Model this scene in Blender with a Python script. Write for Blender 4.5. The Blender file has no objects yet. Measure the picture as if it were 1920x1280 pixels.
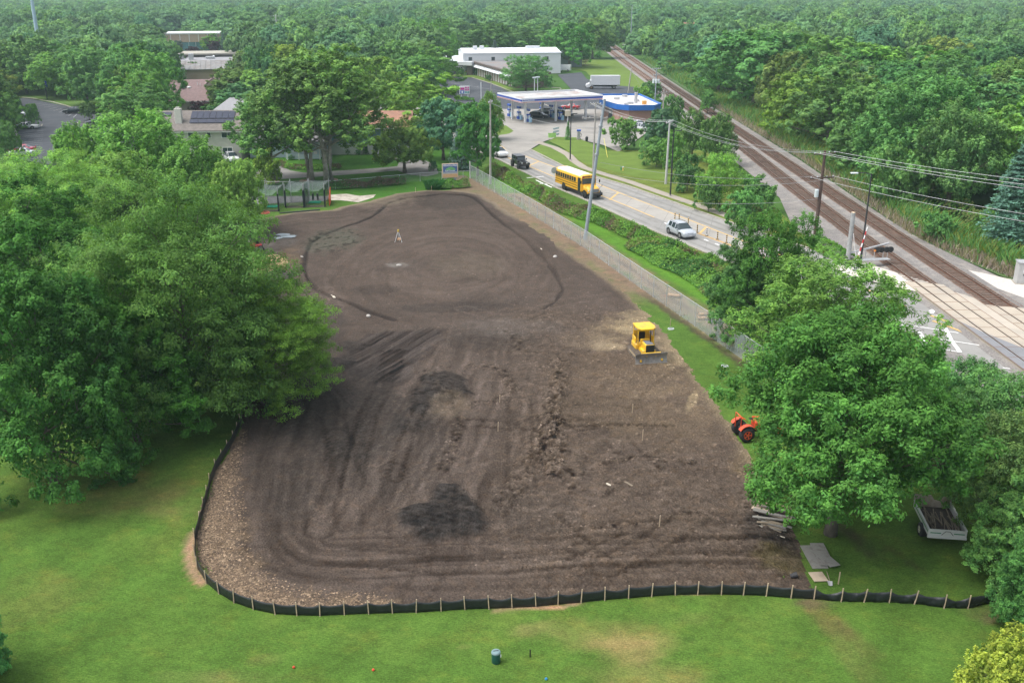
import bpy, math, random
import numpy as np
from mathutils import Vector, Matrix
PI = math.pi
R = math.radians
SC = bpy.context.scene
COL = SC.collection
random.seed(7)

# ------------------------------------------------------------------ camera
CAM_H = 28.0
FPX = 1830.0                       # focal length in pixels of the 1920 px wide photograph
PITCH = math.atan2(660.0, FPX)
cd = bpy.data.cameras.new("camera")
cam = bpy.data.objects.new("camera", cd)
COL.objects.link(cam)
cd.sensor_width = 36.0
cd.lens = 36.0 * FPX / 1920.0
cd.clip_start = 0.5
cd.clip_end = 12000.0
cam.location = (0, 0, CAM_H)
cam.rotation_euler = (PI / 2 - PITCH, 0, 0)
SC.camera = cam

# ------------------------------------------------------------------ world, sun, exposure
HAZE_D = 0.00023
SUN_EL, SUN_AZ = R(62), R(-100)      # azimuth from +y (away from the camera), clockwise
world = bpy.data.worlds.new("World")
SC.world = world
world.use_nodes = True
wn = world.node_tree
bg = wn.nodes["Background"]
sky = wn.nodes.new("ShaderNodeTexSky")
sky.sky_type = 'NISHITA'
sky.sun_disc = False
sky.sun_elevation = SUN_EL
sky.sun_rotation = SUN_AZ
sky.air_density = 1.0
sky.dust_density = 4.0
sky.ozone_density = 1.0
hs = wn.nodes.new("ShaderNodeHueSaturation")
hs.inputs['Saturation'].default_value = 0.40
wn.links.new(sky.outputs[0], hs.inputs['Color'])
wn.links.new(hs.outputs[0], bg.inputs[0])
bg.inputs[1].default_value = 0.16
sl = bpy.data.lights.new("sun", 'SUN')
sl.energy = 1.1
sl.angle = R(38)
sl.color = (1.0, 0.965, 0.91)
sun = bpy.data.objects.new("sun", sl)
COL.objects.link(sun)
sd = Vector((math.sin(SUN_AZ) * math.cos(SUN_EL), math.cos(SUN_AZ) * math.cos(SUN_EL), math.sin(SUN_EL)))
sun.rotation_euler = sd.to_track_quat('Z', 'Y').to_euler()
vs = SC.view_settings
vs.view_transform = 'Standard'
vs.look = 'None'
vs.gamma = 1.0
vs.use_curve_mapping = False
vs.exposure = 0.95
SC.cycles.max_bounces = 5
SC.cycles.diffuse_bounces = 3
SC.cycles.glossy_bounces = 2
SC.cycles.transmission_bounces = 3
SC.cycles.transparent_max_bounces = 10
SC.cycles.volume_bounces = 0
SC.cycles.use_denoising = True

# ------------------------------------------------------------------ pixel -> point on the plane z
def g(u, v, z=0.0):
    x = (u - 960) / FPX
    y = (640 - v) / FPX
    dy = math.cos(PITCH) + y * math.sin(PITCH)
    dz = -math.sin(PITCH) + y * math.cos(PITCH)
    t = (z - CAM_H) / dz
    return (x * t, dy * t)
def gl(L, z=0.0):
    return [g(u, v, z) for u, v in L]
def pix(x, y, z=0.0):
    zc = y * math.cos(PITCH) - (z - CAM_H) * math.sin(PITCH)
    yc = y * math.sin(PITCH) + (z - CAM_H) * math.cos(PITCH)
    return 960 + FPX * x / zc, 640 - FPX * yc / zc
def standing(u, vtop, vbase):
    """foot (x, y) and height of a thing whose foot shows at row vbase and its top at row vtop"""
    y0 = g(u, vbase)[1]
    yy = (640 - vtop) / FPX
    dy = math.cos(PITCH) + yy * math.sin(PITCH)
    dz = -math.sin(PITCH) + yy * math.cos(PITCH)
    h = CAM_H + dz * y0 / dy
    vm = (vtop + vbase) / 2
    ym = (640 - vm) / FPX
    t = y0 / (math.cos(PITCH) + ym * math.sin(PITCH))
    return (u - 960) / FPX * t, y0, h, t

# ------------------------------------------------------------------ materials
def srgb(r, g_, b):
    f = lambda c: (c / 255 / 12.92) if c <= 10 else ((c / 255 + .055) / 1.055) ** 2.4
    return (f(r), f(g_), f(b))
MATS = {}
def mat(name, col, rough=.7, metal=0., var=.12, scale=3., bump=0., spec=.4, detail=4, coat=0., alpha=None, dirt=None, dscale=.6):
    if name in MATS:
        return MATS[name]
    m = bpy.data.materials.new(name)
    m.use_nodes = True
    nt = m.node_tree
    b = nt.nodes["Principled BSDF"]
    b.inputs['Roughness'].default_value = rough
    b.inputs['Metallic'].default_value = metal
    b.inputs['Specular IOR Level'].default_value = spec
    b.inputs['Coat Weight'].default_value = coat
    tc = nt.nodes.new("ShaderNodeTexCoord")
    n = nt.nodes.new("ShaderNodeTexNoise")
    n.inputs['Scale'].default_value = scale
    n.inputs['Detail'].default_value = detail
    n.inputs['Roughness'].default_value = .65
    nt.links.new(tc.outputs['Object'], n.inputs['Vector'])
    r = nt.nodes.new("ShaderNodeValToRGB")
    r.color_ramp.elements[0].position = .3
    r.color_ramp.elements[1].position = .7
    lo = [max(0, c * (1 - var)) for c in col]
    hi = [min(1, c * (1 + var)) for c in col]
    r.color_ramp.elements[0].color = (*lo, 1)
    r.color_ramp.elements[1].color = (*hi, 1)
    nt.links.new(n.outputs['Fac'], r.inputs[0])
    out = r.outputs[0]
    if dirt:
        n2 = nt.nodes.new("ShaderNodeTexNoise")
        n2.inputs['Scale'].default_value = dscale
        n2.inputs['Detail'].default_value = 8
        n2.inputs['Roughness'].default_value = .7
        nt.links.new(tc.outputs['Object'], n2.inputs['Vector'])
        r2 = nt.nodes.new("ShaderNodeValToRGB")
        r2.color_ramp.elements[0].position = .48
        r2.color_ramp.elements[1].position = .68
        nt.links.new(n2.outputs['Fac'], r2.inputs[0])
        mx = nt.nodes.new("ShaderNodeMix")
        mx.data_type = 'RGBA'
        mx.inputs['B'].default_value = (*dirt, 1)
        nt.links.new(r2.outputs[0], mx.inputs['Factor'])
        nt.links.new(out, mx.inputs['A'])
        out = mx.outputs['Result']
    nt.links.new(out, b.inputs['Base Color'])
    if bump:
        bp = nt.nodes.new("ShaderNodeBump")
        bp.inputs['Strength'].default_value = bump
        bp.inputs['Distance'].default_value = .05
        nt.links.new(n.outputs['Fac'], bp.inputs['Height'])
        nt.links.new(bp.outputs[0], b.inputs['Normal'])
    if alpha is not None:
        b.inputs['Alpha'].default_value = alpha
    MATS[name] = m
    return m

def ground_mat(name, layers, bump, bdist=.08, vor=None, tints=None, rough=.95):
    """colour attribute 'Col' times several scales of noise; layers = (scale, amount, stretch)"""
    m = bpy.data.materials.new(name)
    m.use_nodes = True
    nt = m.node_tree
    b = nt.nodes["Principled BSDF"]
    b.inputs['Roughness'].default_value = rough
    b.inputs['Specular IOR Level'].default_value = .10
    a = nt.nodes.new("ShaderNodeAttribute")
    a.attribute_name = 'Col'
    tc = nt.nodes.new("ShaderNodeTexCoord")
    prev = a.outputs['Color']
    hts = []
    def noise(sc_, rot=0, st=1, det=5, ro=.65):
        mp = nt.nodes.new("ShaderNodeMapping"); mp.inputs['Rotation'].default_value = (0, 0, rot); mp.inputs['Scale'].default_value = (1, st, 1)
        nt.links.new(tc.outputs['Object'], mp.inputs[0])
        n = nt.nodes.new("ShaderNodeTexNoise"); n.inputs['Scale'].default_value = sc_; n.inputs['Detail'].default_value = det; n.inputs['Roughness'].default_value = ro
        nt.links.new(mp.outputs[0], n.inputs['Vector']); return n.outputs['Fac']
    for i_, (s_, v, st) in enumerate(layers):
        f = noise(s_, .4 * i_, st)
        mr = nt.nodes.new("ShaderNodeMapRange")
        mr.inputs['From Min'].default_value = .32; mr.inputs['From Max'].default_value = .68
        mr.inputs['To Min'].default_value = 1 - v; mr.inputs['To Max'].default_value = 1 + v
        nt.links.new(f, mr.inputs['Value'])
        mx = nt.nodes.new("ShaderNodeVectorMath"); mx.operation = 'SCALE'
        nt.links.new(prev, mx.inputs[0]); nt.links.new(mr.outputs[0], mx.inputs['Scale'])
        prev = mx.outputs[0]; hts.append(f)
    for (s_, lo, hi, colr, st) in (tints or ()):
        f = noise(s_, .9, st, 7, .7)
        mr = nt.nodes.new("ShaderNodeMapRange"); mr.inputs['From Min'].default_value = lo; mr.inputs['From Max'].default_value = hi
        nt.links.new(f, mr.inputs['Value'])
        mx = nt.nodes.new("ShaderNodeMix"); mx.data_type = 'RGBA'; mx.blend_type = 'MULTIPLY'; mx.inputs['B'].default_value = (*colr, 1)
        nt.links.new(mr.outputs[0], mx.inputs['Factor']); nt.links.new(prev, mx.inputs['A']); prev = mx.outputs['Result']
    h = hts[-1]
    if vor:
        vt = nt.nodes.new("ShaderNodeTexVoronoi"); vt.inputs['Scale'].default_value = vor; nt.links.new(tc.outputs['Object'], vt.inputs['Vector'])
        mr = nt.nodes.new("ShaderNodeMapRange"); mr.inputs['From Max'].default_value = .7; mr.inputs['To Min'].default_value = 1.10; mr.inputs['To Max'].default_value = .80  # darkens cell edges: crevice shade between clods put into the colour
        nt.links.new(vt.outputs['Distance'], mr.inputs['Value'])
        mx = nt.nodes.new("ShaderNodeVectorMath"); mx.operation = 'SCALE'; nt.links.new(prev, mx.inputs[0]); nt.links.new(mr.outputs[0], mx.inputs['Scale']); prev = mx.outputs[0]
        ad = nt.nodes.new("ShaderNodeMath"); ad.operation = 'SUBTRACT'; nt.links.new(h, ad.inputs[0]); nt.links.new(vt.outputs['Distance'], ad.inputs[1]); h = ad.outputs[0]
    nt.links.new(prev, b.inputs['Base Color'])
    if bump:
        bp = nt.nodes.new("ShaderNodeBump"); bp.inputs['Strength'].default_value = bump; bp.inputs['Distance'].default_value = bdist
        nt.links.new(h, bp.inputs['Height']); nt.links.new(bp.outputs[0], b.inputs['Normal'])
    return m

def leaf_mat(name, trans=.3, rnd=.12):
    m = bpy.data.materials.new(name)
    m.use_nodes = True
    nt = m.node_tree
    b = nt.nodes["Principled BSDF"]
    b.inputs['Roughness'].default_value = .65
    b.inputs['Specular IOR Level'].default_value = .12
    a = nt.nodes.new("ShaderNodeAttribute")
    a.attribute_name = 'Col'
    oi = nt.nodes.new("ShaderNodeObjectInfo")
    r = nt.nodes.new("ShaderNodeValToRGB")
    e = r.color_ramp.elements
    e[0].color = (1 - rnd * .9, 1 - rnd * .5, 1 + rnd * .8, 1)
    e[1].color = (1 + rnd * 1.3, 1 + rnd * .8, 1 - rnd * .2, 1)
    x = e.new(.35); x.color = (1 - rnd * .4, 1 - rnd * .7, 1 - rnd * .4, 1)
    x = e.new(.6); x.color = (1 + rnd * .1, 1 + rnd * .2, 1, 1)
    x = e.new(.8); x.color = (1 + rnd * .2, 1, 1 + rnd, 1)
    nt.links.new(oi.outputs['Random'], r.inputs[0])
    m1 = nt.nodes.new("ShaderNodeVectorMath"); m1.operation = 'MULTIPLY'
    m2 = nt.nodes.new("ShaderNodeVectorMath"); m2.operation = 'MULTIPLY'
    nt.links.new(a.outputs['Color'], m1.inputs[0])
    nt.links.new(oi.outputs['Color'], m1.inputs[1])
    nt.links.new(m1.outputs[0], m2.inputs[0])
    nt.links.new(r.outputs[0], m2.inputs[1])
    nt.links.new(m2.outputs[0], b.inputs['Base Color'])
    t = nt.nodes.new("ShaderNodeBsdfTranslucent")
    m3 = nt.nodes.new("ShaderNodeVectorMath"); m3.operation = 'MULTIPLY'
    m3.inputs[1].default_value = (1.5, 1.5, .6)
    nt.links.new(m2.outputs[0], m3.inputs[0])
    nt.links.new(m3.outputs[0], t.inputs[0])
    mx = nt.nodes.new("ShaderNodeMixShader")
    mx.inputs[0].default_value = trans
    nt.links.new(b.outputs[0], mx.inputs[1])
    nt.links.new(t.outputs[0], mx.inputs[2])
    nt.links.new(mx.outputs[0], nt.nodes["Material Output"].inputs[0])
    return m
LEAF = leaf_mat("leaf")
LEAF_FAR = leaf_mat("leaf_distant", .25, .30)
BARK = mat("bark", (.13, .11, .09), .9, var=.35, scale=2.5, bump=.4)
BARK_GREY = mat("bark_grey", (.29, .27, .235), .9, var=.35, scale=2.5, bump=.4)

# ------------------------------------------------------------------ mesh helpers
def fast_mesh(name, co, faces_idx, nper, mats, col=None, smooth=False):
    me = bpy.data.meshes.new(name)
    nv = len(co); nf = len(faces_idx) // nper
    me.vertices.add(nv)
    me.vertices.foreach_set("co", np.ascontiguousarray(co, dtype=np.float32).ravel())
    me.loops.add(nf * nper)
    me.loops.foreach_set("vertex_index", np.ascontiguousarray(faces_idx, dtype=np.int32))
    me.polygons.add(nf)
    me.polygons.foreach_set("loop_start", np.arange(0, nf * nper, nper, dtype=np.int32))
    if smooth:
        me.polygons.foreach_set("use_smooth", np.ones(nf, dtype=bool))
    if col is not None:
        at = me.color_attributes.new('Col', 'FLOAT_COLOR', 'POINT')
        c4 = np.ones((nv, 4), dtype=np.float32); c4[:, :3] = col
        at.data.foreach_set("color", c4.ravel())
    for m in mats: me.materials.append(m)
    me.update(calc_edges=True)
    return me

class MB:
    def __init__(s): s.v = []; s.f = []; s.m = []; s.k = 0
    def add(s, vs, fs, M=None):
        n = len(s.v)
        for p in vs:
            p = Vector(p)
            if M is not None: p = M @ p
            s.v.append(tuple(p))
        for f in fs:
            s.f.append(tuple(n + i for i in f)); s.m.append(s.k)
        return s
    def box(s, c, d, rz=0, M=None, taper=1.0, rx=0, ry=0):
        x, y, z = d[0] / 2, d[1] / 2, d[2] / 2
        t = taper
        vs_ = [(-x, -y, -z), (x, -y, -z), (x, y, -z), (-x, y, -z), (-x * t, -y * t, z), (x * t, -y * t, z), (x * t, y * t, z), (-x * t, y * t, z)]
        T = Matrix.Translation(c) @ Matrix.Rotation(rz, 4, 'Z') @ Matrix.Rotation(ry, 4, 'Y') @ Matrix.Rotation(rx, 4, 'X')
        if M is not None: T = M @ T
        return s.add(vs_, [(0, 3, 2, 1), (4, 5, 6, 7), (0, 1, 5, 4), (1, 2, 6, 5), (2, 3, 7, 6), (3, 0, 4, 7)], T)
    def bbox(s, c, d, b=.05, rz=0, M=None):
        """box with chamfered vertical and top edges"""
        x, y, z = d[0] / 2, d[1] / 2, d[2] / 2
        def ring(xx, yy, zz):
            return [(-xx + b, -yy, zz), (xx - b, -yy, zz), (xx, -yy + b, zz), (xx, yy - b, zz), (xx - b, yy, zz), (-xx + b, yy, zz), (-xx, yy - b, zz), (-xx, -yy + b, zz)]
        rings = [ring(x - b, y - b, -z), ring(x, y, -z + b), ring(x, y, z - b), ring(x - b, y - b, z)]
        T = Matrix.Translation(c) @ Matrix.Rotation(rz, 4, 'Z')
        if M is not None: T = M @ T
        vs_ = sum(rings, [])
        fs = [tuple(range(7, -1, -1)), tuple(range(24, 32))]
        for k in range(3):
            for i in range(8):
                j = (i + 1) % 8
                fs.append((k * 8 + i, k * 8 + j, k * 8 + 8 + j, k * 8 + 8 + i))
        return s.add(vs_, fs, T)
    def prism(s, poly, z0, z1, M=None):
        n = len(poly)
        a = sum(poly[i][0] * poly[(i + 1) % n][1] - poly[(i + 1) % n][0] * poly[i][1] for i in range(n))
        if a < 0: poly = poly[::-1]
        vs_ = [(p[0], p[1], z0) for p in poly] + [(p[0], p[1], z1) for p in poly]
        fs = [tuple(range(n - 1, -1, -1)), tuple(range(n, 2 * n))] + [(i, (i + 1) % n, n + (i + 1) % n, n + i) for i in range(n)]
        return s.add(vs_, fs, M)
    def tube(s, pts, rads, n=8, caps=True, M=None):
        pts = [Vector(p) for p in pts]
        if not hasattr(rads, '__len__'): rads = [rads] * len(pts)
        vs_, fs = [], []
        up = Vector((0, 0, 1))
        for i, p in enumerate(pts):
            d = (pts[min(i + 1, len(pts) - 1)] - pts[max(i - 1, 0)]).normalized()
            a = d.cross(up)
            if a.length < .05: a = d.cross(Vector((1, 0, 0)))
            a.normalize(); b = d.cross(a)
            for k in range(n):
                t = 2 * PI * k / n
                vs_.append(tuple(p + (a * math.cos(t) + b * math.sin(t)) * rads[i]))
        for i in range(len(pts) - 1):
            for k in range(n):
                j = (k + 1) % n
                fs.append((i * n + k, (i + 1) * n + k, (i + 1) * n + j, i * n + j))
        if caps:
            fs.append(tuple(range(n))); fs.append(tuple((len(pts) - 1) * n + k for k in range(n - 1, -1, -1)))
        return s.add(vs_, fs, M)
    def lathe(s, prof, n=16, c=(0, 0, 0), M=None, axis='Z'):
        vs_, fs = [], []
        for r_, z in prof:
            for k in range(n):
                t = 2 * PI * k / n
                p = (r_ * math.cos(t), r_ * math.sin(t), z)
                if axis == 'Y': p = (p[0], p[2], p[1])
                if axis == 'X': p = (p[2], p[0], p[1])
                vs_.append((p[0] + c[0], p[1] + c[1], p[2] + c[2]))
        for i in range(len(prof) - 1):
            for k in range(n):
                j = (k + 1) % n
                fs.append((i * n + k, i * n + j, (i + 1) * n + j, (i + 1) * n + k))
        fs.append(tuple(range(n - 1, -1, -1))); fs.append(tuple((len(prof) - 1) * n + k for k in range(n)))
        return s.add(vs_, fs, M)
    def loft(s, rings, closed=True, caps=True, M=None):
        n = len(rings[0]); vs_ = sum([list(r_) for r_ in rings], []); fs = []
        for i in range(len(rings) - 1):
            for k in range(n if closed else n - 1):
                j = (k + 1) % n
                fs.append((i * n + k, i * n + j, (i + 1) * n + j, (i + 1) * n + k))
        if caps:
            fs.append(tuple(range(n - 1, -1, -1))); fs.append(tuple((len(rings) - 1) * n + k for k in range(n)))
        return s.add(vs_, fs, M)
    def strip(s, pts, w, z, M=None):
        pts = [Vector((p[0], p[1])) for p in pts]; L = []; Rr = []
        for i, p in enumerate(pts):
            d = (pts[min(i + 1, len(pts) - 1)] - pts[max(i - 1, 0)]).normalized()
            nn = Vector((-d.y, d.x)) * w / 2
            L.append((p.x + nn.x, p.y + nn.y, z)); Rr.append((p.x - nn.x, p.y - nn.y, z))
        n = len(pts)
        return s.add(L + Rr, [(i, n + i, n + i + 1, i + 1) for i in range(n - 1)], M)
    def wall(s, pts, w, z0, z1, M=None):
        """solid strip of width w from z0 to z1 along a path"""
        pts = [Vector((p[0], p[1])) for p in pts]; rings = []
        for i, p in enumerate(pts):
            d = (pts[min(i + 1, len(pts) - 1)] - pts[max(i - 1, 0)]).normalized()
            nn = Vector((-d.y, d.x)) * w / 2
            rings.append([(p.x + nn.x, p.y + nn.y, z0), (p.x - nn.x, p.y - nn.y, z0), (p.x - nn.x, p.y - nn.y, z1), (p.x + nn.x, p.y + nn.y, z1)])
        return s.loft(rings, M=M)
    def build(s, name, m, parent=None, smooth=False, bevel=0):
        me = bpy.data.meshes.new(name)
        me.from_pydata(s.v, [], s.f)
        for x in (m if isinstance(m, (list, tuple)) else [m]): me.materials.append(x)
        if any(s.m): me.polygons.foreach_set("material_index", s.m)
        if smooth: me.polygons.foreach_set("use_smooth", [True] * len(s.f))
        me.update()
        return obj(name, me, parent) if not bevel else bevelled(obj(name, me, parent), bevel)
def bevelled(o, w):
    md = o.modifiers.new("bevel", 'BEVEL'); md.width = w; md.segments = 2; md.limit_method = 'ANGLE'; md.angle_limit = R(35)
    return o
def obj(name, me, parent=None):
    o = bpy.data.objects.new(name, me)
    COL.objects.link(o)
    if parent is not None: o.parent = parent
    return o
def tag(o, label=None, cat=None, group=None, kind=None):
    if label: o['label'] = label
    if cat: o['category'] = cat
    if group: o['group'] = group
    if kind: o['kind'] = kind
    return o
def thing(name, label, cat, loc=(0, 0, 0), rz=0, group=None):
    o = bpy.data.objects.new(name, None)
    o.empty_display_size = .2
    COL.objects.link(o)
    o.location = (loc[0], loc[1], loc[2] if len(loc) > 2 else 0)
    o.rotation_euler = (0, 0, rz)
    return tag(o, label, cat, group)
def dup(root, loc, rz=0, label=None, scale=None):
    def cp(o, par):
        c = o.copy(); COL.objects.link(c)
        if par is not None: c.parent = par
        for ch in kids.get(o, ()): cp(ch, c)
        return c
    kids = {}
    st = [root]
    while st:
        o = st.pop()
        kids[o] = list(o.children); st += kids[o]
    r_ = cp(root, None)
    r_.location = (loc[0], loc[1], loc[2] if len(loc) > 2 else 0); r_.rotation_euler = (0, 0, rz)
    if scale: r_.scale = scale
    if label: r_['label'] = label
    return r_
def structure(name, mb, m, smooth=False):
    o = mb.build(name, m, None, smooth); o['kind'] = 'structure'; return o

# ------------------------------------------------------------------ noise and distance fields (numpy)
def _h(ix, iy, seed):
    n = (ix.astype(np.int64) * 374761393 + iy.astype(np.int64) * 668265263 + seed * 982451653) & 0xffffffff
    n = ((n ^ (n >> 13)) * 1274126177) & 0xffffffff
    return ((n ^ (n >> 16)) & 0xffff) / 65535.0
def vn(x, y, seed=0):
    ix = np.floor(x); iy = np.floor(y); fx = x - ix; fy = y - iy
    fx = fx * fx * (3 - 2 * fx); fy = fy * fy * (3 - 2 * fy)
    ix = ix.astype(np.int64); iy = iy.astype(np.int64)
    a = _h(ix, iy, seed); b = _h(ix + 1, iy, seed); c = _h(ix, iy + 1, seed); d = _h(ix + 1, iy + 1, seed)
    return (a * (1 - fx) + b * fx) * (1 - fy) + (c * (1 - fx) + d * fx) * fy
def fbm(x, y, seed=0, oct=4, gain=.55):
    s = 0; a = 1; t = 0
    for o_ in range(oct):
        s = s + a * vn(x * 2 ** o_, y * 2 ** o_, seed + o_ * 17); t += a; a *= gain
    return s / t
def pdist(x, y, pts):
    """distance to a polyline, arc length there, side"""
    best = np.full(x.shape, 1e9); sl_ = np.zeros(x.shape); side = np.zeros(x.shape); s0 = 0
    for (x0, y0), (x1, y1) in zip(pts[:-1], pts[1:]):
        dx, dy = x1 - x0, y1 - y0; L = math.hypot(dx, dy) + 1e-9
        t = np.clip(((x - x0) * dx + (y - y0) * dy) / L / L, 0, 1)
        ex = x - x0 - t * dx; ey = y - y0 - t * dy
        d = np.hypot(ex, ey); m = d < best
        best = np.where(m, d, best); sl_ = np.where(m, s0 + t * L, sl_)
        side = np.where(m, np.sign(dx * ey - dy * ex), side); s0 += L
    return best, sl_, side
def inside(x, y, poly):
    c = np.zeros(x.shape, bool); n = len(poly)
    for i in range(n):
        x0, y0 = poly[i]; x1, y1 = poly[(i + 1) % n]
        m = ((y0 > y) != (y1 > y)) & (x < (x1 - x0) * (y - y0) / (y1 - y0 + 1e-12) + x0)
        c ^= m
    return c
def sstep(a, b, x):
    t = np.clip((x - a) / (b - a), 0, 1); return t * t * (3 - 2 * t)
def mixc(c, col, m):
    return c * (1 - m[..., None]) + np.array(col) * m[..., None]
GRID = {}
def grid_sheet(name, x0, x1, y0, y1, st, fn, m, keep=None, smooth=True):
    xs = np.arange(x0, x1, st); ys = np.arange(y0, y1, st)
    X, Y = np.meshgrid(xs, ys)
    Z, C = fn(X, Y)
    GRID[name] = (x0, y0, st, Z, C)
    nx, ny = len(xs), len(ys)
    idx = np.arange(nx * ny).reshape(ny, nx)
    q = np.stack([idx[:-1, :-1], idx[:-1, 1:], idx[1:, 1:], idx[1:, :-1]], -1).reshape(-1, 4)
    if keep is not None:
        kx = (X[:-1, :-1] + st / 2).ravel(); ky = (Y[:-1, :-1] + st / 2).ravel()
        q = q[keep(kx, ky)]
    used = np.unique(q); rem = np.zeros(nx * ny, np.int64); rem[used] = np.arange(len(used))
    co = np.stack([X.ravel(), Y.ravel(), Z.ravel()], -1)[used]
    me = fast_mesh(name, co, rem[q].ravel(), 4, [m], C.reshape(-1, 3)[used], smooth)
    o = obj(name, me); o['kind'] = 'structure'
    return o

# ================================================================== GROUND
GRASS_FAR = mat("grass_distant", (.05, .11, .022), .95, var=.3, scale=.05, detail=8, spec=.1)
mb = MB()
mb.add([(-4400, -180, -.12), (4400, -180, -.12), (4400, 6900, -.12), (-4400, 6900, -.12)], [(0, 1, 2, 3)])
structure("ground", mb, GRASS_FAR)

DIRT_PX = [(487, 412), (520, 404), (560, 398), (622, 394), (640, 388), (690, 378), (745, 363), (800, 357), (850, 357), (880, 360), (905, 366), (935, 385), (960, 402), (1000, 428), (1050, 462),
           (1120, 510), (1175, 550), (1215, 592), (1240, 622), (1275, 665), (1315, 720), (1350, 765), (1378, 810), (1425, 880), (1455, 930), (1472, 975), (1500, 1020), (1512, 1070), (1524, 1112),
           (1480, 1116), (1437, 1110), (1360, 1108), (1250, 1110), (1133, 1117), (1046, 1126), (959, 1132), (871, 1136), (781, 1141), (691, 1144), (600, 1147), (557, 1146), (515, 1142), (475, 1132), (440, 1118),
           (415, 1102), (395, 1084), (376, 1060), (370, 1030), (370, 1000), (380, 970), (392, 930), (400, 900), (412, 870), (430, 843), (446, 812), (456, 780), (455, 720), (440, 640), (430, 560), (440, 480), (470, 430)]
DIRT = gl(DIRT_PX)
def ell(X, Y, u, v, ru, rv, rot=0, soft=.35, seed=3, nz=.5):
    """soft mask of an ellipse drawn round a point; radii in metres"""
    cx, cy = g(u, v)
    dx = X - cx; dy = Y - cy; c, s = math.cos(rot), math.sin(rot)
    a = (dx * c + dy * s) / ru; b = (-dx * s + dy * c) / rv
    d = np.sqrt(a * a + b * b) + (fbm(X * .6, Y * .6, seed) - .5) * nz + (fbm(X * 2.4, Y * 2.4, seed + 50, 3) - .5) * nz * .6
    soft = soft * .6
    return 1 - sstep(1 - soft, 1 + soft, d)
def pmask(X, Y, px, soft=.5, nz=1.0, seed=3):
    P_ = gl(px); d, _, _ = pdist(X, Y, P_ + [P_[0]]); d = np.where(inside(X, Y, P_), d, -d)
    return sstep(-soft, soft, d + (fbm(X * .9, Y * .9, seed, 4) - .5) * nz * 1.6)
def dirt_fn(X, Y):
    Z = np.full(X.shape, .10)
    n1 = fbm(X * .25, Y * .25, 1, 5); n2 = fbm(X * 1.1, Y * 1.1, 5, 4); n3 = fbm(X * 4, Y * 4, 9, 3)
    C = np.zeros(X.shape + (3,)) + np.array([.092, .072, .060])
    C = C * (.62 + .42 * n1 + .38 * n2)[..., None]
    Z += (n1 - .5) * .22 + (n2 - .5) * .06
    clod = np.clip(n3 - .52, 0, 1) * 3
    # right-hand half: rougher, browner, torn up
    rough = sstep(-2, 4, X - (-1.5 + (Y - 60) * .02)) * (1 - sstep(84, 92, Y + (n1 - .5) * 12))
    Z += rough * (n3 - .45) * .16
    C = mixc(C, (.125, .093, .066), rough * .5 * n2)
    C *= (1 + rough * (n3 - .5) * .7)[..., None]
    # streaks left by the blade, parallel to the silt fence
    fence = gl([(455, 780), (412, 870), (385, 960), (372, 1040), (400, 1090), (450, 1128), (520, 1146), (600, 1150), (781, 1144), (959, 1136), (1133, 1120), (1300, 1113), (1500, 1115)])
    d, s, _ = pdist(X, Y, fence)
    st_ = fbm(d * 3.2 + (n1 - .5) * 2, s * .12, 21, 4)
    wst = (1 - sstep(5.5, 10, d)) * sstep(1.0, 2.5, d)
    C *= (1 + wst * (st_ - .5) * 1.3)[..., None]; Z += wst * (st_ - .5) * .10
    # long combed streaks on the left, running away from the camera
    a = R(82); U = X * math.cos(a) + Y * math.sin(a); V_ = -X * math.sin(a) + Y * math.cos(a)
    st2 = fbm(V_ * 2.6 + (n1 - .5) * 3, U * .12, 33, 4)
    wl = sstep(-14.5, -11, X) * (1 - sstep(-2.5, 1.5, X + (n1 - .5) * 4)) * sstep(45, 50, Y) * (1 - sstep(74, 84, Y))
    C *= (1 + wl * (st2 - .5) * 1.05)[..., None]; Z += wl * (st2 - .5) * .07
    # diagonal blade marks in the upper left, dark with combed ridges
    a = R(64); U = X * math.cos(a) + Y * math.sin(a); V_ = -X * math.sin(a) + Y * math.cos(a)
    st3 = fbm(V_ * 3.6, U * .15, 41, 3)
    md = pmask(X, Y, [(690, 628), (760, 622), (845, 617), (815, 650), (785, 690), (758, 724), (700, 722), (640, 700), (650, 660)], .5, 1.0, 4)
    C = mixc(C, (.046, .040, .038), md * .62); C *= (1 + md * (st3 - .5) * 1.7)[..., None]; Z += md * (st3 - .5) * .14
    rid = np.sin(V_ * 2 * PI / .55) * .5 + .5
    mr = pmask(X, Y, [(715, 660), (760, 655), (750, 720), (700, 722)], .2, .3, 6)
    C *= (1 - mr * rid * .6)[..., None]; Z += mr * rid * .10
    lug = np.sin((X * .5 + Y) * 2 * PI / .5) * .5 + .5
    for px, k, hz in (([(748, 960), (800, 945), (822, 912), (858, 908), (884, 948), (918, 984), (905, 1000), (850, 1018), (790, 1012), (758, 990)], .97, .34), ([(790, 708), (835, 698), (872, 716), (886, 742), (850, 752), (815, 762), (790, 782), (762, 776), (775, 740)], .78, .3), ([(585, 690), (620, 676), (662, 684), (650, 700), (600, 702)], .8, .3), ([(1395, 965), (1440, 940), (1470, 985), (1500, 1030), (1450, 1045), (1400, 1010)], .6, .16)):
        m = pmask(X, Y, px, .35, .7, int(px[0][0])); cr = vn(X * 2.8, Y * 2.8, 88) * .6 + vn(X * 5, Y * 5, 89) * .4
        C = mixc(C, (.036, .033, .031), np.clip(m * k * (.7 + .5 * n2), 0, 1)); C *= (1 + m * ((cr - .5) * 1.1 + (lug - .5) * .25))[..., None]; Z += m * hz * (.5 + 1.0 * cr * n2)
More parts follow.
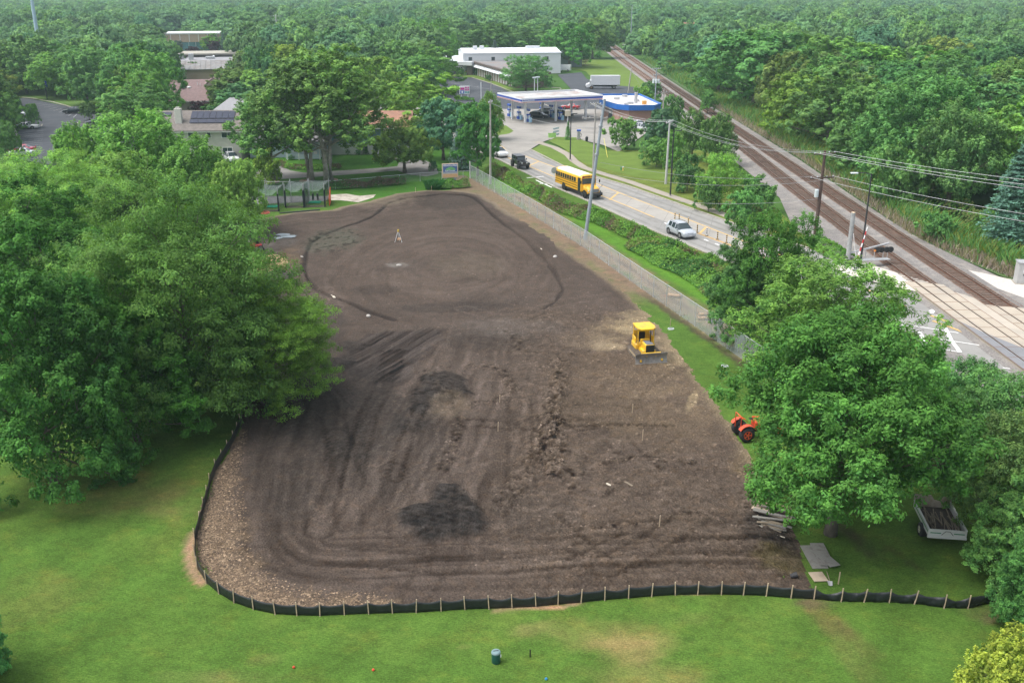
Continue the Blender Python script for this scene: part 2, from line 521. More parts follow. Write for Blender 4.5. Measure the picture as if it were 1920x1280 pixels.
    # dark soil dumps, broad dark patches and, beside the bulldozer, its painted shadow
    for (u, v, ru, rv, ro, k, hz) in [ (785, 790, 1.5, 2.4, -.5, .5, .1),
                                       (660, 650, 1.6, 1.1, 0, .45, .1), (700, 545, 2.6, 1.7, 0, .55, .05), (770, 500, 4.5, 2.6, .1, .35, .05), (930, 560, 4.2, 3.2, 0, .3, .0), (850, 578, 5, 1.6, .1, .45, .04), (840, 378, 4.6, 5.5, 0, .4, .0),
                                       (640, 760, 4.5, 9, .2, .55, .03), (560, 860, 3, 7, .1, .35, 0), (760, 860, 3, 6, -.1, .3, 0), (600, 660, 3, 5, .2, .45, .05), (1250, 672, 1.1, .9, 0, .7, .25), (920, 640, 4, 2.5, 0, .3, .1), (590, 590, 2.5, 6, .5, .45, 0), (1000, 960, 2.2, 3, .4, .25, 0), (660, 860, 1.0, 5, .12, .35, 0.), (545, 935, 1.6, 5, .1, .2, 0.), (560, 600, 2.2, 8, .45, .4, 0.), (490, 455, 4, 5, 0, .35, 0)]:
        m = ell(X, Y, u, v, ru, rv, ro, .3, int(u))
        C = mixc(C, (.043, .039, .036), np.clip(m * k * (.45 + .9 * n2), 0, 1)); C *= (1 + m * k * (n3 - .5) * .9)[..., None]
        Z += m * hz * (.55 + .9 * n3 * n2)
    # windrows of clods
    for L, w, h in [([(1052, 678), (1046, 720), (1036, 765), (1036, 800), (1022, 850), (1040, 890)], .75, .34), ([(1030, 790), (1012, 838), (990, 885), (962, 925), (938, 955)], .8, .30), ([(1052, 800), (1050, 850), (1042, 890)], .6, .26),
                    ([(880, 690), (925, 690), (950, 705), (962, 735), (930, 755), (890, 762)], .5, .18), ([(1090, 840), (1080, 890), (1070, 915)], .4, .16), ([(840, 690), (800, 700), (830, 740), (870, 750)], .4, .14), ([(860, 790), (850, 830), (830, 880)], .5, .12),
                    ([(940, 625), (975, 640), (970, 660)], .6, .15), ([(1140, 930), (1160, 905), (1230, 880)], .3, .12), ([(1130, 870), (1200, 860), (1290, 870)], .3, .08), ([(1050, 1000), (1180, 985), (1330, 960)], .35, .10)]:
        d, s, _ = pdist(X, Y, gl(L))
        m = (1 - sstep(w * .4, w * 1.4, d + (n2 - .5) * .9))
        Z += m * h * .45 * (.2 + 1.5 * n3); cr = vn(X * 3.2, Y * 3.2, 188) * .6 + vn(X * 6, Y * 6, 189) * .4; C *= (1 + m * (-.12 + (cr - .5) * 1.7))[..., None]; Z += m * h * (cr - .4) * .42  # cr also paints shade into the crevices between clods
        C = mixc(C, (.13, .10, .072), m * clod * .4)
    # cut edge of the shaped green
    for L in [[(575, 520), (570, 505), (573, 482), (584, 455), (612, 440), (640, 430), (672, 420), (700, 407), (716, 394), (730, 382), (758, 373), (790, 369), (830, 365), (870, 367), (890, 373), (903, 384), (930, 410), (960, 432), (990, 455), (1022, 487), (1043, 515), (1056, 545), (1044, 566), (1020, 582)], [(575, 520), (590, 542), (620, 558), (650, 568), (690, 585), (740, 602)]]:
        d, s, sd_ = pdist(X, Y, gl(L))
        w = .13 + .22 * vn(s * .5, s * 0, 5)
        m = (1 - sstep(w * .3, w * 1.5, d))
        C = mixc(C, (.035, .030, .028), m * .75)
        Z += -m * .10 + (1 - sstep(0, 2.5, d)) * .09 * (sd_ > 0)
    # rings of the shaped green
    cx, cy = g(830, 505)
    rr = np.sqrt(((X - cx) / 1.0) ** 2 + ((Y - cy) / 1.9) ** 2); an = np.arctan2(Y - cy, X - cx)
    rg = fbm(rr * 1.8 + (n1 - .5) * 2, an * 2.2, 51, 4)
    mg = (1 - sstep(11, 14, rr)) * sstep(86, 92, Y)
    C *= (1 + mg * (rg - .5) * 1.0)[..., None]
    C = mixc(C, (.118, .090, .073), mg * .40 * (.4 + n1))
    # drier, paler and greenish ground
    for (u, v, ru, rv, col, k) in [(628, 452, 3.2, 5.2, (.105, .105, .080), .75), (500, 455, 3.2, 4, (.13, .12, .11), .5), (880, 498, 4, 5, (.14, .115, .085), .35), (960, 615, 4.5, 2.5, (.14, .12, .105), .45), (560, 640, .1, .1, (.1, .1, .1), 0),
                                   (1005, 400, 1.2, 9, (.12, .11, .07), .5), (1150, 625, 2.0, 4, (.27, .205, .13), .55), (1195, 605, 1.8, 3.5, (.33, .26, .16), .75), (1265, 655, 2.1, 4.0, (.34, .265, .17), .8), (1298, 752, .30, 2.2, (.36, .28, .17), .8), (1140, 652, 1.5, 1.2, (.33, .26, .17), .7),
                                   (1330, 760, 1.1, 4, (.24, .18, .12), .5), (1230, 720, 3, 3.5, (.20, .15, .10), .55), (1100, 640, 2, 2, (.2, .155, .11), .4), (1155, 700, 4, 5, (.15, .11, .075), .5), (1260, 800, 4, 4, (.14, .105, .075), .45), (1180, 780, 5, 3, (.14, .105, .072), .5),
                                   (1465, 1050, 1.5, 1.3, (.13, .11, .05), .5), (1420, 870, 1.4, 2.4, (.2, .15, .09), .6), (850, 765, 1.5, 2.2, (.18, .14, .10), .5), (700, 372, 6, 6, (.22, .18, .13), .5), (510, 500, 2.5, 6, (.17, .12, .07), .6), (745, 500, 1.1, .9, (.3, .28, .25), .35)]:
        m = ell(X, Y, u, v, ru, rv, R(-18) if v > 590 and u > 1100 else 0, .55, int(u + v), .8)
        C = mixc(C, col, m * k * np.clip(.35 + 1.3 * (n2 - .2), 0, 1.2))
    # hoof-like pitting in the wet green patch
    m = ell(X, Y, 628, 452, 3.4, 5.4, 0, .4, 8); pit = np.clip(fbm(X * 2.2, Y * 1.3, 77, 2) - .56, 0, 1) * 6
    C *= (1 - m * np.clip(pit, 0, 1) * .55)[..., None]
    # belt of wood chips and straw inside the fence
    d, s, _ = pdist(X, Y, gl([(446, 812), (416, 870), (392, 930), (378, 985), (370, 1040), (382, 1070), (412, 1104), (455, 1130), (520, 1146), (600, 1150), (700, 1147)]))
    wch = np.interp(s, [0, 6, 12, 17, 22, 27, 33], [.5, 1.2, 1.9, 2.1, 1.7, 1.1, .2])
    m = (1 - sstep(wch * .35, wch * 1.35 + .02, d + (n2 - .5) * 2.2 + (n1 - .5))) * sstep(0, .1, wch)
    ch = vn(X * 7, Y * 7, 61) * .6 + vn(X * 3.3, Y * 3.3, 62) * .4
    chip = np.array([.225, .165, .110])[None, None] * (.25 + 1.4 * ch)[..., None]
    C = C * (1 - (m * .85)[..., None]) + chip * (m * .85)[..., None]; Z += m * (ch - .4) * .09
    # sand along the margins
    d, s, _ = pdist(X, Y, DIRT + [DIRT[0]])
    edge = (1 - sstep(.1, .8, d + (n2 - .5) * .7)) * (1 - sstep(-4, -2, -Y + 41)) * 0
    far = sstep(120, 128, Y); C = mixc(C, (.26, .21, .15), (1 - sstep(.2, 1.6, d + (n2 - .5))) * far * .7)
    rgt = (X > 5) * (Y > 55); C = mixc(C, (.26, .205, .13), (1 - sstep(.1, 1.0, d + (n2 - .5) * .8)) * rgt * .55)
    # tracks: pairs of cleated prints
    xs0, ys0, st0 = X[0, 0], Y[0, 0], X[0, 1] - X[0, 0]
    def tread(L, w, pitch, dep, dark, gauge=0):
        P_ = gl(L); offs = (0,) if not gauge else (-gauge / 2, gauge / 2); pitch = max(pitch, .5)
        if len(P_) == 3:   # round the bend
            a_, b_, c_ = [np.array(p) for p in P_]; P_ = [tuple((1 - t) ** 2 * a_ + 2 * t * (1 - t) * (2 * b_ - .5 * (a_ + c_)) + t * t * c_) for t in np.linspace(0, 1, 9)]
        i0 = max(0, int((min(p[0] for p in P_) - 2 - xs0) / st0)); i1 = int((max(p[0] for p in P_) + 2 - xs0) / st0)
        j0 = max(0, int((min(p[1] for p in P_) - 2 - ys0) / st0)); j1 = int((max(p[1] for p in P_) + 2 - ys0) / st0)
        if i1 <= i0 or j1 <= j0: return
        x, y = X[j0:j1, i0:i1], Y[j0:j1, i0:i1]
        d, s, sd_ = pdist(x, y, P_); brk = sstep(.25, .5, fbm(s * .3, s * 0 + w, int(P_[0][0] * 7) & 255, 3))
        for of in offs:
            dd = np.abs(d * sd_ - of)
            mm = (1 - sstep(w * .45, w * .75, dd)) * brk
            lug = (np.sin((s + np.where(sd_ * d - of > 0, .12, -.12)) * 2 * PI / pitch) > 0) * 1.
            Z[j0:j1, i0:i1] += mm * (-.03 + dep * lug); C[j0:j1, i0:i1] *= (1 - mm * dark * (.45 + .75 * (1 - lug)))[..., None]
    rt = random.Random(12)
    for k in range(34):
        u, v = rt.uniform(560, 1000), rt.uniform(620, 1040); an_ = rt.choice((rt.gauss(1.45, .25), rt.gauss(1.15, .3), rt.gauss(.1, .15) if v > 850 else rt.gauss(1.9, .3))); Lp = rt.uniform(60, 200); bend = rt.uniform(-25, 25)
        du, dv = math.cos(an_) * Lp / 2, -math.sin(an_) * Lp / 2
        tread([(u - du, v - dv), (u + bend, v + bend * .2), (u + du, v + dv)], .26, .5, .02, rt.choice((.22, .16, -.2, -.15, -.25)), rt.choice((0, 1.5, 1.6)))
    for k in range(16):
        u, v = rt.uniform(960, 1400), rt.uniform(700, 1060); an_ = rt.gauss(.25, .5); Lp = rt.uniform(80, 220); bend = rt.uniform(-20, 20)
        du, dv = math.cos(an_) * Lp / 2, -math.sin(an_) * Lp / 2
        tread([(u - du, v - dv), (u, v + bend), (u + du, v + dv)], .3, .5, .03, rt.choice((.3, .2, -.2)), rt.choice((0, 1.6)))
    tread([(895, 800), (950, 806), (1040, 803), (1150, 796), (1260, 800)], .38, .3, .05, .35)
    tread([(880, 788), (950, 792), (1040, 790), (1110, 788)], .38, .3, .05, .35)
    tread([(1280, 900), (1200, 890), (1100, 905), (1000, 930)], .36, .3, .03, .12, 1.6)
    tread([(700, 865), (780, 800), (860, 730)], .3, .3, .02, -.25, 1.5)
    tread([(870, 875), (960, 838), (1060, 800)], .35, .3, .02, -.22, 1.4)
    tread([(600, 745), (640, 830), (650, 900)], .3, .3, .03, .3, 1.5)
    tread([(655, 940), (668, 870), (690, 780), (725, 720)], .25, .25, .03, .3, 1.3)
    tread([(740, 900), (760, 830), (790, 770)], .3, .22, .03, .35, .8)
    tread([(480, 1040), (620, 1078), (800, 1088), (1000, 1085), (1200, 1075), (1450, 1068)], .35, .28, .02, .18, 1.6)
    tread([(520, 1000), (640, 1045), (820, 1060), (1050, 1052), (1400, 1040)], .35, .28, .03, .25, 1.6)
    tread([(1090, 1030), (1200, 1032), (1300, 1025), (1440, 1020)], .5, .24, .05, .3, 1.2)
    tread([(560, 830), (600, 930), (690, 1010)], .3, .3, .02, -.2, 1.5)
    tread([(500, 425), (560, 415), (640, 408), (720, 395)], .35, .4, .02, -.25, 1.5)
    tread([(870, 580), (940, 600), (1050, 570), (1120, 560)], .3, .4, .01, -.25, 1.5)
    tread([(1150, 640), (1080, 660), (980, 655), (900, 640)], .35, .3, .02, .2, 1.5)
    tread([(740, 880), (745, 960), (760, 1010)], .35, .25, .03, .25, 1.4)
    tread([(610, 1000), (620, 930), (640, 860)], .3, .25, .03, .25, .9)
    # small loose clods everywhere, fewer where it is graded
    g3 = vn(X * 2.3, Y * 2.3, 91) * vn(X * 4.5, Y * 4.5, 92)
    cl = np.clip(g3 - .52, 0, 1) * 4 * (.25 + .75 * rough)
    Z += cl * .10; C *= (1 + cl * .5)[..., None]
    dE, _, _ = pdist(X, Y, DIRT + [DIRT[0]])
    Z = np.maximum(Z, -.05) * sstep(-.2, 1.8, dE) + .012
    C = np.clip(C - .062, -.05, 1) * 1.25 + .062; C = np.clip(C, .012, 1) * np.array([.765, .785, .80])
    return Z, np.clip(C, .010, .6)
DIRT_M = ground_mat("soil", ((.8, .08, 1), (3.0, .10, 1.6), (7.0, .20, 1)), .75, .08, vor=7.0, tints=((1.7, .50, .66, (1.14, 1.07, .97), 1),))
DN = None
def keep_dirt(x, y):
    n = (fbm(x * .9, y * .9, 71, 3) - .5) * 1.0
    return inside(x + n, y + n * .7, DIRT)
grid_sheet("bare_soil", -42, 25, 38.4, 146, .13, dirt_fn, DIRT_M, keep_dirt)

def soil_at(x, y):
    x0, y0, st, Z, C = GRID["bare_soil"]
    i = np.clip(((x - x0) / st + .5).astype(int), 0, Z.shape[1] - 1); j = np.clip(((y - y0) / st + .5).astype(int), 0, Z.shape[0] - 1)
    return Z[j, i], C[j, i]
def crumbs(name, x, y, smin, smax, flat, tone, seed, label, cat, own=None):
    """loose angular lumps or chips lying on the soil, one mass"""
    rg = np.random.default_rng(seed)
    k = inside(x, y, DIRT); x, y = x[k], y[k]; n = len(x)
    z, c = soil_at(x, y)
    s = rg.uniform(smin, smax, n) * rg.uniform(.4, 1, n); a = rg.uniform(0, 2 * PI, n)
    base = np.array([[1, 0, 0], [-.5, .8, 0], [-.6, -.8, 0], [.1, .1, flat]])
    V = base[None] * (rg.uniform(.6, 1.4, (n, 4, 3))) * s[:, None, None]
    ca, sa_ = np.cos(a)[:, None], np.sin(a)[:, None]
    X = V[..., 0] * ca - V[..., 1] * sa_ + x[:, None]; Y = V[..., 0] * sa_ + V[..., 1] * ca + y[:, None]; Z = V[..., 2] + z[:, None] + .004
    co = np.stack([X, Y, Z], -1).reshape(-1, 3)
    f = np.array([[0, 1, 3], [1, 2, 3], [2, 0, 3]]); F = (f[None] + 4 * np.arange(n)[:, None, None]).reshape(-1)
    col = (c * tone if own is None else np.array(own)[rg.integers(0, len(own), n)]) * rg.uniform(.65, 1.4, (n, 1))
    me = fast_mesh(name, co, F, 3, [CRUMB], np.repeat(col, 4, 0)); return tag(obj(name, me), label, cat, kind='stuff')
CRUMB = ground_mat("crumb", ((9.0, .15, 1),), 0)
rgc = np.random.default_rng(77)
cx_, cy_ = rgc.uniform(-18, 22, 90000), rgc.uniform(40, 100, 90000)
pr = .05 + .5 * sstep(-2, 4, cx_ - (-1.5 + (cy_ - 60) * .02)) * (1 - sstep(84, 92, cy_)) * fbm(cx_ * .5, cy_ * .5, 5, 3)
for L, w in (([(1052, 678), (1046, 720), (1036, 765), (1036, 800), (1022, 850), (1040, 890)], 1.0), ([(1030, 790), (1012, 838), (990, 885), (962, 925), (938, 955)], 1.0), ([(880, 690), (925, 690), (950, 705), (962, 735), (930, 755), (890, 762)], .7), ([(860, 790), (850, 830), (830, 880)], .6), ([(1130, 870), (1200, 860), (1290, 870)], .5), ([(1050, 1000), (1180, 985), (1330, 960)], .6)):
    d_, _, _ = pdist(cx_, cy_, gl(L)); pr += (1 - sstep(w * .3, w * 1.3, d_)) * 1.0
kk = rgc.uniform(0, 1, len(cx_)) < pr * .62
crumbs("soil_clods", cx_[kk], cy_[kk], .03, .17, .75, 1.12, 3, "loose clods of soil scattered over the torn up ground", "clods")
fl = gl([(446, 812), (416, 870), (392, 930), (378, 985), (370, 1040), (382, 1070), (412, 1104), (455, 1130), (520, 1146), (600, 1150), (700, 1147)])
cx_, cy_ = rgc.uniform(-18, -3, 120000), rgc.uniform(38.5, 62, 120000); d_, s_, _ = pdist(cx_, cy_, fl)
wc = np.interp(s_, [0, 6, 12, 17, 22, 27, 33], [.5, 1.2, 1.9, 2.1, 1.7, 1.1, .2])
kk = rgc.uniform(0, 1, len(cx_)) < (1 - sstep(wc * .4, wc * 1.5, d_)) * .8
crumbs("wood_chips", cx_[kk], cy_[kk], .04, .12, .35, 1.0, 4, "belt of wood chips and straw inside the curve of the silt fence", "wood chips", [(.20, .145, .095), (.15, .108, .072), (.095, .07, .052), (.27, .20, .135), (.07, .054, .042), (.12, .088, .062)])

# ---- mown turf: near sheet with its own patches
def lawn_fn(X, Y):
    n1 = fbm(X * .12, Y * .12, 101, 5); n2 = fbm(X * .7, Y * .7, 103, 4); n3 = fbm(X * 3, Y * 3, 107, 3)
    Z = np.full(X.shape, .006) + (n2 - .5) * 0
    C = np.zeros(X.shape + (3,)) + np.array([.062, .142, .024])
    C = C * (.74 + .4 * n1 + .12 * n2)[..., None]
    yel = np.clip((n1 - .42) * 3.2, 0, 1) * np.clip((n2 - .3) * 2, 0, 1)
    C = mixc(C, (.115, .150, .035), yel * .6 * (Y < 56))
    # mowing passes
    a = R(62); V_ = -X * math.sin(a) + Y * math.cos(a)
    C *= (1 + .075 * np.sin(V_ * 2 * PI / 3.6 + n1 * 2) * (Y < 60))[..., None]
    for (u, v, ru, rv, ro, col, k) in [(1130, 1190, 2.6, 1.2, 0, (.22, .20, .08), .6), (1190, 1215, 1.8, 1.2, 0, (.24, .20, .09), .6), (1000, 1180, 1.2, .6, 0, (.2, .19, .08), .5), (240, 930, 3.5, 2.8, 0, (.12, .13, .045), .5), (330, 950, 2.2, 1.6, 0, (.13, .13, .05), .5), (60, 1120, 3, 2, 0, (.12, .14, .04), .4),
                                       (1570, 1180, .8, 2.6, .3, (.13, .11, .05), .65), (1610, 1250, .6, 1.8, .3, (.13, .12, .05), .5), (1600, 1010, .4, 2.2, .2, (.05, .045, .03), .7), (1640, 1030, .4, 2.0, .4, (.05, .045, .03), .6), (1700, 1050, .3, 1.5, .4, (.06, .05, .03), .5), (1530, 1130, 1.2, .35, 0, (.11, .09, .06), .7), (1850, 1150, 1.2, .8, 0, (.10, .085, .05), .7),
                                       (1275, 1160, 1.4, .4, .1, (.1, .14, .04), .4), (1200, 1270, 2.5, 1.4, 0, (.16, .17, .06), .5), (500, 1235, .8, .4, 0, (.16, .16, .06), .4), (430, 1270, 3, .5, 0, (.2, .18, .09), .25), (869, 1213, .25, .25, 0, (.2, .24, .08), .7)]:
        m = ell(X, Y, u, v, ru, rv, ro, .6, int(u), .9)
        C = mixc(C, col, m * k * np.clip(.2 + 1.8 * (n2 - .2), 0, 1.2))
    # sand spilled outside the fence
    for L, w in [([(366, 1000), (357, 1020), (356, 1045), (366, 1075), (380, 1092)], .28), ([(925, 1142), (990, 1140), (1050, 1137), (1085, 1130)], .16), ([(1270, 1113), (1330, 1112)], .08)]:
        d, s, _ = pdist(X, Y, gl(L)); C = mixc(C, (.30, .22, .15), (1 - sstep(w * .5, w * 1.5, d + (n2 - .5) * .2)) * .9)
    # strip of rich turf east of the soil and in the house gardens
    C = mixc(C, (.038, .135, .016), sstep(132, 140, Y) * (X < -6) * .85)
    # verge between the chain link fence and the road
    chain = gl([(882, 335), (920, 357), (1000, 405), (1100, 468), (1200, 540), (1300, 610), (1400, 680)])
    d, s, sd_ = pdist(X, Y, chain); dd = d * sd_
    rt = (dd > 0) & (Y < 170) & (Y > 70)
    p1 = gl([(960, 365), (1000, 385), (1060, 425), (1130, 470), (1200, 515), (1260, 560), (1330, 600), (1400, 650)])
    d2, s2, _ = pdist(X, Y, p1)
    C = mixc(C, (.19, .155, .10), (1 - sstep(.7, 2.3, d2 + (n2 - .5) * 2.2)) * rt * .95)
    C = mixc(C, (.085, .065, .05), (1 - sstep(.1, .55, d2 + (n2 - .5) * .8)) * rt * .8)
    C = mixc(C, (.075, .21, .022), sstep(1.6, 2.6, d2 + (n1 - .5)) * (dd > 1.5) * rt * (1 - sstep(5.5, 7, dd)) * .8)
    C = mixc(C, (.17, .145, .10), (1 - sstep(.0, .9, np.abs(d) + (n2 - .5) * .9)) * (Y > 72) * (Y < 156) * .65)
    C = mixc(C, (.05, .04, .032), (1 - sstep(.1, .6, np.abs(dd + .5) + (n2 - .5) * .9)) * (Y > 72) * (Y < 125) * .75)
    ins = (dd < .3) & (X > -9) & (Y > 84) & (Y < 156)
    C = mixc(C, (.150, .125, .090), sstep(84, 92, Y + (n1 - .5) * 10) * ins * np.clip(.25 + 1.5 * n2, 0, .92))
    # mown verge beyond the road, striped
    vr = (X > 2) & (Y > 105) & (dd > 12)
    C = mixc(C, (.115, .17, .035), vr * .8); a = R(20); V2 = -X * math.sin(a) + Y * math.cos(a)
    C *= (1 + vr * .10 * np.sin(V2 * 2 * PI / 4.5 + n1 * 3))[..., None]
    C *= (.9 + .25 * n3)[..., None]
    C = C * np.array([1.08, .93, .90])
    return Z, np.clip(C, .01, .5)
LAWN_M = ground_mat("turf", ((.35, .10, 1), (1.6, .16, 1.6), (6.0, .30, 2.2), (14, .28, 1)), .8, .06, tints=((.45, .52, .72, (1.45, 1.10, 1.1), 1.5), (2.2, .60, .74, (1.7, 1.22, 1.5), 1), (1.1, .54, .70, (.72, .80, .8), 1)))
_dc = DIRT
def keep_lawn(x, y):
    d, s_, _ = pdist(x, y, DIRT + [DIRT[0]])
    return ~(inside(x, y, DIRT) & (d > 1.6))
grid_sheet("lawn", -62, 36, 27, 182, .3, lawn_fn, LAWN_M, keep_lawn)

def sheet(name, px, z, m, world=False):
    P_ = px if world else gl(px)
    mb = MB(); n = len(P_)
    a = sum(P_[i][0] * P_[(i + 1) % n][1] - P_[(i + 1) % n][0] * P_[i][1] for i in range(n))
    if a < 0: P_ = P_[::-1]
    mb.add([(p[0], p[1], z) for p in P_], [tuple(range(n))])
    return structure(name, mb, m)

# ================================================================== PAVED GROUND
CONC = mat("road_concrete", (.275, .27, .255), .9, var=.10, scale=.35, detail=9, spec=.15, dirt=(.215, .21, .20), dscale=.12)
CONC2 = mat("lane_concrete", (.33, .315, .285), .9, var=.08, scale=.5, detail=9, spec=.15, dirt=(.27, .255, .235), dscale=.2)
APRON = mat("apron_concrete", (.29, .275, .25), .9, var=.12, scale=.25, detail=9, spec=.15, dirt=(.21, .20, .185), dscale=.15)
WALKC = mat("walk_concrete", (.32, .285, .24), .9, var=.1, scale=1, spec=.15, dirt=(.26, .235, .2), dscale=.5)
ASPH = mat("asphalt", (.062, .067, .077), .9, var=.15, scale=.4, detail=9, spec=.2, dirt=(.085, .09, .1), dscale=.15)
ASPHD = mat("drive_asphalt", (.22, .21, .20), .9, var=.12, scale=.6, detail=9, spec=.2, dirt=(.16, .15, .145), dscale=.4)
KERB = mat("kerb_concrete", (.31, .29, .25), .85, var=.1, scale=2)
YEL = mat("yellow_paint", (.56, .38, .15), .8, var=.25, scale=3, detail=8, spec=.2)
WHT = mat("white_paint", (.75, .75, .73), .8, var=.1, scale=3, detail=8, spec=.2)
GRAVEL = mat("ballast_stone", (.20, .188, .178), .95, var=.55, scale=9, detail=10, bump=.8, spec=.15, dirt=(.30, .275, .245), dscale=.5)
RUSTB = mat("rusty_ballast", (.165, .105, .078), .95, var=.55, scale=7, detail=10, bump=.8, spec=.1, dirt=(.22, .19, .165), dscale=.7)
RUST = mat("rusty_rail", (.13, .06, .038), .75, var=.3, scale=4)
RAILTOP = mat("rail_head", (.22, .16, .13), .4, metal=.6, var=.2, scale=2)
TIE = mat("timber_sleeper", (.105, .075, .058), .9, var=.45, scale=2.5)
PALEGR = mat("pale_gravel", (.50, .47, .43), .95, var=.2, scale=5, detail=9, bump=.3, spec=.1)

far_c = [(-48, 312), (-20, 240), (-6.5, 206), (3.5, 182.3), (9.1, 162.8), (17.7, 146.4), (24.5, 130.1), (28.6, 120.6), (34, 109), (42, 92.5), (60, 52)]
near_c = [(-58, 300), (-30, 235), (-14.5, 200), (-2.3, 170.9), (6.4, 145.9), (10.5, 136.0), (17.6, 117.4), (22.3, 106.2), (30, 89.0), (40, 67.6), (50, 46)]
sheet("road", far_c + near_c[::-1], .014, CONC, True)
mid_c = [((a[0] * .34 + b[0] * .66), (a[1] * .34 + b[1] * .66)) for a, b in zip(far_c, near_c)]
mid_u = [((a[0] * .63 + b[0] * .37), (a[1] * .63 + b[1] * .37)) for a, b in zip(far_c, near_c)]
YLO = gl([(900, 262), (943, 292), (1035, 330), (1180, 388), (1227, 408), (1306, 437), (1360, 457)]) 
YUP = gl([(905, 248), (945, 278), (1062, 322), (1180, 369), (1227, 387), (1375, 445)])
sheet("centre_lane", YUP + [(34.3, 95.5)] + [(33, 94)] + YLO[::-1], .018, CONC2, True)
mb = MB(); mb.strip(YLO[:5], .22, .023); mb.strip(YUP + [(33.5, 98), (37, 87.2)], .22, .023); mb.strip([(YLO[5][0] - .6, YLO[5][1] + 1), YLO[5], YLO[6], (31, 98.5)], .2, .023)
for a, b in (((1160, 361), (1143, 375)), ((1323, 427), (1312, 438)), ((1010, 303), (990, 312)), ((950, 282), (938, 286))):
    mb.strip(gl([a, b]), .3, .026)
for a, b in (((1745, 592), (1810, 617)), ((1749, 602), (1832, 633))):
    mb.strip(gl([a, b]), .32, .05)
structure("yellow_road_markings", mb, YEL)
mb = MB()
def wl(pts, w=.3, z=.026): mb.strip(gl(pts), w, z)
wl([(988, 334), (1020, 331)], .35); wl([(1012, 344), (1036, 347)], .3); wl([(1005, 338), (1035, 352)], .25)
for a, b in (((1246, 418), (1253, 421)), ((1320, 449), (1328, 452)), ((1341, 457), (1349, 460)), ((1296, 441), (1302, 443))): wl([a, b], .25)
for L in ([(1720, 613), (1797, 625)], [(1708, 627), (1771, 638), (1850, 650)], [(1755, 592), (1781, 596)], [(1760, 654), (1800, 661)], [(1880, 690), (1900, 693)], [(1742, 584), (1757, 577)], [(1690, 610), (1720, 613)], [(1700, 622), (1712, 628)]): wl(L, .16, .05)
for L in ([(1722, 621), (1735, 641)], [(1772, 615), (1784, 640), (1792, 650)], [(1746, 588), (1757, 576)], [(1848, 647), (1860, 664)], [(1792, 650), (1800, 661)]): wl(L, .34, .053)
structure("white_road_markings", mb, WHT)
mb = MB(); k = [p for p in far_c[3:9]]; mb.wall(k, .3, 0, .13); mb.wall([far_c[0], far_c[1], (-8, 210)], .3, 0, .13)
mb.wall(near_c[2:9], .3, 0, .12)
structure("kerb", mb, KERB)
# joints and tar seams of the road slabs
mb = MB(); SEAM = mat("tar_seam", (.17, .165, .16), .9)
for t in (.5,):
    L = [((a[0] * t + b[0] * (1 - t)), (a[1] * t + b[1] * (1 - t))) for a, b in zip(far_c[2:9], near_c[2:9])]
    mb.strip([(p[0] + 3.6, p[1] + 1.4) for p in L], .05, .0215); mb.strip([(p[0] - 2.0, p[1] - .8) for p in L], .06, .0215)
for i in range(34):
    s = i / 33; P0 = Vector(far_c[3]).lerp(Vector(far_c[8]), s); P1 = Vector(near_c[3]).lerp(Vector(near_c[8]), s)
    if i % 2: mb.strip([tuple(P0), tuple(P1)], .045, .0205)
structure("road_joints", mb, SEAM)
mb = MB()
for t in (.10, .245, .72, .86):
    L = [((a[0] * t + b[0] * (1 - t)), (a[1] * t + b[1] * (1 - t))) for a, b in zip(far_c[2:9], near_c[2:9])]
    mb.strip(L, .55, .0165)
structure("tyre_darkened_lanes", mb, mat("lane_wear", (.225, .22, .205), .9, var=.22, scale=.5, detail=9, spec=.15))
# pavement
walk_px = [(975, 253), (1005, 266), (1040, 277), (1066, 291), (1076, 302), (1094, 314), (1130, 326), (1180, 341), (1240, 362), (1300, 382), (1400, 418), (1440, 433)]
mb = MB(); mb.wall(gl(walk_px[1:]), 1.5, 0, .05); structure("pavement", mb, WALKC)
# forecourt of the fuel station
sheet("forecourt", [(940, 262), (905, 240), (900, 222), (930, 205), (1120, 205), (1215, 215), (1225, 240), (1195, 262), (1160, 285), (1130, 272), (1070, 258), (1030, 262), (1015, 268), (990, 283), (965, 290), (943, 276)], .03, APRON)
sheet("verge", [(1028, 265), (1042, 257), (1080, 258), (1125, 276), (1140, 284), (1200, 284), (1260, 300), (1330, 350), (1270, 340), (1200, 333), (1135, 318), (1090, 304), (1068, 285), (1050, 275)], .034, mat("verge_grass", (.115, .175, .035), .95, var=.18, scale=.35, detail=8, spec=.1))
sheet("verge_island", [(997, 281), (1020, 268), (1040, 275), (1063, 290), (1070, 302), (1092, 318), (1060, 311), (1025, 298)], .034, MATS["verge_grass"])
sheet("verge_corner", [(925, 243), (948, 235), (963, 246), (955, 251), (935, 254)], .034, MATS["verge_grass"])
sheet("car_park", [(700, 185), (812, 143), (885, 146), (925, 158), (975, 178), (1075, 172), (1045, 140), (1090, 136), (1100, 148), (1120, 158), (1210, 165), (1215, 215), (1100, 210), (930, 207), (880, 200), (865, 192), (800, 196)], .026, ASPH)
mb = MB()
for i in range(13):
    f = i / 12
    a = (836 + 40 * f * 0 + (i % 13) * 4.2, 151 + i * 2.6)
    mb.strip(gl([a, (a[0] + 46, a[1] + .8)]), .14, .032)
mb.strip(gl([(826, 153), (900, 164), (945, 172)]), .14, .032)
structure("car_park_markings", mb, mat("worn_white_paint", (.36, .37, .38), .9, var=.3, scale=2))
mb = MB(); mb.wall(gl([(832, 147), (885, 146), (920, 157), (965, 174), (1030, 200)]), .3, 0, .15); mb.wall(gl([(1020, 164), (1050, 166), (1052, 168)]), .35, 0, .15)
structure("car_park_kerb", mb, KERB)
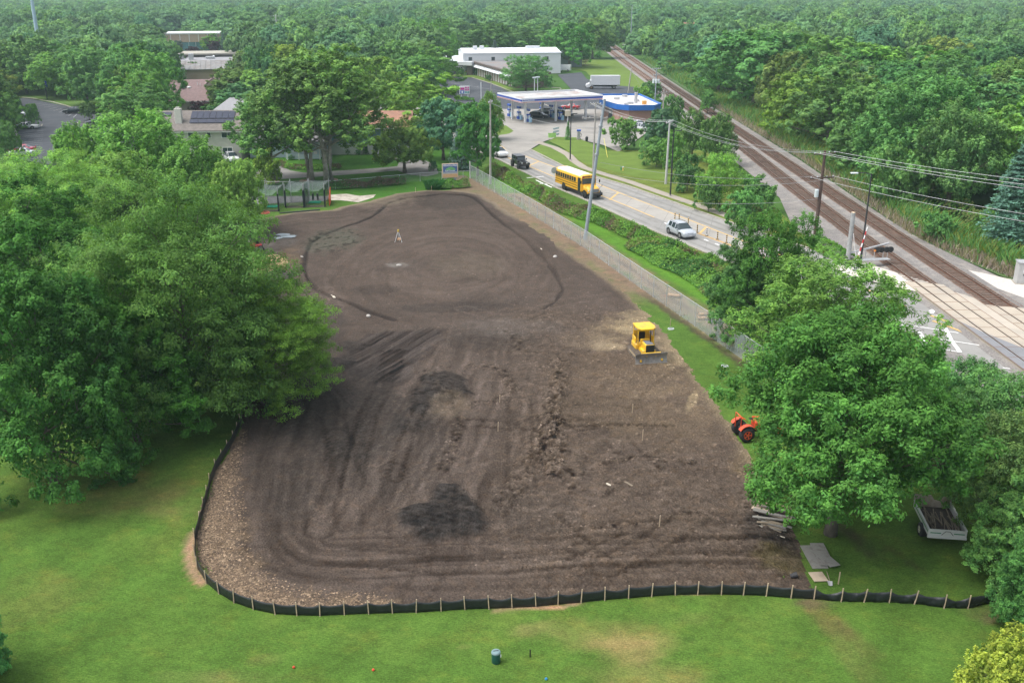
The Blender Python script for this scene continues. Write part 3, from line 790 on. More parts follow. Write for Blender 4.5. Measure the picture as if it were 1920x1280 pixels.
sheet("warehouse_lawn", [(1062, 128), (1095, 112), (1160, 112), (1215, 148), (1225, 170), (1122, 160), (1098, 134)], .020, MATS["verge_grass"])
sheet("warehouse_garden", [(822, 143), (850, 134), (900, 134), (945, 160), (990, 178), (1060, 166), (1056, 171), (975, 182), (925, 158), (885, 146)], .040, MATS["verge_grass"])
sheet("front_walk", [(812, 142), (828, 141), (845, 147), (832, 148)], .034, WALKC)
# far left car park with its bays
sheet("parking_lot", [(30, 184), (60, 186), (140, 203), (200, 215), (260, 240), (255, 300), (160, 320), (14, 296), (26, 262), (44, 232), (20, 210)], .02, ASPH)
mb = MB()
for i in range(15): 
    y = 247 + i * 3.7; mb.strip(gl([(33 - i * .9, y + 3), (82 - i * .3, y - 2)]), .12, .026)
for i in range(9):
    mb.strip(gl([(62 + i * 8.2, 189 + i * 1.9), (47 + i * 9.6, 193 + i * 2.1)]) if 0 else gl([(88 + i * 7, 193 + i * 2.7), (64 + i * 9.2, 195 + i * 3.2)]), .12, .026)
for i in range(5): mb.strip(gl([(148 + i * 2, 234 + i * 4.5), (200, 235 + i * 4.7)]), .12, .026)
for i in range(4): mb.strip(gl([(44, 212 + i * 5.5), (70, 212 + i * 6)]), .12, .026)
structure("parking_lot_markings", mb, MATS["worn_white_paint"])
mb = MB(); mb.wall(gl([(36, 183), (62, 185), (100, 192), (132, 201), (160, 210)]), .35, 0, .15); mb.wall(gl([(14, 296), (30, 268), (32, 254), (26, 240)]), .35, 0, .15)
mb.wall(gl([(64, 237), (80, 234), (78, 237), (66, 240)]), .35, 0, .15); mb.wall(gl([(170, 230), (145, 231), (148, 234), (170, 234)]), .35, 0, .15)
structure("parking_lot_kerb", mb, KERB)
sheet("parking_lawn", [(0, 160), (60, 170), (160, 185), (215, 205), (160, 210), (132, 201), (60, 185), (30, 183), (0, 180)], .016, mat("park_grass", (.085, .15, .035), .95, var=.2, scale=.4, detail=8, spec=.1))
# drives and paths of the houses
sheet("driveway", [(470, 330), (497, 312), (505, 300), (520, 302), (528, 312), (545, 320), (570, 324), (640, 320), (700, 316), (745, 312), (748, 305), (770, 298), (800, 302), (818, 312), (822, 326), (800, 331), (770, 328), (745, 320), (700, 324), (620, 330), (560, 334), (495, 338)], .018, ASPHD)
sheet("house_path", [(700, 288), (716, 287), (724, 293), (745, 297), (745, 300), (722, 299), (710, 293)], .024, WALKC)
sheet("practice_path", [(440, 372), (470, 368), (620, 368), (610, 378), (460, 384), (440, 386)], .03, mat("grey_path", (.2, .2, .21), .9, var=.1))
sheet("old_slab", [(614, 366), (650, 364), (675, 368), (705, 365), (700, 371), (672, 380), (640, 376), (620, 376)], .045, mat("old_concrete", (.42, .38, .32), .9, var=.15, scale=1.2, dirt=(.14, .11, .09), dscale=.7))

# ================================================================== RAILWAY
sheet("rail_yard", gl([(1150, 88), (1158, 88), (1230, 138)]) + [(50.3, 290), (50.8, 223), (50.2, 171), (49.0, 138), (48.6, 116), (49.2, 108), (50.5, 97), (62, 84), (62, 40), (33, 40), (35, 96), (36.4, 108), (35.0, 119), (38.2, 138), (38.6, 176), (40.5, 290), (46.5, 500)], .012, GRAVEL, True)
def track(label, pts, w=1.5):
    t = thing("railway_track", label, "railway")
    # ballast shoulder
    mb = MB(); rings = []
    P_ = [Vector(p) for p in pts]
    for i, p in enumerate(P_):
        d = (P_[min(i + 1, len(P_) - 1)] - P_[max(i - 1, 0)]).normalized(); n = Vector((-d.y, d.x))
        rings.append([tuple((p + n * o_).to_3d() + Vector((0, 0, z))) for o_, z in ((2.5, .016), (1.5, .17), (-1.5, .17), (-2.5, .016))])
    mb.loft(rings); mb.build("ballast", GRAVEL, t)
    mb = MB(); mb.strip([tuple(p) for p in P_], 2.9, .176); mb.build("rusty_bed", RUSTB, t)
    for s in (-1, 1):
        mb = MB(); L = []
        for i, p in enumerate(P_):
            d = (P_[min(i + 1, len(P_) - 1)] - P_[max(i - 1, 0)]).normalized(); n = Vector((-d.y, d.x)); L.append(tuple(p + n * s * .755))
        mb.wall(L, .15, .18, .215); mb.wall(L, .05, .215, .33); mb.k = 1; mb.wall(L, .085, .33, .375); mb.build("rail", [RUST, RAILTOP], t)
    mb = MB(); acc = 0; rg = random.Random(3)
    for a, b in zip(P_[:-1], P_[1:]):
        L = (b - a).length; d = (b - a) / L; ang = math.atan2(d.y, d.x)
        while acc < L:
            c = a + d * acc
            if c.y < 330: mb.box((c.x + rg.uniform(-.06, .06), c.y, .19 + rg.uniform(-.012, .012)), (.23, 2.6, .06), ang + rg.uniform(-.02, .02))
            acc += .56
        acc -= L
    o = mb.build("sleepers", TIE, t); o['kind'] = 'stuff'
    return t
track("right hand rusty railway track running away beside the reeds", [(45.7, 30), (45.8, 86), (46.0, 112), (46.55, 152), (47.15, 191), (48.5, 290), (52.3, 511), (58, 800)])
track("left hand railway track nearer the road, crossing the concrete panels", [(41.3, 30), (41.3, 86), (41.5, 112), (42.05, 142), (43.6, 190), (44.5, 288), (46.3, 435), (50, 640)])
PANEL = mat("crossing_panel", (.40, .35, .28), .9, var=.12, scale=.8, detail=8, dirt=(.31, .28, .24), dscale=.4)
PANELG = mat("crossing_asphalt", (.2, .205, .215), .9, var=.12, scale=.8, detail=8)
mb = MB()
for x0, x1 in ((39.6, 40.46), (40.62, 41.98), (42.14, 42.98), (44.1, 44.95), (45.1, 46.46), (46.62, 47.4)):
    top = 94.6 if x1 < 43 else 88.4
    mb.prism([(x0, 45), (x1, 45), (x1, top - (x1 - 39.6) * .35), (x0, top - (x0 - 39.6) * .35)], 0.0, .345)
o = structure("crossing_panels", mb, PANEL)
mb = MB(); mb.prism([(42.99, 45), (44.09, 45), (44.09, 89), (42.99, 91)], 0, .335); mb.prism([(47.42, 45), (54, 45), (53, 84.5), (47.42, 85.6)], 0, .33)
structure("crossing_infill", mb, mat("crossing_concrete", (.42, .375, .31), .9, var=.1, scale=.5, detail=8, dirt=(.36, .33, .28)))
mb = MB(); mb.prism([(40.63, 62), (41.97, 62), (41.97, 75), (40.63, 78.5)], .3, .349); mb.prism([(39.62, 70), (40.45, 70), (40.45, 79), (39.62, 82)], .3, .349)
structure("crossing_patch", mb, PANELG)
mb = MB()
y = 46
while y < 93:
    mb.box((41.3, y, .349), (3.3, .07, .006)); 
    if y < 86: mb.box((45.8, y + 1.1, .349), (3.3, .07, .006))
    y += 2.45
for x in (39.58, 43.0, 44.08, 47.41): mb.box((x, 68, .349), (.06, 46, .006))
structure("crossing_joints", mb, mat("rust_stain", (.17, .09, .06), .9, var=.3))
sheet("crossing_ramp", [(33.5, 101), (38.2, 102), (40.5, 97.5), (42.2, 94.5), (42.2, 91), (39.6, 91.5), (38, 93), (35, 97)], .20, mat("ramp_concrete", (.55, .51, .45), .9, var=.08, scale=1), True)
sheet("gravel_apron", [(48.2, 100), (49.6, 98.5), (51, 96.5), (53.5, 95.5), (60, 97), (70, 94), (70, 84), (56, 84.5), (50, 88), (48.3, 93)], .03, PALEGR, True)

# ================================================================== TALL WEEDS, BRUSH
def blades(name, pts_fn, n, hmin, hmax, w, cols, seed, label=None, cat=None, lean=.25):
    rg = np.random.default_rng(seed)
    x, y = pts_fn(rg, n); n = len(x)
    h = rg.uniform(hmin, hmax, n); a = rg.uniform(0, 2 * PI, n); lx = rg.normal(0, lean, n) * h + .12 * h; ly = rg.normal(0, lean, n) * h
    c, s = np.cos(a) * w / 2, np.sin(a) * w / 2; z0 = np.zeros(n)
    co = np.stack([np.stack([x - c, y - s, z0], -1), np.stack([x + c, y + s, z0], -1), np.stack([x + lx + c * .5, y + ly + s * .5, h * .8], -1), np.stack([x + lx * 1.4, y + ly * 1.4, h], -1)], 1).reshape(-1, 3)
    pal = np.array(cols); k = rg.integers(0, len(pal), n); col = pal[k] * rg.uniform(.75, 1.25, (n, 1)); col = np.repeat(col, 4, 0)
    me = fast_mesh(name, co, np.arange(4 * n), 4, [LEAF], col)
    o = obj(name, me); return tag(o, label, cat, kind='stuff')
def reed_pts(x0f, x1f, y0, y1):
    def f(rg, n):
        y = y0 + (y1 - y0) * rg.uniform(0, 1, n) ** 1.5; t = rg.uniform(0, 1, n)
        return x0f(y) + (x1f(y) - x0f(y)) * t + rg.normal(0, .25, n), y
    return f
bx = lambda y: np.interp(y, [95, 108, 116, 138, 171, 223, 290, 400], [52.2, 49.3, 48.6, 49.4, 50.6, 51.0, 51.5, 54])
blades("pale_reeds", reed_pts(bx, lambda y: bx(y) + 1.2 + .3 * np.sin(y * .3), 97, 262), 6500, .6, 1.4, .09, [(.36, .30, .26), (.30, .26, .20), (.26, .26, .13)], 5, "dry pale purple reeds lining the edge of the ballast", "reeds")
blades("green_reeds", reed_pts(lambda y: bx(y) + .8, lambda y: bx(y) + 4.6 + .02 * (y - 95), 96, 420), 26000, 1.0, 2.3, .16, [(.11, .27, .08), (.09, .23, .07), (.15, .29, .07), (.24, .28, .07)], 6, "tall green reeds between the railway and the wood", "reeds")
sheet("reed_bed", [(51, 96), (56, 94), (58, 110), (57, 150), (60, 220), (68, 420), (54, 420), (51.4, 290), (50.9, 223), (50.5, 171), (49.2, 138), (48.6, 116), (49.4, 106)], .02, mat("reed_soil", (.06, .11, .03), .95, var=.4, scale=.8, detail=8), True)
def brush(name, path, wdt, hgt, n, ls, pal, seed, label, cat="brush", nz=.5):
    """one leafy mass along a path"""
    rg = np.random.default_rng(seed)
    P_ = [Vector(p) for p in path]; seg = [(b - a).length for a, b in zip(P_[:-1], P_[1:])]; tot = sum(seg)
    s = rg.uniform(0, tot, n); cs = np.concatenate([[0], np.cumsum(seg)])
    px = np.interp(s, cs, [p.x for p in P_]); py = np.interp(s, cs, [p.y for p in P_])
    i = np.clip(np.searchsorted(cs, s) - 1, 0, len(seg) - 1)
    dx = np.array([(b - a).normalized().x for a, b in zip(P_[:-1], P_[1:])])[i]; dy = np.array([(b - a).normalized().y for a, b in zip(P_[:-1], P_[1:])])[i]
    t = rg.uniform(-1, 1, n)
    wv = wdt * (.7 + .6 * vn(s * .25, s * 0, seed)); x = px - dy * t * wv / 2 + rg.normal(0, .1, n); y = py + dx * t * wv / 2 + rg.normal(0, .1, n)
    lump = fbm(x * .55, y * .55, seed + 3, 3)
    h = hgt * (1 - np.abs(t) ** 2.2 * .75) * (.35 + 1.35 * lump) * rg.uniform(.55, 1.05, n) ** .6
    N = unit(np.stack([rg.normal(0, .5, n) - dy * t * .8, rg.normal(0, .5, n) + dx * t * .8, np.full(n, .7)], -1))
    pal = np.array(pal); kk = np.clip((vn(x * .35, y * .35, seed + 9) * len(pal) + rg.normal(0, .35, n)).astype(int), 0, len(pal) - 1)
    col = pal[kk] * rg.uniform(.7, 1.3, (n, 1)) * (.8 + .4 * vn(x * 1.3, y * 1.3, seed + 5))[:, None]
    me = leaves(name, np.stack([x, y, np.maximum(h, .03)], -1), N, np.full(n, ls), col, LEAF, .6)
    return tag(obj(name, me), label, cat, kind='stuff')

# ================================================================== TREES
RNG = np.random.default_rng(11)
def unit(v):
    return v / (np.linalg.norm(v, axis=-1, keepdims=True) + 1e-9)
def leaves(name, P, N, size, tone, m, aspect=.55, droop=None):
    """one small rhombic face per leaf spray: centre P, normal N"""
    n = len(P)
    rv = RNG.normal(size=(n, 3))
    if droop is not None: rv = rv * .5 + droop
    T = unit(np.cross(N, rv)); B = np.cross(N, T)
    if droop is not None: T, B = B, T
    s = size[:, None] * RNG.uniform(.7, 1.3, (n, 1))
    bend = N * s * RNG.uniform(-.12, .12, (n, 1))
    co = np.stack([P - T * s * .5 + bend, P - B * s * .5 * aspect, P + T * s * .5 + bend, P + B * s * .5 * aspect], 1).reshape(-1, 3)
    col = np.repeat(tone, 4, axis=0)
    return fast_mesh(name, co, np.arange(4 * n), 4, [m], col)

PRUNE = None
def lobes(H, Rr, hb, nl, seed, style):
    rg = np.random.default_rng(seed)
    L = []
    c = np.array([0, 0, hb + (H - hb) * .47]); ax = np.array([Rr, Rr, (H - hb) * .53])
    for i in range(nl):
        t = (i + .5) / nl
        z = 1 - 1.84 * t
        if style == 'layer': z = 1 - 1.75 * t
        ph = i * 2.399963 + rg.uniform(-.4, .4)
        rr = math.sqrt(max(0, 1 - z * z)) if z > 0 else (1 - abs(z) ** 3) ** (1 / 3)
        d = np.array([rr * math.cos(ph), rr * math.sin(ph), z])
        k = rg.uniform(.55, .93) if Rr > 7 or style != 'dome' else rg.uniform(.5, .75)
        if style == 'dome': k = rg.uniform(.42, .68)
        if style == 'round' and rg.uniform() < .22: k *= rg.uniform(1.02, 1.16)
        r_ = Rr * rg.uniform(.15, .30) * (1.15 if z > .3 else 1)
        if style == 'dome': r_ = Rr * rg.uniform(.34, .48)
        if style not in ('layer', 'dome') and z > 0: d[:2] *= 1 - .35 * z * rr
        p = c + d * ax * k
        L.append((p, r_))
    L.append((c, Rr * .35))
    if PRUNE:
        px_, py_, rz_, sr_, sh_, wins = PRUNE
        keep = []
        for p, r_ in L:
            X_ = px_ + sr_ * (p[0] * math.cos(rz_) - p[1] * math.sin(rz_)); Y_ = py_ + sr_ * (p[0] * math.sin(rz_) + p[1] * math.cos(rz_))
            u, v = pix(X_, Y_, p[2] * sh_); m_ = r_ * sr_ * 33 * .85
            if not any(a - m_ < u < b + m_ and c_ - m_ < v < d_ + m_ for a, c_, b, d_ in wins): keep.append((p, r_))
        L = keep
    return L, c, ax

def crown(name, H, Rr, hb, nl, nspray, nleaf, ls, seed, style='round', m=None, asp=.55, fill=.12):
    rg = np.random.default_rng(seed)
    Ls, c, ax = lobes(H, Rr, hb, nl, seed, style)
    Ps, Ns, Ts, Ss = [], [], [], []
    wind = np.array([.55, .05, .12])
    for p, r_ in Ls:
        ltone = rg.uniform(.82, 1.18)
        k = max(4, int(nspray * (r_ / (Rr * .3)) ** 2))
        d = unit(rg.normal(size=(k, 3)) + unit((p - c) / ax)[None] * .75 + np.array([0, 0, .45]))
        sz = np.array([1, 1, .78]) if style != 'layer' else np.array([1.15, 1.15, .5])
        q = p + d * r_ * sz * rg.uniform(.62, 1.12, (k, 1))
        if style == 'layer':
            out = unit(np.stack([q[:, 0] - c[0], q[:, 1] - c[1], np.full(k, .12 * Rr)], 1)); L_, W_, D_ = .25, .22, .085
        elif style == 'spike':
            out = unit(d * .45 + np.array([0, 0, .75]) + wind * .55); L_, W_, D_ = .36, .11, .10
        elif style == 'hang':
            out = unit(d * .5 + np.array([0, 0, -.8])); L_, W_, D_ = .26, .15, .13
        elif style == 'weep':
            out = unit(d * .35 + np.array([0, 0, -1.0])); L_, W_, D_ = .42, .10, .09
        else:
            out = unit(d + np.array([0, 0, .2])); L_, W_, D_ = .19, .16, .11
        sc = Rr * .62
        stone = rg.uniform(.72, 1.3, k) if name[:3] not in ('far', 'mid') else rg.uniform(.88, 1.14, k)
        nj = np.repeat(np.arange(k), nleaf); n = len(nj)
        o = out[nj]; s1 = unit(np.cross(o, np.array([.1, .2, 1.]))); s2 = np.cross(o, s1)
        a = rg.uniform(-.5, .5, (n, 1)); taper = (1 - .8 * np.clip(a + .1, 0, 1))
        gx = rg.normal(0, .42, (n, 1)); gy = rg.normal(0, .42, (n, 1))
        off = o * a * L_ * sc + s1 * gx * W_ * sc * taper + s2 * gy * D_ * sc * taper
        P = q[nj] + off
        if style == 'layer': P[:, 2] -= (np.hypot(off[:, 0], off[:, 1]) ** 2) * .25 / (sc * .3)
        dn = d[nj]
        up = np.array([0, 0, .75 if style in ('layer', 'round') else .45])
        rel = unit(off * np.array([1, 1, 1.3]))
        N = unit(rel * .75 + dn * .35 + up + rg.normal(0, .34, (n, 3)))
        if name.startswith('far'):
            N = unit(unit((P - c) / ax) * .7 + unit((P - p) / r_) * .7 + rel * .1 + np.array([0, 0, .35]) + rg.normal(0, .3, (n, 3)))
        elif style == 'layer' and name == 'locust':
            N = unit(rel * .55 + dn * .4 + np.array([0, 0, .8]) + rg.normal(0, .3, (n, 3)))
        elif name.startswith('mid'):
            N = unit(unit((P - c) / ax) * .55 + unit((P - p) / r_) * .5 + rel * .2 + np.array([0, 0, .35]) + rg.normal(0, .3, (n, 3)))
        # leaf tips are younger and yellower: top and outer leaves
        tipf = np.clip(.5 + (a[:, 0]) + rg.normal(0, .2, n), 0, 1)
        b = ltone * stone[nj] * rg.uniform(.75, 1.25, n)
        T = np.stack([b * (.86 + .36 * tipf), b * (.92 + .18 * tipf), b * (1.02 - .14 * tipf)], 1)
        Ps.append(P); Ns.append(N); Ts.append(T); Ss.append(np.full(n, ls))
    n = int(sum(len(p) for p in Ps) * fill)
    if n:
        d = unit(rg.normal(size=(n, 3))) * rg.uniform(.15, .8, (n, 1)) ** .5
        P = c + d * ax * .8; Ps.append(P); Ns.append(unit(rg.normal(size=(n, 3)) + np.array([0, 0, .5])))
        Ts.append(np.repeat(rg.uniform(.7, 1.0, (n, 1)), 3, 1)); Ss.append(np.full(n, ls * 1.25))  # inner leaves toned darker: shade inside the crown put into their colour
    P = np.concatenate(Ps); P[:, 2] = np.maximum(P[:, 2], .15)
    droop = np.array([0, 0, 1.2]) if style in ('hang', 'weep') else None
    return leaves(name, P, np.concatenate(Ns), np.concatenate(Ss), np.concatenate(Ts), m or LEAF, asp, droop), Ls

def trunk(name, H, Rr, hb, Ls, r0, seed, stems=1, m=None):
    rg = random.Random(seed); mb = MB()
    tops = []
    for s in range(stems):
        a = 2 * PI * s / stems + rg.uniform(0, 1); off = .0 if stems == 1 else r0 * .7
        lean = .04 * H if stems == 1 else .11 * H
        b = (off * math.cos(a), off * math.sin(a))
        pts = []; n = 6
        hh = hb + (H - hb) * .62
        for i in range(n):
            t = i / (n - 1)
            pts.append((b[0] + lean * t * t * math.cos(a) + rg.uniform(-.1, .1) * t, b[1] + lean * t * t * math.sin(a) + rg.uniform(-.1, .1) * t, hh * t))
        rs = [r0 * (1.35 if i == 0 else 1) * (1 - .8 * i / (n - 1)) * (1 if stems == 1 else .72) for i in range(n)]
        mb.tube(pts, rs, 8); tops.append(pts)
    for i, (p, r_) in enumerate(Ls):
        if i % 2 and len(Ls) > 30: continue
        pts = tops[i % len(tops)]
        t = min(1, max(.25, (p[2] - .25 * math.hypot(p[0], p[1])) / pts[-1][2] * .72))
        k = t * (len(pts) - 1); i0 = min(int(k), len(pts) - 2); f = k - i0
        s = Vector(pts[i0]).lerp(Vector(pts[i0 + 1]), f)
        e = Vector(p); mid = s.lerp(e, .5) + Vector((rg.uniform(-.2, .2), rg.uniform(-.2, .2), -.06 * (e - s).length + rg.uniform(0, .3)))
        rb = r0 * .36 * (1 - .5 * t)
        mb.tube([s, mid, e], [rb, rb * .65, rb * .25], 5, caps=False)
        for q in range(2):
            e2 = e + Vector((rg.uniform(-1, 1), rg.uniform(-1, 1), rg.uniform(-.3, .9))) * float(r_) * .9
            mb.tube([mid.lerp(e, .5), e2], [rb * .35, rb * .12], 4, caps=False)
    me = bpy.data.meshes.new(name); me.from_pydata(mb.v, [], mb.f); me.materials.append(m or BARK)
    me.polygons.foreach_set("use_smooth", [True] * len(mb.f)); me.update()
    return me

def conifer(name, H, Rr, nl, ls, seed, m=None, gap=.0, hb=.3):
    rg = np.random.default_rng(seed)
    nb = nl; zz = rg.uniform(0, 1, nb) ** .8; ph = rg.uniform(0, 2 * PI, nb)
    whorl = np.floor(zz * H / .55); zz = whorl * .55 / H + rg.uniform(-.012, .012, nb)
    rad = (1 - zz) ** .85 * Rr * rg.uniform(.75, 1.12, nb) + .12
    Ps, Ns, Ts = [], [], []
    per = 26
    t = rg.uniform(.25, 1.0, (nb, per)); spread = rg.normal(0, .16, (nb, per)) * rad[:, None] * (1.15 - .6 * t)
    x = np.cos(ph)[:, None] * rad[:, None] * t - np.sin(ph)[:, None] * spread
    y = np.sin(ph)[:, None] * rad[:, None] * t + np.cos(ph)[:, None] * spread
    z = hb + zz[:, None] * (H - hb) - t * t * rad[:, None] * .28 + t ** 4 * rad[:, None] * .10 + rg.normal(0, .05, (nb, per))
    P = np.stack([x, y, z], -1).reshape(-1, 3)
    N = np.stack([np.cos(ph)[:, None] * np.ones_like(t) * .4, np.sin(ph)[:, None] * np.ones_like(t) * .4, np.ones_like(t)], -1).reshape(-1, 3)
    N = unit(N + rg.normal(0, .4, N.shape))
    b = np.repeat(rg.uniform(.7, 1.25, nb), per) * rg.uniform(.8, 1.2, nb * per) * (.75 + .45 * t.ravel())
    T = np.stack([b, b, b], 1)
    P[:, 2] = np.maximum(P[:, 2], .1)
    return leaves(name, P, N, np.full(len(P), ls), T, m or LEAF, .42)

VAR = {}
def add_variant(key, H, Rr, hb, nl, ns, nleaf, ls, seed, style='round', r0=.3, stems=1, m=None, asp=.55, bark=None, fill=.12):
    cm, Ls = crown(key, H, Rr, hb, nl, ns, nleaf, ls, seed, style, m, asp, fill)
    tm = trunk(key + "_wood", H, Rr, hb, Ls, r0, seed, stems, bark) if r0 else None
    VAR[key] = (cm, tm, H, Rr)
PRUNE = (17.4, 46.6, .4, 6.3 / 6.6, 12.4 / 12, [(1362, 792, 1418, 842), (1408, 948, 1475, 1010), (1700, 935, 1808, 1035), (1520, 990, 1580, 1070)])   # the boughs stay clear of the tractor, the lumber and the cart
add_variant('oak', 12, 6.6, .8, 84, 27, 68, .21, 3, 'round', .30, asp=.5)
PRUNE = None
add_variant('elm', 11, 6.6, 1.0, 52, 22, 56, .23, 14, 'round', .25, asp=.5)
add_variant('locust', 15, 9.3, -1.2, 100, 18, 110, .23, 5, 'layer', .30, asp=.42)
add_variant('linden', 15, 6.5, -1.0, 62, 27, 68, .23, 8, 'round', .30, asp=.6)
add_variant('maple', 11, 5.6, 1.0, 50, 22, 40, .30, 9, 'spike', .28, asp=.5)
add_variant('maple_b', 10, 5.0, 1.0, 42, 22, 40, .30, 19, 'spike', .28, asp=.5)
add_variant('silver', 19, 7.2, 5.0, 66, 14, 34, .42, 23, 'round', .45, 2, bark=BARK_GREY)
add_variant('silver_b', 18, 6.4, 5.0, 60, 14, 34, .42, 25, 'round', .42, 1, bark=BARK_GREY)
add_variant('mid_a', 12, 5.6, 1.5, 38, 14, 42, .40, 31, 'round', .28)
add_variant('mid_b', 13, 5.2, 1.0, 30, 14, 42, .40, 32, 'round', .28)
add_variant('mid_c', 11, 5.8, 1.2, 36, 14, 42, .40, 33, 'round', .28)
add_variant('mid_d', 12, 5.0, 1.2, 40, 14, 42, .40, 34, 'spike', .28)
add_variant('willow', 15, 8.0, 1.5, 34, 24, 20, .55, 35, 'weep', .35)
add_variant('far_a', 15, 9.0, -1.0, 10, 20, 26, .78, 41, 'dome', 0, m=LEAF_FAR)
add_variant('far_b', 14, 9.4, -1.0, 12, 18, 26, .78, 42, 'dome', 0, m=LEAF_FAR)
add_variant('far_c', 17, 8.0, -1.0, 12, 20, 26, .78, 43, 'dome', 0, m=LEAF_FAR)
add_variant('far_d', 14, 8.8, -1.0, 16, 14, 26, .78, 44, 'dome', 0, m=LEAF_FAR)
add_variant('bush', 3.2, 2.3, .05, 16, 24, 20, .22, 51, 'round', .06)
add_variant('bush_b', 3.6, 2.2, .05, 16, 24, 20, .22, 52, 'spike', .06)
add_variant('bush_c', 3.0, 2.6, .05, 18, 22, 20, .24, 53, 'layer', .06)
for k, seed in (('conifer', 61), ('conifer_b', 62)):
    H = 12
    mb = MB(); mb.tube([(0, 0, 0), (0, 0, H * .97)], [.2, .03], 7)
    tm = bpy.data.meshes.new(k + "_wood"); tm.from_pydata(mb.v, [], mb.f); tm.materials.append(BARK); tm.update()
    VAR[k] = (conifer(k, H, 3.2, 620, .34, seed), tm, H, 3.2)

GREEN = dict(deep=(.088, .238, .046), feather=(.112, .252, .054), shade=(.062, .185, .038), fresh=(.130, .298, .050), mid=(.122, .280, .084), dark=(.084, .218, .072), light=(.165, .340, .080), yellow=(.195, .315, .060), blue=(.115, .195, .170), olive=(.125, .235, .070),
             teal=(.098, .245, .115), purple=(.062, .032, .052), brown=(.28, .22, .19), pale=(.150, .275, .105), lime=(.31, .39, .06))
NTREE = 0
def tree(kind, x, y, H, Rr, colr='mid', label=None, name='tree', cat='tree', group=None, rz=None, trunk_=True, jit=.10):
    global NTREE
    NTREE += 1
    cm, tm, H0, R0 = VAR[kind]
    sc = (Rr / R0, Rr / R0, H / H0)
    base = GREEN[colr] if isinstance(colr, str) else colr
    rg = random.Random(NTREE * 31)
    col = [c * rg.uniform(1 - jit, 1 + jit) for c in base] + [1]
    rz = rg.uniform(0, 6.28) if rz is None else rz
    if tm is None or not trunk_:
        o = obj(name, cm); o.location = (x, y, 0); o.rotation_euler = (0, 0, rz); o.scale = sc; o.color = col
        return tag(o, label, cat, group)
    root = thing(name, label, cat, (x, y, 0), rz, group); root.scale = sc
    c = obj('crown', cm, root); c.color = col
    obj('trunk', tm, root)
    return root
def ptree(kind, u, vt, vb, w, colr='mid', label=None, **k):
    """tree whose crown centre is at column u, top at row vt, foot at row vb, w pixels wide"""
    x, y, H, t = standing(u, vt, vb)
    return tree(kind, x, y, H, w / 2 * t / FPX, colr, label, **k)

# ---- large trees close to the camera
x_, y_, H_, t_ = standing(1590, 625, 1008)
tree('oak', 17.4, 46.6, 12.4, 6.3, 'deep', "broad green tree standing over the orange tractor and the lumber pile", group=None, rz=.4)
ptree('elm', 1556, 492, 715, 325, 'fresh', "bright green tree between the chain link fence and the railway crossing, behind the broader one")
ptree('elm', 1450, 400, 640, 200, 'shade', "dark tangled tree at the end of the roadside brush, left of the cut wooden post")
ptree('linden', 1405, 455, 640, 150, 'dark', "narrow dark tree beside the far end of the chain link fence")
ptree('elm', 1795, 680, 890, 215, 'dark', "dark bushy tree just this side of the railway crossing road")
ptree('elm', 1880, 700, 950, 260, 'mid', "leafy tree at the right edge above the dump cart")
ptree('maple', 1868, 780, 930, 190, 'mid', "green tree directly behind the dump cart")
ptree('linden', 1962, 860, 1100, 240, 'mid', "dense dark tree at the right edge where the silt fence ends")
ptree('linden', 1945, 990, 1190, 160, 'dark', "low dense tree below the end of the silt fence at the right edge")
ptree('elm', 1930, 780, 1040, 230, 'olive', "yellowish green tree behind the dense dark tree at the right edge")
tree('maple_b', 19.3, 30.6, 5.0, 2.2, 'lime', "bright yellow green tree in the bottom right corner", jit=.02)
tree('linden', -23.9, 34.0, 6.5, 2.4, 'dark', "dark leafy branches reaching in at the bottom left corner")
ptree('linden', 60, 440, 912, 330, 'shade', "tall dark tree with its trunk on the lawn at the left edge", rz=1)
tree('linden', -24.6, 58, 11, 4.6, 'shade', "rounded dark tree between the left edge tree and the huge feathery tree", rz=2)
ptree('locust', 335, 322, 775, 405, 'feather', "huge feathery locust tree overhanging the left side of the bare soil", rz=.7)
tree('locust', -17.5, 65, 9.4, 4.9, 'feather', "lower spreading locust hanging over the silt fence and soil edge", rz=2.1)
ptree('linden', 90, 340, 640, 300, 'shade', "broad dark green tree behind the left edge tree")
ptree('locust', 60, 285, 500, 300, 'light', "light green tree at the left edge below the parked cars")
for (u, vt, vb, w, c, k, lb) in [(265, 215, 410, 210, 'light', 'maple', "tall spiky maple hiding the foot of the solar panel house"), (150, 235, 400, 150, 'light', 'maple_b', "spiky bright maple in front of the parking lot"),
                                 (370, 262, 430, 170, 'light', 'maple_b', "spiky maple in front of the solar panel house, its right one"), (440, 305, 440, 120, 'light', 'maple', "yellowish maple whose branches point towards the practice nets"),
                                 (205, 290, 450, 200, 'light', 'maple', "second row maple above the huge feathery locust"), (500, 280, 350, 60, 'yellow', 'bush_b', "small yellow green tree by the driveway of the grey house")]:
    ptree(k, u, vt, vb, w, c, lb)
# ---- silver maples of the front gardens
ptree('silver', 610, 86, 341, 225, 'light', "tallest silver maple in front of the blue house, its trunk ringed with mulch", rz=.3)
ptree('silver', 575, 100, 339, 200, 'mid', "tall silver maple with the mulch ring, behind the middle practice net")
ptree('silver_b', 505, 180, 338, 150, 'mid', "silver maple with a crooked leaning trunk left of the practice nets")
ptree('silver_b', 605, 120, 306, 170, 'light', "silver maple with a pale trunk on the lawn beside the white garden chairs")
ptree('mid_d', 757, 222, 324, 125, 'light', "small spreading tree by the gravel turnaround")
ptree('mid_a', 492, 170, 260, 120, 'mid', "round tree between the solar panel house and the grey house")
ptree('mid_b', 790, 130, 270, 175, 'light', "tall light tree right of the blue house")
ptree('mid_d', 700, 110, 250, 150, 'light', "light tree rising behind the blue house roof")
ptree('mid_c', 830, 180, 300, 120, 'teal', "grey green tree behind the club sign")
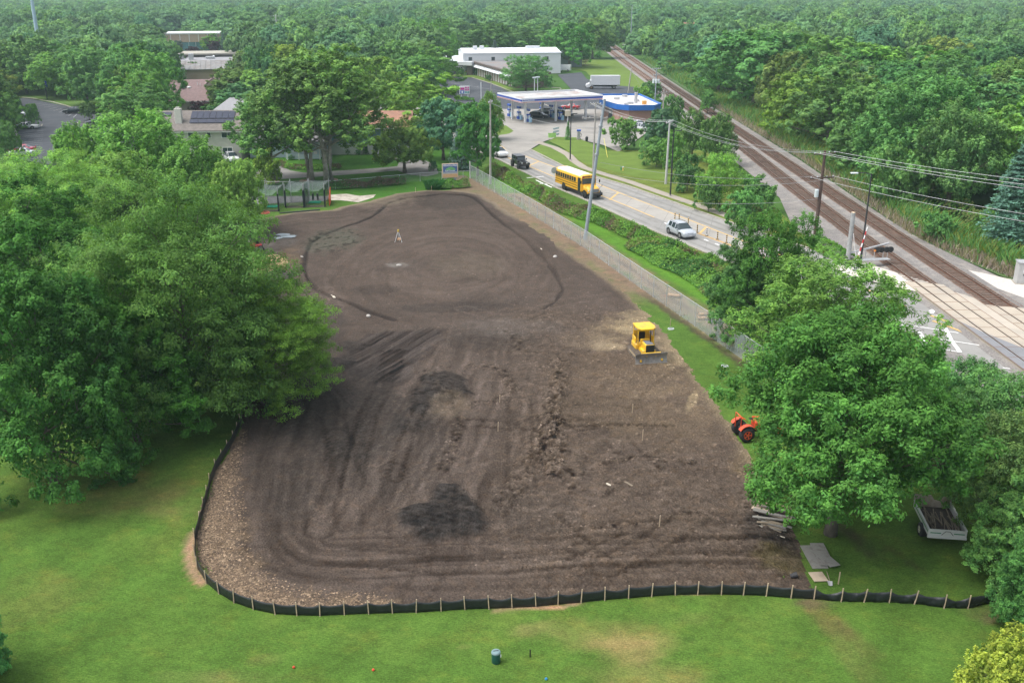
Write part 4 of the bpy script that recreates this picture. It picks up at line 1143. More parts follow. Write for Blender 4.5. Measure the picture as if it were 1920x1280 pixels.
ptree('mid_a', 895, 185, 330, 90, 'dark', "dark tree between the club sign and the tall wooden pole", )
ptree('conifer', 865, 220, 318, 60, 'blue', "ragged conifer just behind the club sign", name='conifer_tree')
ptree('willow', 915, 175, 262, 70, 'light', "small feathery tree beside the fuel canopy")

G_, DG, LG, RD, OL = (.09, .22, .04), (.05, .14, .035), (.14, .30, .05), (.13, .095, .07), (.15, .19, .06)
brush("roadside_brush", gl([(925, 322), (960, 342), (1010, 368), (1060, 395), (1120, 415), (1190, 445), (1260, 478), (1330, 505), (1370, 530)]), 2.6, 1.35, 26000, .24, [G_, LG, G_, RD, OL, LG, DG], 81, "wild hedge of weeds and vines along the near edge of the road")
brush("ditch_weeds", gl([(1200, 462), (1250, 484), (1310, 512), (1370, 548), (1420, 590)]), 4.6, 1.1, 26000, .24, [LG, G_, LG, DG, OL, LG], 82, "bright weeds filling the ditch between the brush and the chain link fence")
brush("trackside_weeds", [(35.6, 112), (36, 106), (36.8, 103.5)], 2.6, 1.0, 3500, .22, [LG, G_], 83, "weeds round the foot of the brown utility pole")
brush("wood_edge_weeds", [(57.5, 104), (58.5, 125), (59.5, 150), (62, 200), (68, 300)], 4, 2.3, 22000, .34, [G_, OL, G_, LG, (.14, .13, .05)], 84, "shrubby weeds along the edge of the wood behind the reeds")
brush("garden_fence_weeds", gl([(610, 356), (690, 352), (760, 345)]), 1.0, 1.1, 5000, .2, [G_, DG, RD, DG], 85, "weeds growing through the low garden fence behind the nets")
brush("garden_bed", gl([(520, 308), (545, 316), (570, 318), (600, 319), (640, 317)]), 1.6, .8, 3500, .22, [G_, DG, RD, LG], 86, "flower bed beside the curved driveway", "flower bed")
brush("warehouse_bed", gl([(833, 139), (850, 138), (870, 139), (882, 141)]), 3, 1.6, 1500, .5, [(.12, .18, .06), (.35, .36, .2), G_], 87, "pale flowering bed in front of the grey wing", "flower bed")
# ---- shrubs and trees between the road and the railway
for (u, vt, vb, w, c, k, lb) in [
    (1170, 218, 280, 74, 'mid', 'bush', "broad dark bush beside the forecourt, left of the other bushes"), (1232, 258, 314, 66, 'mid', 'bush_c', "rounded bush behind the concrete pole on the verge"),
    (1240, 200, 290, 70, 'teal', 'mid_a', "tree right of the shop's blue fascia"), (1262, 175, 245, 54, 'mid', 'bush', "green shrub behind the transformer pole"),
    (1222, 150, 190, 44, 'mid', 'mid_c', "small tree behind the rear of the box truck"), (1300, 205, 300, 66, 'mid', 'mid_d', "spiky tree left of the railway, above the wires"),
    (1328, 165, 215, 34, 'mid', 'mid_a', "small tree hiding the near railway track"), (1345, 215, 310, 76, 'mid', 'maple_b', "spiky tree beside the near railway track, right of the grey pole"),
    (1290, 290, 358, 70, 'dark', 'bush_b', "dark bush right of the dark street lamp"), (1352, 288, 390, 90, 'light', 'elm', "light green tree beside the near railway track"),
    (1420, 330, 395, 80, 'mid', 'bush_b', "wind blown bush leaning over the ballast"), (1330, 330, 398, 56, 'mid', 'bush', "low bush at the back of the pavement"),
    (1395, 350, 430, 70, 'mid', 'bush_c', "shrub at the end of the pavement"), (1205, 160, 205, 40, 'light', 'bush', "light shrub beside the leaning wooden pole"),
    (1262, 240, 330, 50, 'mid', 'mid_b', "leafy tree behind the concrete pole and the dark street lamp")]:
    ptree(k, u, vt, vb, w, c, lb, name='shrub' if 'bush' in k else 'tree', cat='shrub' if 'bush' in k else 'tree')
ptree('conifer', 1065, 226, 262, 15, 'mid', "little pointed evergreen at the edge of the forecourt", name='conifer_tree')
# ---- round the warehouse and houses
ptree('elm', 986, 104, 172, 102, 'mid', "wide round tree in front of the brick wing of the warehouse")
ptree('conifer', 928, 74, 135, 34, 'blue', "blue spruce in front of the white warehouse", name='conifer_tree')
ptree('conifer_b', 1087, 60, 122, 42, 'brown', "dead brown conifer right of the white warehouse", name='conifer_tree')
ptree('conifer_b', 1908, 265, 470, 150, 'blue', "large blue spruce at the right edge beyond the reeds", name='conifer_tree')
ptree('conifer', 419, 60, 110, 22, 'blue', "small blue spruce beside the purple trees", name='conifer_tree')
ptree('mid_a', 402, 75, 112, 28, 'purple', "taller purple leaved tree beside the small blue spruce", jit=.02)
ptree('mid_a', 362, 86, 112, 32, 'purple', "wide purple leaved tree behind the school roof", jit=.02)
ptree('bush', 376, 188, 218, 46, 'purple', "purple leaved shrub in front of the brown roofed house", jit=.02, name='shrub', cat='shrub')
ptree('bush', 385, 168, 212, 22, 'dark', "dark evergreen bush, left one against the brown roofed house", name='shrub', cat='shrub')
ptree('bush', 404, 166, 214, 24, 'dark', "dark evergreen bush, right one against the brown roofed house", name='shrub', cat='shrub')
ptree('conifer', 345, 150, 214, 40, 'dark', "dark pointed evergreen left of the brown roofed house", name='conifer_tree')
for (u, vt, vb, w, c, k, lb) in [(250, 145, 262, 150, 'mid', 'mid_b', "big round tree between the parking lot and the solar panel house"), (165, 190, 226, 34, 'olive', 'mid_a', "small olive tree on the kerb island of the parking lot"), (61, 192, 240, 28, 'mid', 'mid_a', "young round tree on the island beside the white saloon"),
    (238, 78, 215, 120, 'mid', 'mid_c', "tall grey green tree left of the school"), (160, 120, 196, 90, 'mid', 'mid_b', "tree behind the blue parking sign"), (45, 110, 176, 80, 'olive', 'mid_a', "tree with a pale trunk at the top of the parking lot"),
    (10, 170, 262, 70, 'mid', 'mid_b', "tree leaning in at the left edge above the parked white cars"), (8, 225, 300, 60, 'mid', 'mid_c', "tree at the left edge beside the parked red car"), (215, 75, 130, 60, 'light', 'mid_a', "round topped tree in front of the glass fronted building"),
    (363, 114, 152, 26, 'mid', 'mid_a', "left small tree standing before the long school roof"), (435, 112, 154, 34, 'mid', 'mid_a', "right small tree standing before the long school roof"),
    (500, 95, 160, 66, 'mid', 'mid_d', "tree at the right end of the long school roof"), (395, 60, 102, 50, 'light', 'mid_a', "light tree left of the purple trees"), (330, 75, 105, 30, 'blue', 'mid_c', "blue grey tree under the glass windows"),
    (700, 75, 150, 100, 'olive', 'mid_b', "feathery olive tree left of the willow"), (800, 40, 125, 150, 'light', 'willow', "large weeping willow left of the white warehouse"), (800, 98, 150, 56, 'mid', 'mid_a', "tree in front of the weeping willow beside the entrance awning"),
    (580, 52, 110, 60, 'mid', 'mid_a', "round tree below the white utility crossarm pole"), (650, 60, 120, 80, 'teal', 'mid_c', "dark tree behind the silver maples"), (1112, 30, 110, 90, 'mid', 'mid_a', "tall tree left of the railway where it vanishes"),
    (1068, 40, 127, 110, 'mid', 'mid_c', "large tree behind the right end of the white warehouse"), (915, 40, 112, 110, 'mid', 'mid_a', "large tree behind the white warehouse, left of its spruce"), (985, 42, 108, 120, 'mid', 'mid_b', "large tree behind the middle of the white warehouse")]:
    ptree(k, u, vt, vb, w, c, lb)
# ---- the wood right of the railway
for (u, vt, vb, w, c, k, lb) in [(1240, 60, 112, 60, 'mid', 'mid_a', "tree at the far end of the wood beside the railway"), (1290, 70, 140, 80, 'mid', 'mid_c', "dark tree far along the wood beside the railway"), (1350, 85, 180, 90, 'mid', 'mid_b', "tree overlooking the curve of yellow weeds"),
    (1420, 50, 205, 150, 'mid', 'mid_a', "great rounded tree at the front of the wood, above the yellow weeds"), (1470, 100, 235, 90, 'olive', 'mid_d', "olive tree in the front row of the wood"), (1500, 130, 262, 110, 'yellow', 'mid_a', "yellow green tree in the front row of the wood"),
    (1560, 120, 285, 130, 'mid', 'mid_b', "dark dense tree above the brown utility pole"), (1640, 150, 320, 120, 'mid', 'mid_c', "grey green tree in the front row behind the street lamp"), (1610, 235, 330, 90, 'mid', 'mid_a', "dark low tree at the foot of the wood above the reeds"),
    (1720, 150, 365, 170, 'mid', 'maple', "large spiky tree in the front row of the wood, right of the street lamp"), (1790, 200, 395, 120, 'mid', 'maple_b', "spiky tree left of the large blue spruce"), (1860, 140, 330, 150, 'mid', 'mid_b', "tall dense tree behind the large blue spruce"),
    (1545, 60, 190, 120, 'light', 'mid_a', "light rounded tree in the second row of the wood"), (1640, 85, 215, 130, 'light', 'mid_d', "light tree in the second row of the wood above the grey roof"), (1760, 90, 230, 130, 'mid', 'mid_b', "dense tree right of the half hidden grey roof"),
    (1690, 270, 392, 80, 'mid', 'bush_c', "dark shrub at the foot of the large spiky tree"), (1760, 395, 455, 50, 'mid', 'bush', "bright shrub on the lawn left of the large blue spruce")]:
    ptree(k, u, vt, vb, w * 1.45, c, lb, name='shrub' if 'bush' in k else 'tree', cat='shrub' if 'bush' in k else 'tree')
# garden shrubs
for (u, vt, vb, w, c, lb) in [(652, 279, 290, 12, 'dark', "left clipped shrub under the blue house"), (672, 281, 291, 12, 'dark', "middle clipped shrub under the blue house"), (686, 278, 290, 12, 'dark', "right clipped shrub under the blue house"), (546, 289, 300, 16, 'dark', "dark clipped bush by the porch of the grey house"), (812, 300, 322, 20, 'teal', "bush left of the club sign")]:
    ptree('bush', u, vt, vb, w, c, lb, name='shrub', cat='shrub')
for u, vt, vb, w, lb in [(826, 134, 142, 16, "left clipped shrub by the entrance awning"), (865, 128, 142, 14, "right clipped shrub before the grey wing"), (894, 128, 142, 12, "tall clipped shrub at the corner of the brick wing"), (916, 140, 152, 16, "round clipped shrub beside the brick wing"), (1116, 145, 160, 14, "dark shrub behind the cab of the box truck")]:
    ptree('bush', u, vt, vb, w, 'dark', lb, name='shrub', cat='shrub')

# ---- the rest of the woods and suburbs, out to the horizon
NO = [gl([(800, 150), (800, 92), (1110, 92), (1230, 150), (1230, 230), (1240, 262), (900, 262)]), gl([(0, 310), (0, 178), (150, 190), (270, 236), (270, 300)]),
      gl([(300, 290), (300, 215), (440, 205), (440, 290)]), gl([(325, 215), (325, 150), (455, 150), (455, 215)]), gl([(290, 152), (290, 100), (480, 96), (480, 152)]), gl([(255, 98), (255, 68), (362, 68), (362, 98)]), gl([(120, 92), (120, 70), (200, 70), (200, 92)]),
      [(-34, 190), (-50, 150), (-50, 205), (-10, 205), (-10, 150)], gl([(640, 300), (640, 225), (745, 225), (745, 300)]), gl([(1660, 180), (1660, 128), (1760, 128), (1760, 180)])]
rc = lambda y: np.interp(y, [0, 191, 290, 511, 800, 3000], [43.5, 45.5, 46.5, 50, 56, 120])
def free(x, y):
    ok = np.ones(x.shape, bool)
    for P_ in NO: ok &= ~inside(x, y, P_)
    c = rc(y)
    rgt = np.interp(y, [0, 100, 200, 300, 400, 560], [15, 15, 17, 17, 12, 7]); lft = np.interp(y, [0, 250, 350, 500, 640], [10, 10, 8, 4, 3])
    ok &= ~((x > c - lft) & (x < c + rgt) & (y < 640))
    ok &= ~((y < 262) & (x > -48) & (x < c))          # built by hand in front
    ok &= ~((y < 178) & (x < 0)) & ~((y < 200) & (x > -75) & (x < 0))
    ok &= ~((y < 118) & (x > 0))
    return ok
rg = np.random.default_rng(5)
pts = []
for (y0, y1, sp) in ((90, 260, 8.6), (260, 480, 13.0), (480, 900, 16), (900, 1500, 20), (1500, 2700, 28)):
    for y in np.arange(y0, y1, sp):
        hw = .56 * y + 14
        xs = np.arange(-hw, hw, sp) + rg.uniform(-.4, .4, len(np.arange(-hw, hw, sp))) * sp
        ys = y + rg.uniform(-.42, .42, len(xs)) * sp
        pts.append(np.stack([xs, ys, np.full(len(xs), sp)], -1))
pts = np.concatenate(pts); pts = pts[free(pts[:, 0], pts[:, 1])]
# leave a few gaps where clearings show
pts = pts[(vn(pts[:, 0] * .02, pts[:, 1] * .02, 9) > .12) | (pts[:, 1] > 700)]
pts = pts[np.argsort(pts[:, 1])]
NEARN = 205
LM = [(50, 205, "the parking lot"), (30, 120, "the upper left edge"), (155, 80, "the glass fronted building"), (310, 72, "the brick and glass building"), (400, 120, "the school roof"), (390, 175, "the brown roofed house"), (520, 70, "the white crossarm pole"), (650, 90, "the tops of the silver maples"), (800, 70, "the weeping willow"), (960, 95, "the white warehouse"), (1165, 85, "the vanishing railway"), (1290, 110, "the reeds far along the railway"), (1420, 90, "the great rounded tree"), (1560, 160, "the dark dense tree"), (1700, 135, "the grey roof in the wood"), (1840, 200, "the blue spruce"), (1890, 90, "the upper right edge"), (1600, 60, "the wood's second row"), (560, 180, "the grey house")]
TONES = [('mid', "mid green"), ('light', "light green"), ('dark', "dark green"), ('teal', "bluish green"), ('olive', "olive green"), ('pale', "pale green"), ('yellow', "yellow green")]
TP = [.34, .18, .16, .16, .06, .08, .02]
seen = {}
for i, (x, y, sp) in enumerate(pts[:NEARN]):
    k = rg.choice(len(TONES), p=TP); H = rg.uniform(9.5, 16.0); Rr = rg.uniform(5.2, 8.4) * (1 if y < 260 else 1.2)
    u, v = pix(x, y, H)
    lm = min(LM, key=lambda l: (l[0] - u) ** 2 + 4 * (l[1] - v) ** 2)
    side = ("left of" if u < lm[0] - 35 else "right of" if u > lm[0] + 35 else ("above" if v < lm[1] else "below"))
    kind = ('mid_a', 'mid_b', 'mid_c', 'mid_d')[rg.integers(4)]
    shape = {'mid_a': "round", 'mid_b': "dense", 'mid_c': "drooping", 'mid_d': "spiky"}[kind]
    size = "tall" if H > 13.2 else "low" if H < 11.2 else "middling"
    far_ = "nearer" if y < 240 else "farther"
    lb = f"{size} {shape} {TONES[k][1]} tree {side} {lm[2]}, {far_} row"
    tree(kind, x, y, H, Rr, TONES[k][0], lb, group=f"trees near {lm[2]}", trunk_=(y < 230))
# all the others: one mass of instances on points
rest = pts[NEARN:]
import bpy as _b
co = np.stack([rest[:, 0], rest[:, 1], np.zeros(len(rest))], -1)
me = bpy.data.meshes.new("distant_woods"); me.vertices.add(len(co)); me.vertices.foreach_set("co", co.astype(np.float32).ravel())
at = me.attributes.new("siz", 'FLOAT', 'POINT'); at.data.foreach_set("value", (rest[:, 2] / 15.5 * rg.uniform(.7, 1.4, len(rest))).astype(np.float32))
at = me.attributes.new("hgt", 'FLOAT', 'POINT'); at.data.foreach_set("value", (rg.uniform(.72, 1.28, len(rest)) * np.where(rest[:, 1] > 480, 1.1, 1)).astype(np.float32))
me.update()
fo = obj("distant_woods", me); fo.color = (.135, .295, .115, 1)
tag(fo, "leafy woods and suburbs filling the view to the horizon", "woods", kind='stuff')
ng = bpy.data.node_groups.new("scatter", 'GeometryNodeTree')
ng.interface.new_socket("Geometry", in_out='INPUT', socket_type='NodeSocketGeometry'); ng.interface.new_socket("Geometry", in_out='OUTPUT', socket_type='NodeSocketGeometry')
N = ng.nodes; Lk = ng.links
gi = N.new("NodeGroupInput"); go = N.new("NodeGroupOutput"); ip = N.new("GeometryNodeInstanceOnPoints"); jn = N.new("GeometryNodeGeometryToInstance")
for k in ('far_d', 'far_c', 'far_b', 'far_a'):
    so = bpy.data.objects.new("source_" + k, VAR[k][0])
    oi = N.new("GeometryNodeObjectInfo"); oi.inputs['Object'].default_value = so; oi.inputs['As Instance'].default_value = False
    Lk.new(oi.outputs['Geometry'], jn.inputs[0])
mtp = N.new("GeometryNodeMeshToPoints"); Lk.new(gi.outputs[0], mtp.inputs['Mesh']); Lk.new(mtp.outputs[0], ip.inputs['Points'])
Lk.new(jn.outputs[0], ip.inputs['Instance']); ip.inputs['Pick Instance'].default_value = True
rv = N.new("FunctionNodeRandomValue"); rv.data_type = 'INT'; rv.inputs['Min'].default_value = 0 if 0 else rv.inputs['Min'].default_value
ri = [s for s in rv.inputs if s.type == 'INT']; ri[0].default_value = 0; ri[1].default_value = 3
Lk.new([s for s in rv.outputs if s.type == 'INT'][0], ip.inputs['Instance Index'])
rr = N.new("FunctionNodeRandomValue"); rr.data_type = 'FLOAT'; fl = [s for s in rr.inputs if s.type == 'VALUE']; fl[0].default_value = 0; fl[1].default_value = 6.283
cr = N.new("ShaderNodeCombineXYZ"); Lk.new([s for s in rr.outputs if s.type == 'VALUE'][0], cr.inputs['Z']); Lk.new(cr.outputs[0], ip.inputs['Rotation'])
a1 = N.new("GeometryNodeInputNamedAttribute"); a1.data_type = 'FLOAT'; a1.inputs['Name'].default_value = "siz"
a2 = N.new("GeometryNodeInputNamedAttribute"); a2.data_type = 'FLOAT'; a2.inputs['Name'].default_value = "hgt"
cs_ = N.new("ShaderNodeCombineXYZ"); Lk.new(a1.outputs[0], cs_.inputs[0]); Lk.new(a1.outputs[0], cs_.inputs[1]); Lk.new(a2.outputs[0], cs_.inputs[2]); Lk.new(cs_.outputs[0], ip.inputs['Scale'])
Lk.new(ip.outputs[0], go.inputs[0])
md = fo.modifiers.new("scatter", 'NODES'); md.node_group = ng
print("woods", len(rest), "individual auto", min(NEARN, len(pts)), "trees", NTREE)

# ================================================================== BUILDINGS
def W(name, col, **k): return mat(name, col, **k)
GLASS = mat("window_glass", (.03, .045, .055), .12, var=.2, spec=.7)
WFRAME = mat("white_trim", (.62, .62, .60), .6, var=.05)
WHITEB = mat("white_cladding", (.62, .64, .66), .55, var=.05, scale=.4)
def rotz(a): return Matrix.Rotation(a, 4, 'Z')
def window(par, cx, cy, cz, w, h, ang, frame=WFRAME, fw=.09, dark=GLASS, mull=1):
    """window on a wall whose outward normal points along ang"""
    M = Matrix.Translation((cx, cy, cz)) @ rotz(ang + PI / 2)
    mb = MB()
    mb.box((0, -.02, h / 2 + fw / 2), (w + 2 * fw, .1, fw), M=M); mb.box((0, -.02, -h / 2 - fw / 2), (w + 2 * fw + .1, .14, fw), M=M)
    for s in (-1, 1): mb.box((s * (w / 2 + fw / 2), -.02, 0), (fw, .1, h), M=M)
    for i in range(1, mull): mb.box((-w / 2 + w * i / mull, -.015, 0), (fw * .7, .08, h), M=M)
    f = mb.build('window', frame, par)
    mb = MB(); mb.box((0, -.004, 0), (w, .02, h), M=M); mb.build('pane', dark, f)
    return f
def box_walls(par, w, d, h, m, z0=0, cx=0, cy=0, name='wall'):
    mb = MB(); mb.box((cx, cy, z0 + h / 2), (w, d, h)); return mb.build(name, m, par)
def gable(par, w, d, z, rise, m, ov=.5, cx=0, cy=0, wm=None, name='roof'):
    """ridge along local x"""
    a, b = w / 2 + ov, d / 2 + ov; dz = rise * ov / (d / 2); t = .16
    mb = MB()
    ring = lambda x: [(x, -b, z - dz), (x, -b, z - dz + t), (x, 0, z + rise + t), (x, b, z - dz + t), (x, b, z - dz), (x, 0, z + rise)]
    mb.loft([[(p[0] + cx, p[1] + cy, p[2]) for p in ring(-a)], [(p[0] + cx, p[1] + cy, p[2]) for p in ring(a)]], caps=False)
    mb.add([(cx + s, cy + y, zz) for s in (-a, a) for y, zz in ((-b, z - dz), (-b, z - dz + t), (0, z + rise + t), (b, z - dz + t), (b, z - dz), (0, z + rise))], [(0, 1, 2, 5), (5, 2, 3, 4), (6, 11, 8, 7), (11, 10, 9, 8)])
    r_ = mb.build(name, m, par)
    if wm:
        mb = MB(); mb.prism([(-d / 2, z - .01), (d / 2, z - .01), (0, z + rise)], -w / 2 + .01, w / 2 - .01, Matrix.Translation((cx, cy, 0)) @ Matrix(((0, 0, 1, 0), (1, 0, 0, 0), (0, 1, 0, 0), (0, 0, 0, 1))))
        mb.build('gable', wm, par)
    return r_
def eaves(par, w, d, z, m=WFRAME, cx=0, cy=0):
    for s in (-1, 1):
        mb = MB(); mb.box((cx, cy + s * (d / 2 + .52), z - .12), (w + 1.04, .1, .2)); mb.build('gutter', m, par)
SHG_T = mat("tan_shingles", (.17, .15, .135), .9, var=.25, scale=2.2, detail=9, bump=.4)
SHG_M = mat("brown_shingles", (.215, .15, .145), .9, var=.2, scale=2, detail=9, bump=.4)
SHG_R = mat("rust_shingles", (.33, .175, .12), .9, var=.28, scale=1.2, detail=9, bump=.4, dirt=(.24, .15, .115), dscale=.4)
SHG_G = mat("grey_shingles", (.215, .205, .215), .9, var=.2, scale=2, detail=9, bump=.4)
def siding(name, col, sc=1.0):
    m = mat(name, col, .75, var=.06, scale=1)
    nt = m.node_tree; b = nt.nodes["Principled BSDF"]
    wv = nt.nodes.new("ShaderNodeTexWave"); wv.bands_direction = 'Z'; wv.wave_profile = 'SAW'; wv.inputs['Scale'].default_value = 1.6 * sc
    tc = nt.nodes.new("ShaderNodeTexCoord"); nt.links.new(tc.outputs['Object'], wv.inputs['Vector'])
    bp = nt.nodes.new("ShaderNodeBump"); bp.inputs['Strength'].default_value = .7; bp.inputs['Distance'].default_value = .05
    nt.links.new(wv.outputs['Fac'], bp.inputs['Height']); nt.links.new(bp.outputs[0], b.inputs['Normal'])
    return m
def brick(name, c1, c2, mortar, sc=3.0):
    m = bpy.data.materials.new(name); m.use_nodes = True; nt = m.node_tree; b = nt.nodes["Principled BSDF"]; b.inputs['Roughness'].default_value = .9
    tc = nt.nodes.new("ShaderNodeTexCoord"); mp = nt.nodes.new("ShaderNodeMapping"); mp.inputs['Rotation'].default_value = (PI / 2, 0, 0)
    br = nt.nodes.new("ShaderNodeTexBrick"); br.inputs['Color1'].default_value = (*c1, 1); br.inputs['Color2'].default_value = (*c2, 1); br.inputs['Mortar'].default_value = (*mortar, 1)
    br.inputs['Scale'].default_value = sc; nt.links.new(tc.outputs['Object'], mp.inputs[0]); nt.links.new(mp.outputs[0], br.inputs['Vector']); nt.links.new(br.outputs[0], b.inputs['Base Color'])
    return m
S_CREAM = siding("cream_siding", (.46, .44, .40)); S_BLUE = siding("blue_siding", (.14, .235, .285)); S_WHITE = siding("white_siding", (.58, .58, .57))
S_TAN = siding("tan_siding", (.47, .40, .33)); S_PALE = siding("pale_blue_siding", (.42, .50, .56))
BRK_T = brick("tan_brick", (.40, .27, .18), (.46, .32, .22), (.4, .35, .3)); BRK_R = brick("red_brick", (.30, .15, .11), (.36, .20, .15), (.35, .3, .27)); BRK_B = brick("brown_brick", (.16, .11, .09), (.21, .15, .12), (.25, .22, .2))

# -- solar panel house
t = thing("house", "two storey cream house with solar panels and a white chimney", "house", (-54.3, 173.5), R(3))
box_walls(t, 14.5, 8.2, 5.5, S_CREAM)
rf = gable(t, 14.5, 8.2, 5.5, 2.5, SHG_T, .6, wm=S_CREAM)
eaves(t, 14.5, 8.2, 5.2)
mb = MB(); mb.bbox((-3.1, -2.6, 7.0), (1.15, .9, 3.6), .04); mb.box((-3.1, -2.6, 8.85), (.6, .5, .35)); mb.build('chimney', mat("cream_chimney", (.52, .5, .46), .8, var=.08), rf)
SOLAR = mat("solar_cell", (.03, .036, .062), .4, var=.12, scale=1, spec=.2)
sl_ = math.atan2(2.5, 4.1)
def roofM(x, dist, off): # point on the front slope, dist metres down from ridge
    return Matrix.Translation((x, -dist * math.cos(sl_), 5.5 + 2.5 + .16 - dist * math.sin(sl_) + off)) @ Matrix.Rotation(sl_, 4, 'X')
for (x0, n, d0, hh) in ((-1.1, 7, 1.45, 1.95), (-1.1, 5, 3.15, 1.0)):
    wd = 7.5 / n
    for i in range(n):
        mb = MB(); mb.box((0, 0, 0), (wd - .06, hh, .05), M=roofM(x0 + (i + .5) * wd - .2, d0, .16)); mb.build('solar_panel', SOLAR, t)
mb = MB(); mb.box((0, 0, 0), (1.7, 1.0, .05), M=roofM(-5.6, 1.2, .16)); mb.build('solar_panel', SOLAR, t)
for x, w, mu in ((-1.0, .8, 1), (2.1, .55, 1), (5.2, 1.9, 2)): window(t, x, -4.1, 4.55, w, 1.05, -PI / 2, mull=mu)
for x, w, mu in ((5.0, 1.6, 2), (0, 1.4, 2), (-4, 1.4, 2)): window(t, x, -4.1, 1.7, w, 1.2, -PI / 2, mull=mu)
# -- brown roofed house
t = thing("house", "cream house with a large brown roof and one dormer", "house", (-74.5, 240.5), R(14))
box_walls(t, 17, 12.5, 3.6, S_TAN); rf = gable(t, 17, 12.5, 3.6, 4.0, SHG_M, .5, wm=S_TAN)
eaves(t, 17, 12.5, 3.4)
mb = MB(); mb.box((3.2, -3.9, 5.6), (3.4, 3.2, 2.6)); dm = mb.build('dormer', S_TAN, t)
mb = MB(); mb.prism([(-2.1, 6.7), (2.1, 6.7), (2.1, 6.85), (0, 8.6), (-2.1, 6.85)], -5.8, -1.0, Matrix(((1, 0, 0, 3.2), (0, 0, 1, 0), (0, 1, 0, 0), (0, 0, 0, 1)))); mb.build('dormer_roof', SHG_M, dm)
mb = MB(); mb.prism([(-1.7, 6.7), (1.7, 6.7), (0, 8.25)], -5.87, -5.8, Matrix(((1, 0, 0, 3.2), (0, 0, 1, 0), (0, 1, 0, 0), (0, 0, 0, 1)))); mb.build('dormer_gable', S_TAN, dm)
window(t, 3.2, -5.5, 5.9, 1.6, 1.1, -PI / 2, mull=2); window(t, -6.3, -6.25, 1.9, 1.3, 1.2, -PI / 2, mull=2); window(t, -1.3, -6.25, 1.9, 1.3, 1.2, -PI / 2, mull=2)
mb = MB(); mb.lathe([(.5, 0), (.5, .25), (.3, .4)], 12, (-2.6, -2.4, 6.0)); mb.build('skylight', WFRAME, rf)
mb = MB(); mb.lathe([(.08, 0), (.08, 1.1)], 8, (-.6, -1.8, 6.2)); mb.lathe([(.08, 0), (.08, .9)], 8, (0, -2, 6.1)); mb.build('vent_pipe', WFRAME, rf)
# -- school
t = thing("school_building", "long low brick school with a weathered grey standing seam roof", "building", (-97.5, 338), R(15))
box_walls(t, 40, 46, 4.3, BRK_T, 0, 2, 4)
METAL = mat("weathered_metal_roof", (.21, .205, .20), .6, var=.3, scale=.7, detail=8, dirt=(.18, .14, .11), dscale=.3)
mb = MB(); mb.add([(-19, -20, 4.2), (23, -20, 4.2), (23, -6, 6.0), (-19, -6, 6.0), (-19, -20, 4.32), (23, -20, 4.32), (23, -6, 6.15), (-19, -6, 6.15)], [(0, 3, 2, 1), (4, 5, 6, 7), (0, 1, 5, 4), (1, 2, 6, 5), (3, 0, 4, 7)]); 
for i in range(27): mb.box((-18.5 + i * 1.58, -13, 5.3), (.1, 13.9, .12), rx=math.atan2(1.83, 14))
mb.build('seamed_roof', METAL, t)
mb = MB(); mb.prism([(-19, -6), (23, -6), (23, 12), (-19, 12)], 4.3, 6.05); mb.build('flat_roof', mat("pale_flat_roof", (.27, .27, .285), .9, var=.25, scale=.4, detail=8), t)
mb = MB(); mb.box((2, 19, 5.3), (42, 14, 3.2)); mb.build('upper_wall', mat("dark_clerestory", (.15, .13, .125), .8, var=.3, scale=1), t)
mb = MB(); mb.box((2, 19, 7.1), (44, 16, .45)); mb.build('fascia', mat("cream_fascia", (.34, .32, .27), .8, var=.08), t)
mb = MB(); mb.box((21, 24, 8.2), (1.4, 1.4, 3)); mb.build('chimney', BRK_T, t)
for i, x in enumerate((-17, -10, -2, 5, 10, 17)):
    mb = MB(); mb.lathe([(.35, 0), (.4, .5), (.2, .7)], 10, (x, 9.5, 6.05)); mb.build('roof_vent', WHITEB, t)
for x, y, w, h in ((-13, 2, 3, 1.2), (-9, 0, 1.6, 2), (9, 3, 4, 1.3), (-3, 3, 3, .8), (18, 4, 3.4, .9)):
    mb = MB(); mb.bbox((x, y, 6.05 + h / 2), (w, 1.8, h), .08); mb.build('roof_unit', mat("galvanised", (.42, .43, .44), .5, metal=.3, var=.12), t)
window(t, 20, -19, 2.2, 1.6, 1.6, -PI / 2); window(t, 17, -19, 2.2, 1.6, 1.6, -PI / 2)
# -- brick and glass building far left
t = thing("office_building", "brick and glass building showing above the trees, far left", "building", (-150, 470), R(14))
box_walls(t, 30, 20, 5.5, mat("green_glass", (.10, .22, .24), .2, var=.35, scale=.3, spec=.7)); box_walls(t, 30.4, 20.4, 3.4, BRK_T, 5.5, name='brick_storey'); box_walls(t, 31, 21, .5, WFRAME, 8.9, name='parapet')
for i in range(8):
    mb = MB(); mb.box((-14 + i * 4, -10.3, 7.2), (.25, .15, 3.3)); mb.build('pilaster', WFRAME, t)
for i in range(10):
    mb = MB(); mb.box((-13.5 + i * 3, -10.08, 2.7), (.12, .12, 5.4)); mb.build('mullion', WFRAME, t)
t = thing("office_building", "white building with a curved glass front at the far left", "building", (-205, 492), R(12))
box_walls(t, 22, 16, 5.2, mat("pale_glass", (.26, .32, .38), .2, var=.35, scale=.3, spec=.7)); box_walls(t, 25, 19, .7, WHITEB, 6.6, name='upper_roof'); box_walls(t, 23, 17, 1.1, WHITEB, 5.2, name='lower_roof')
t = thing("office_building", "small brick building peeping out behind the parking lot sign", "building", (-124, 306), R(12))
box_walls(t, 9, 8, 5, BRK_T); box_walls(t, 10, 9, .5, METAL, 5, name='roof'); window(t, -1.5, -4, 2.4, 1.8, 1.6, -PI / 2); window(t, 2.2, -4, 2.4, 1.4, 1.6, -PI / 2)
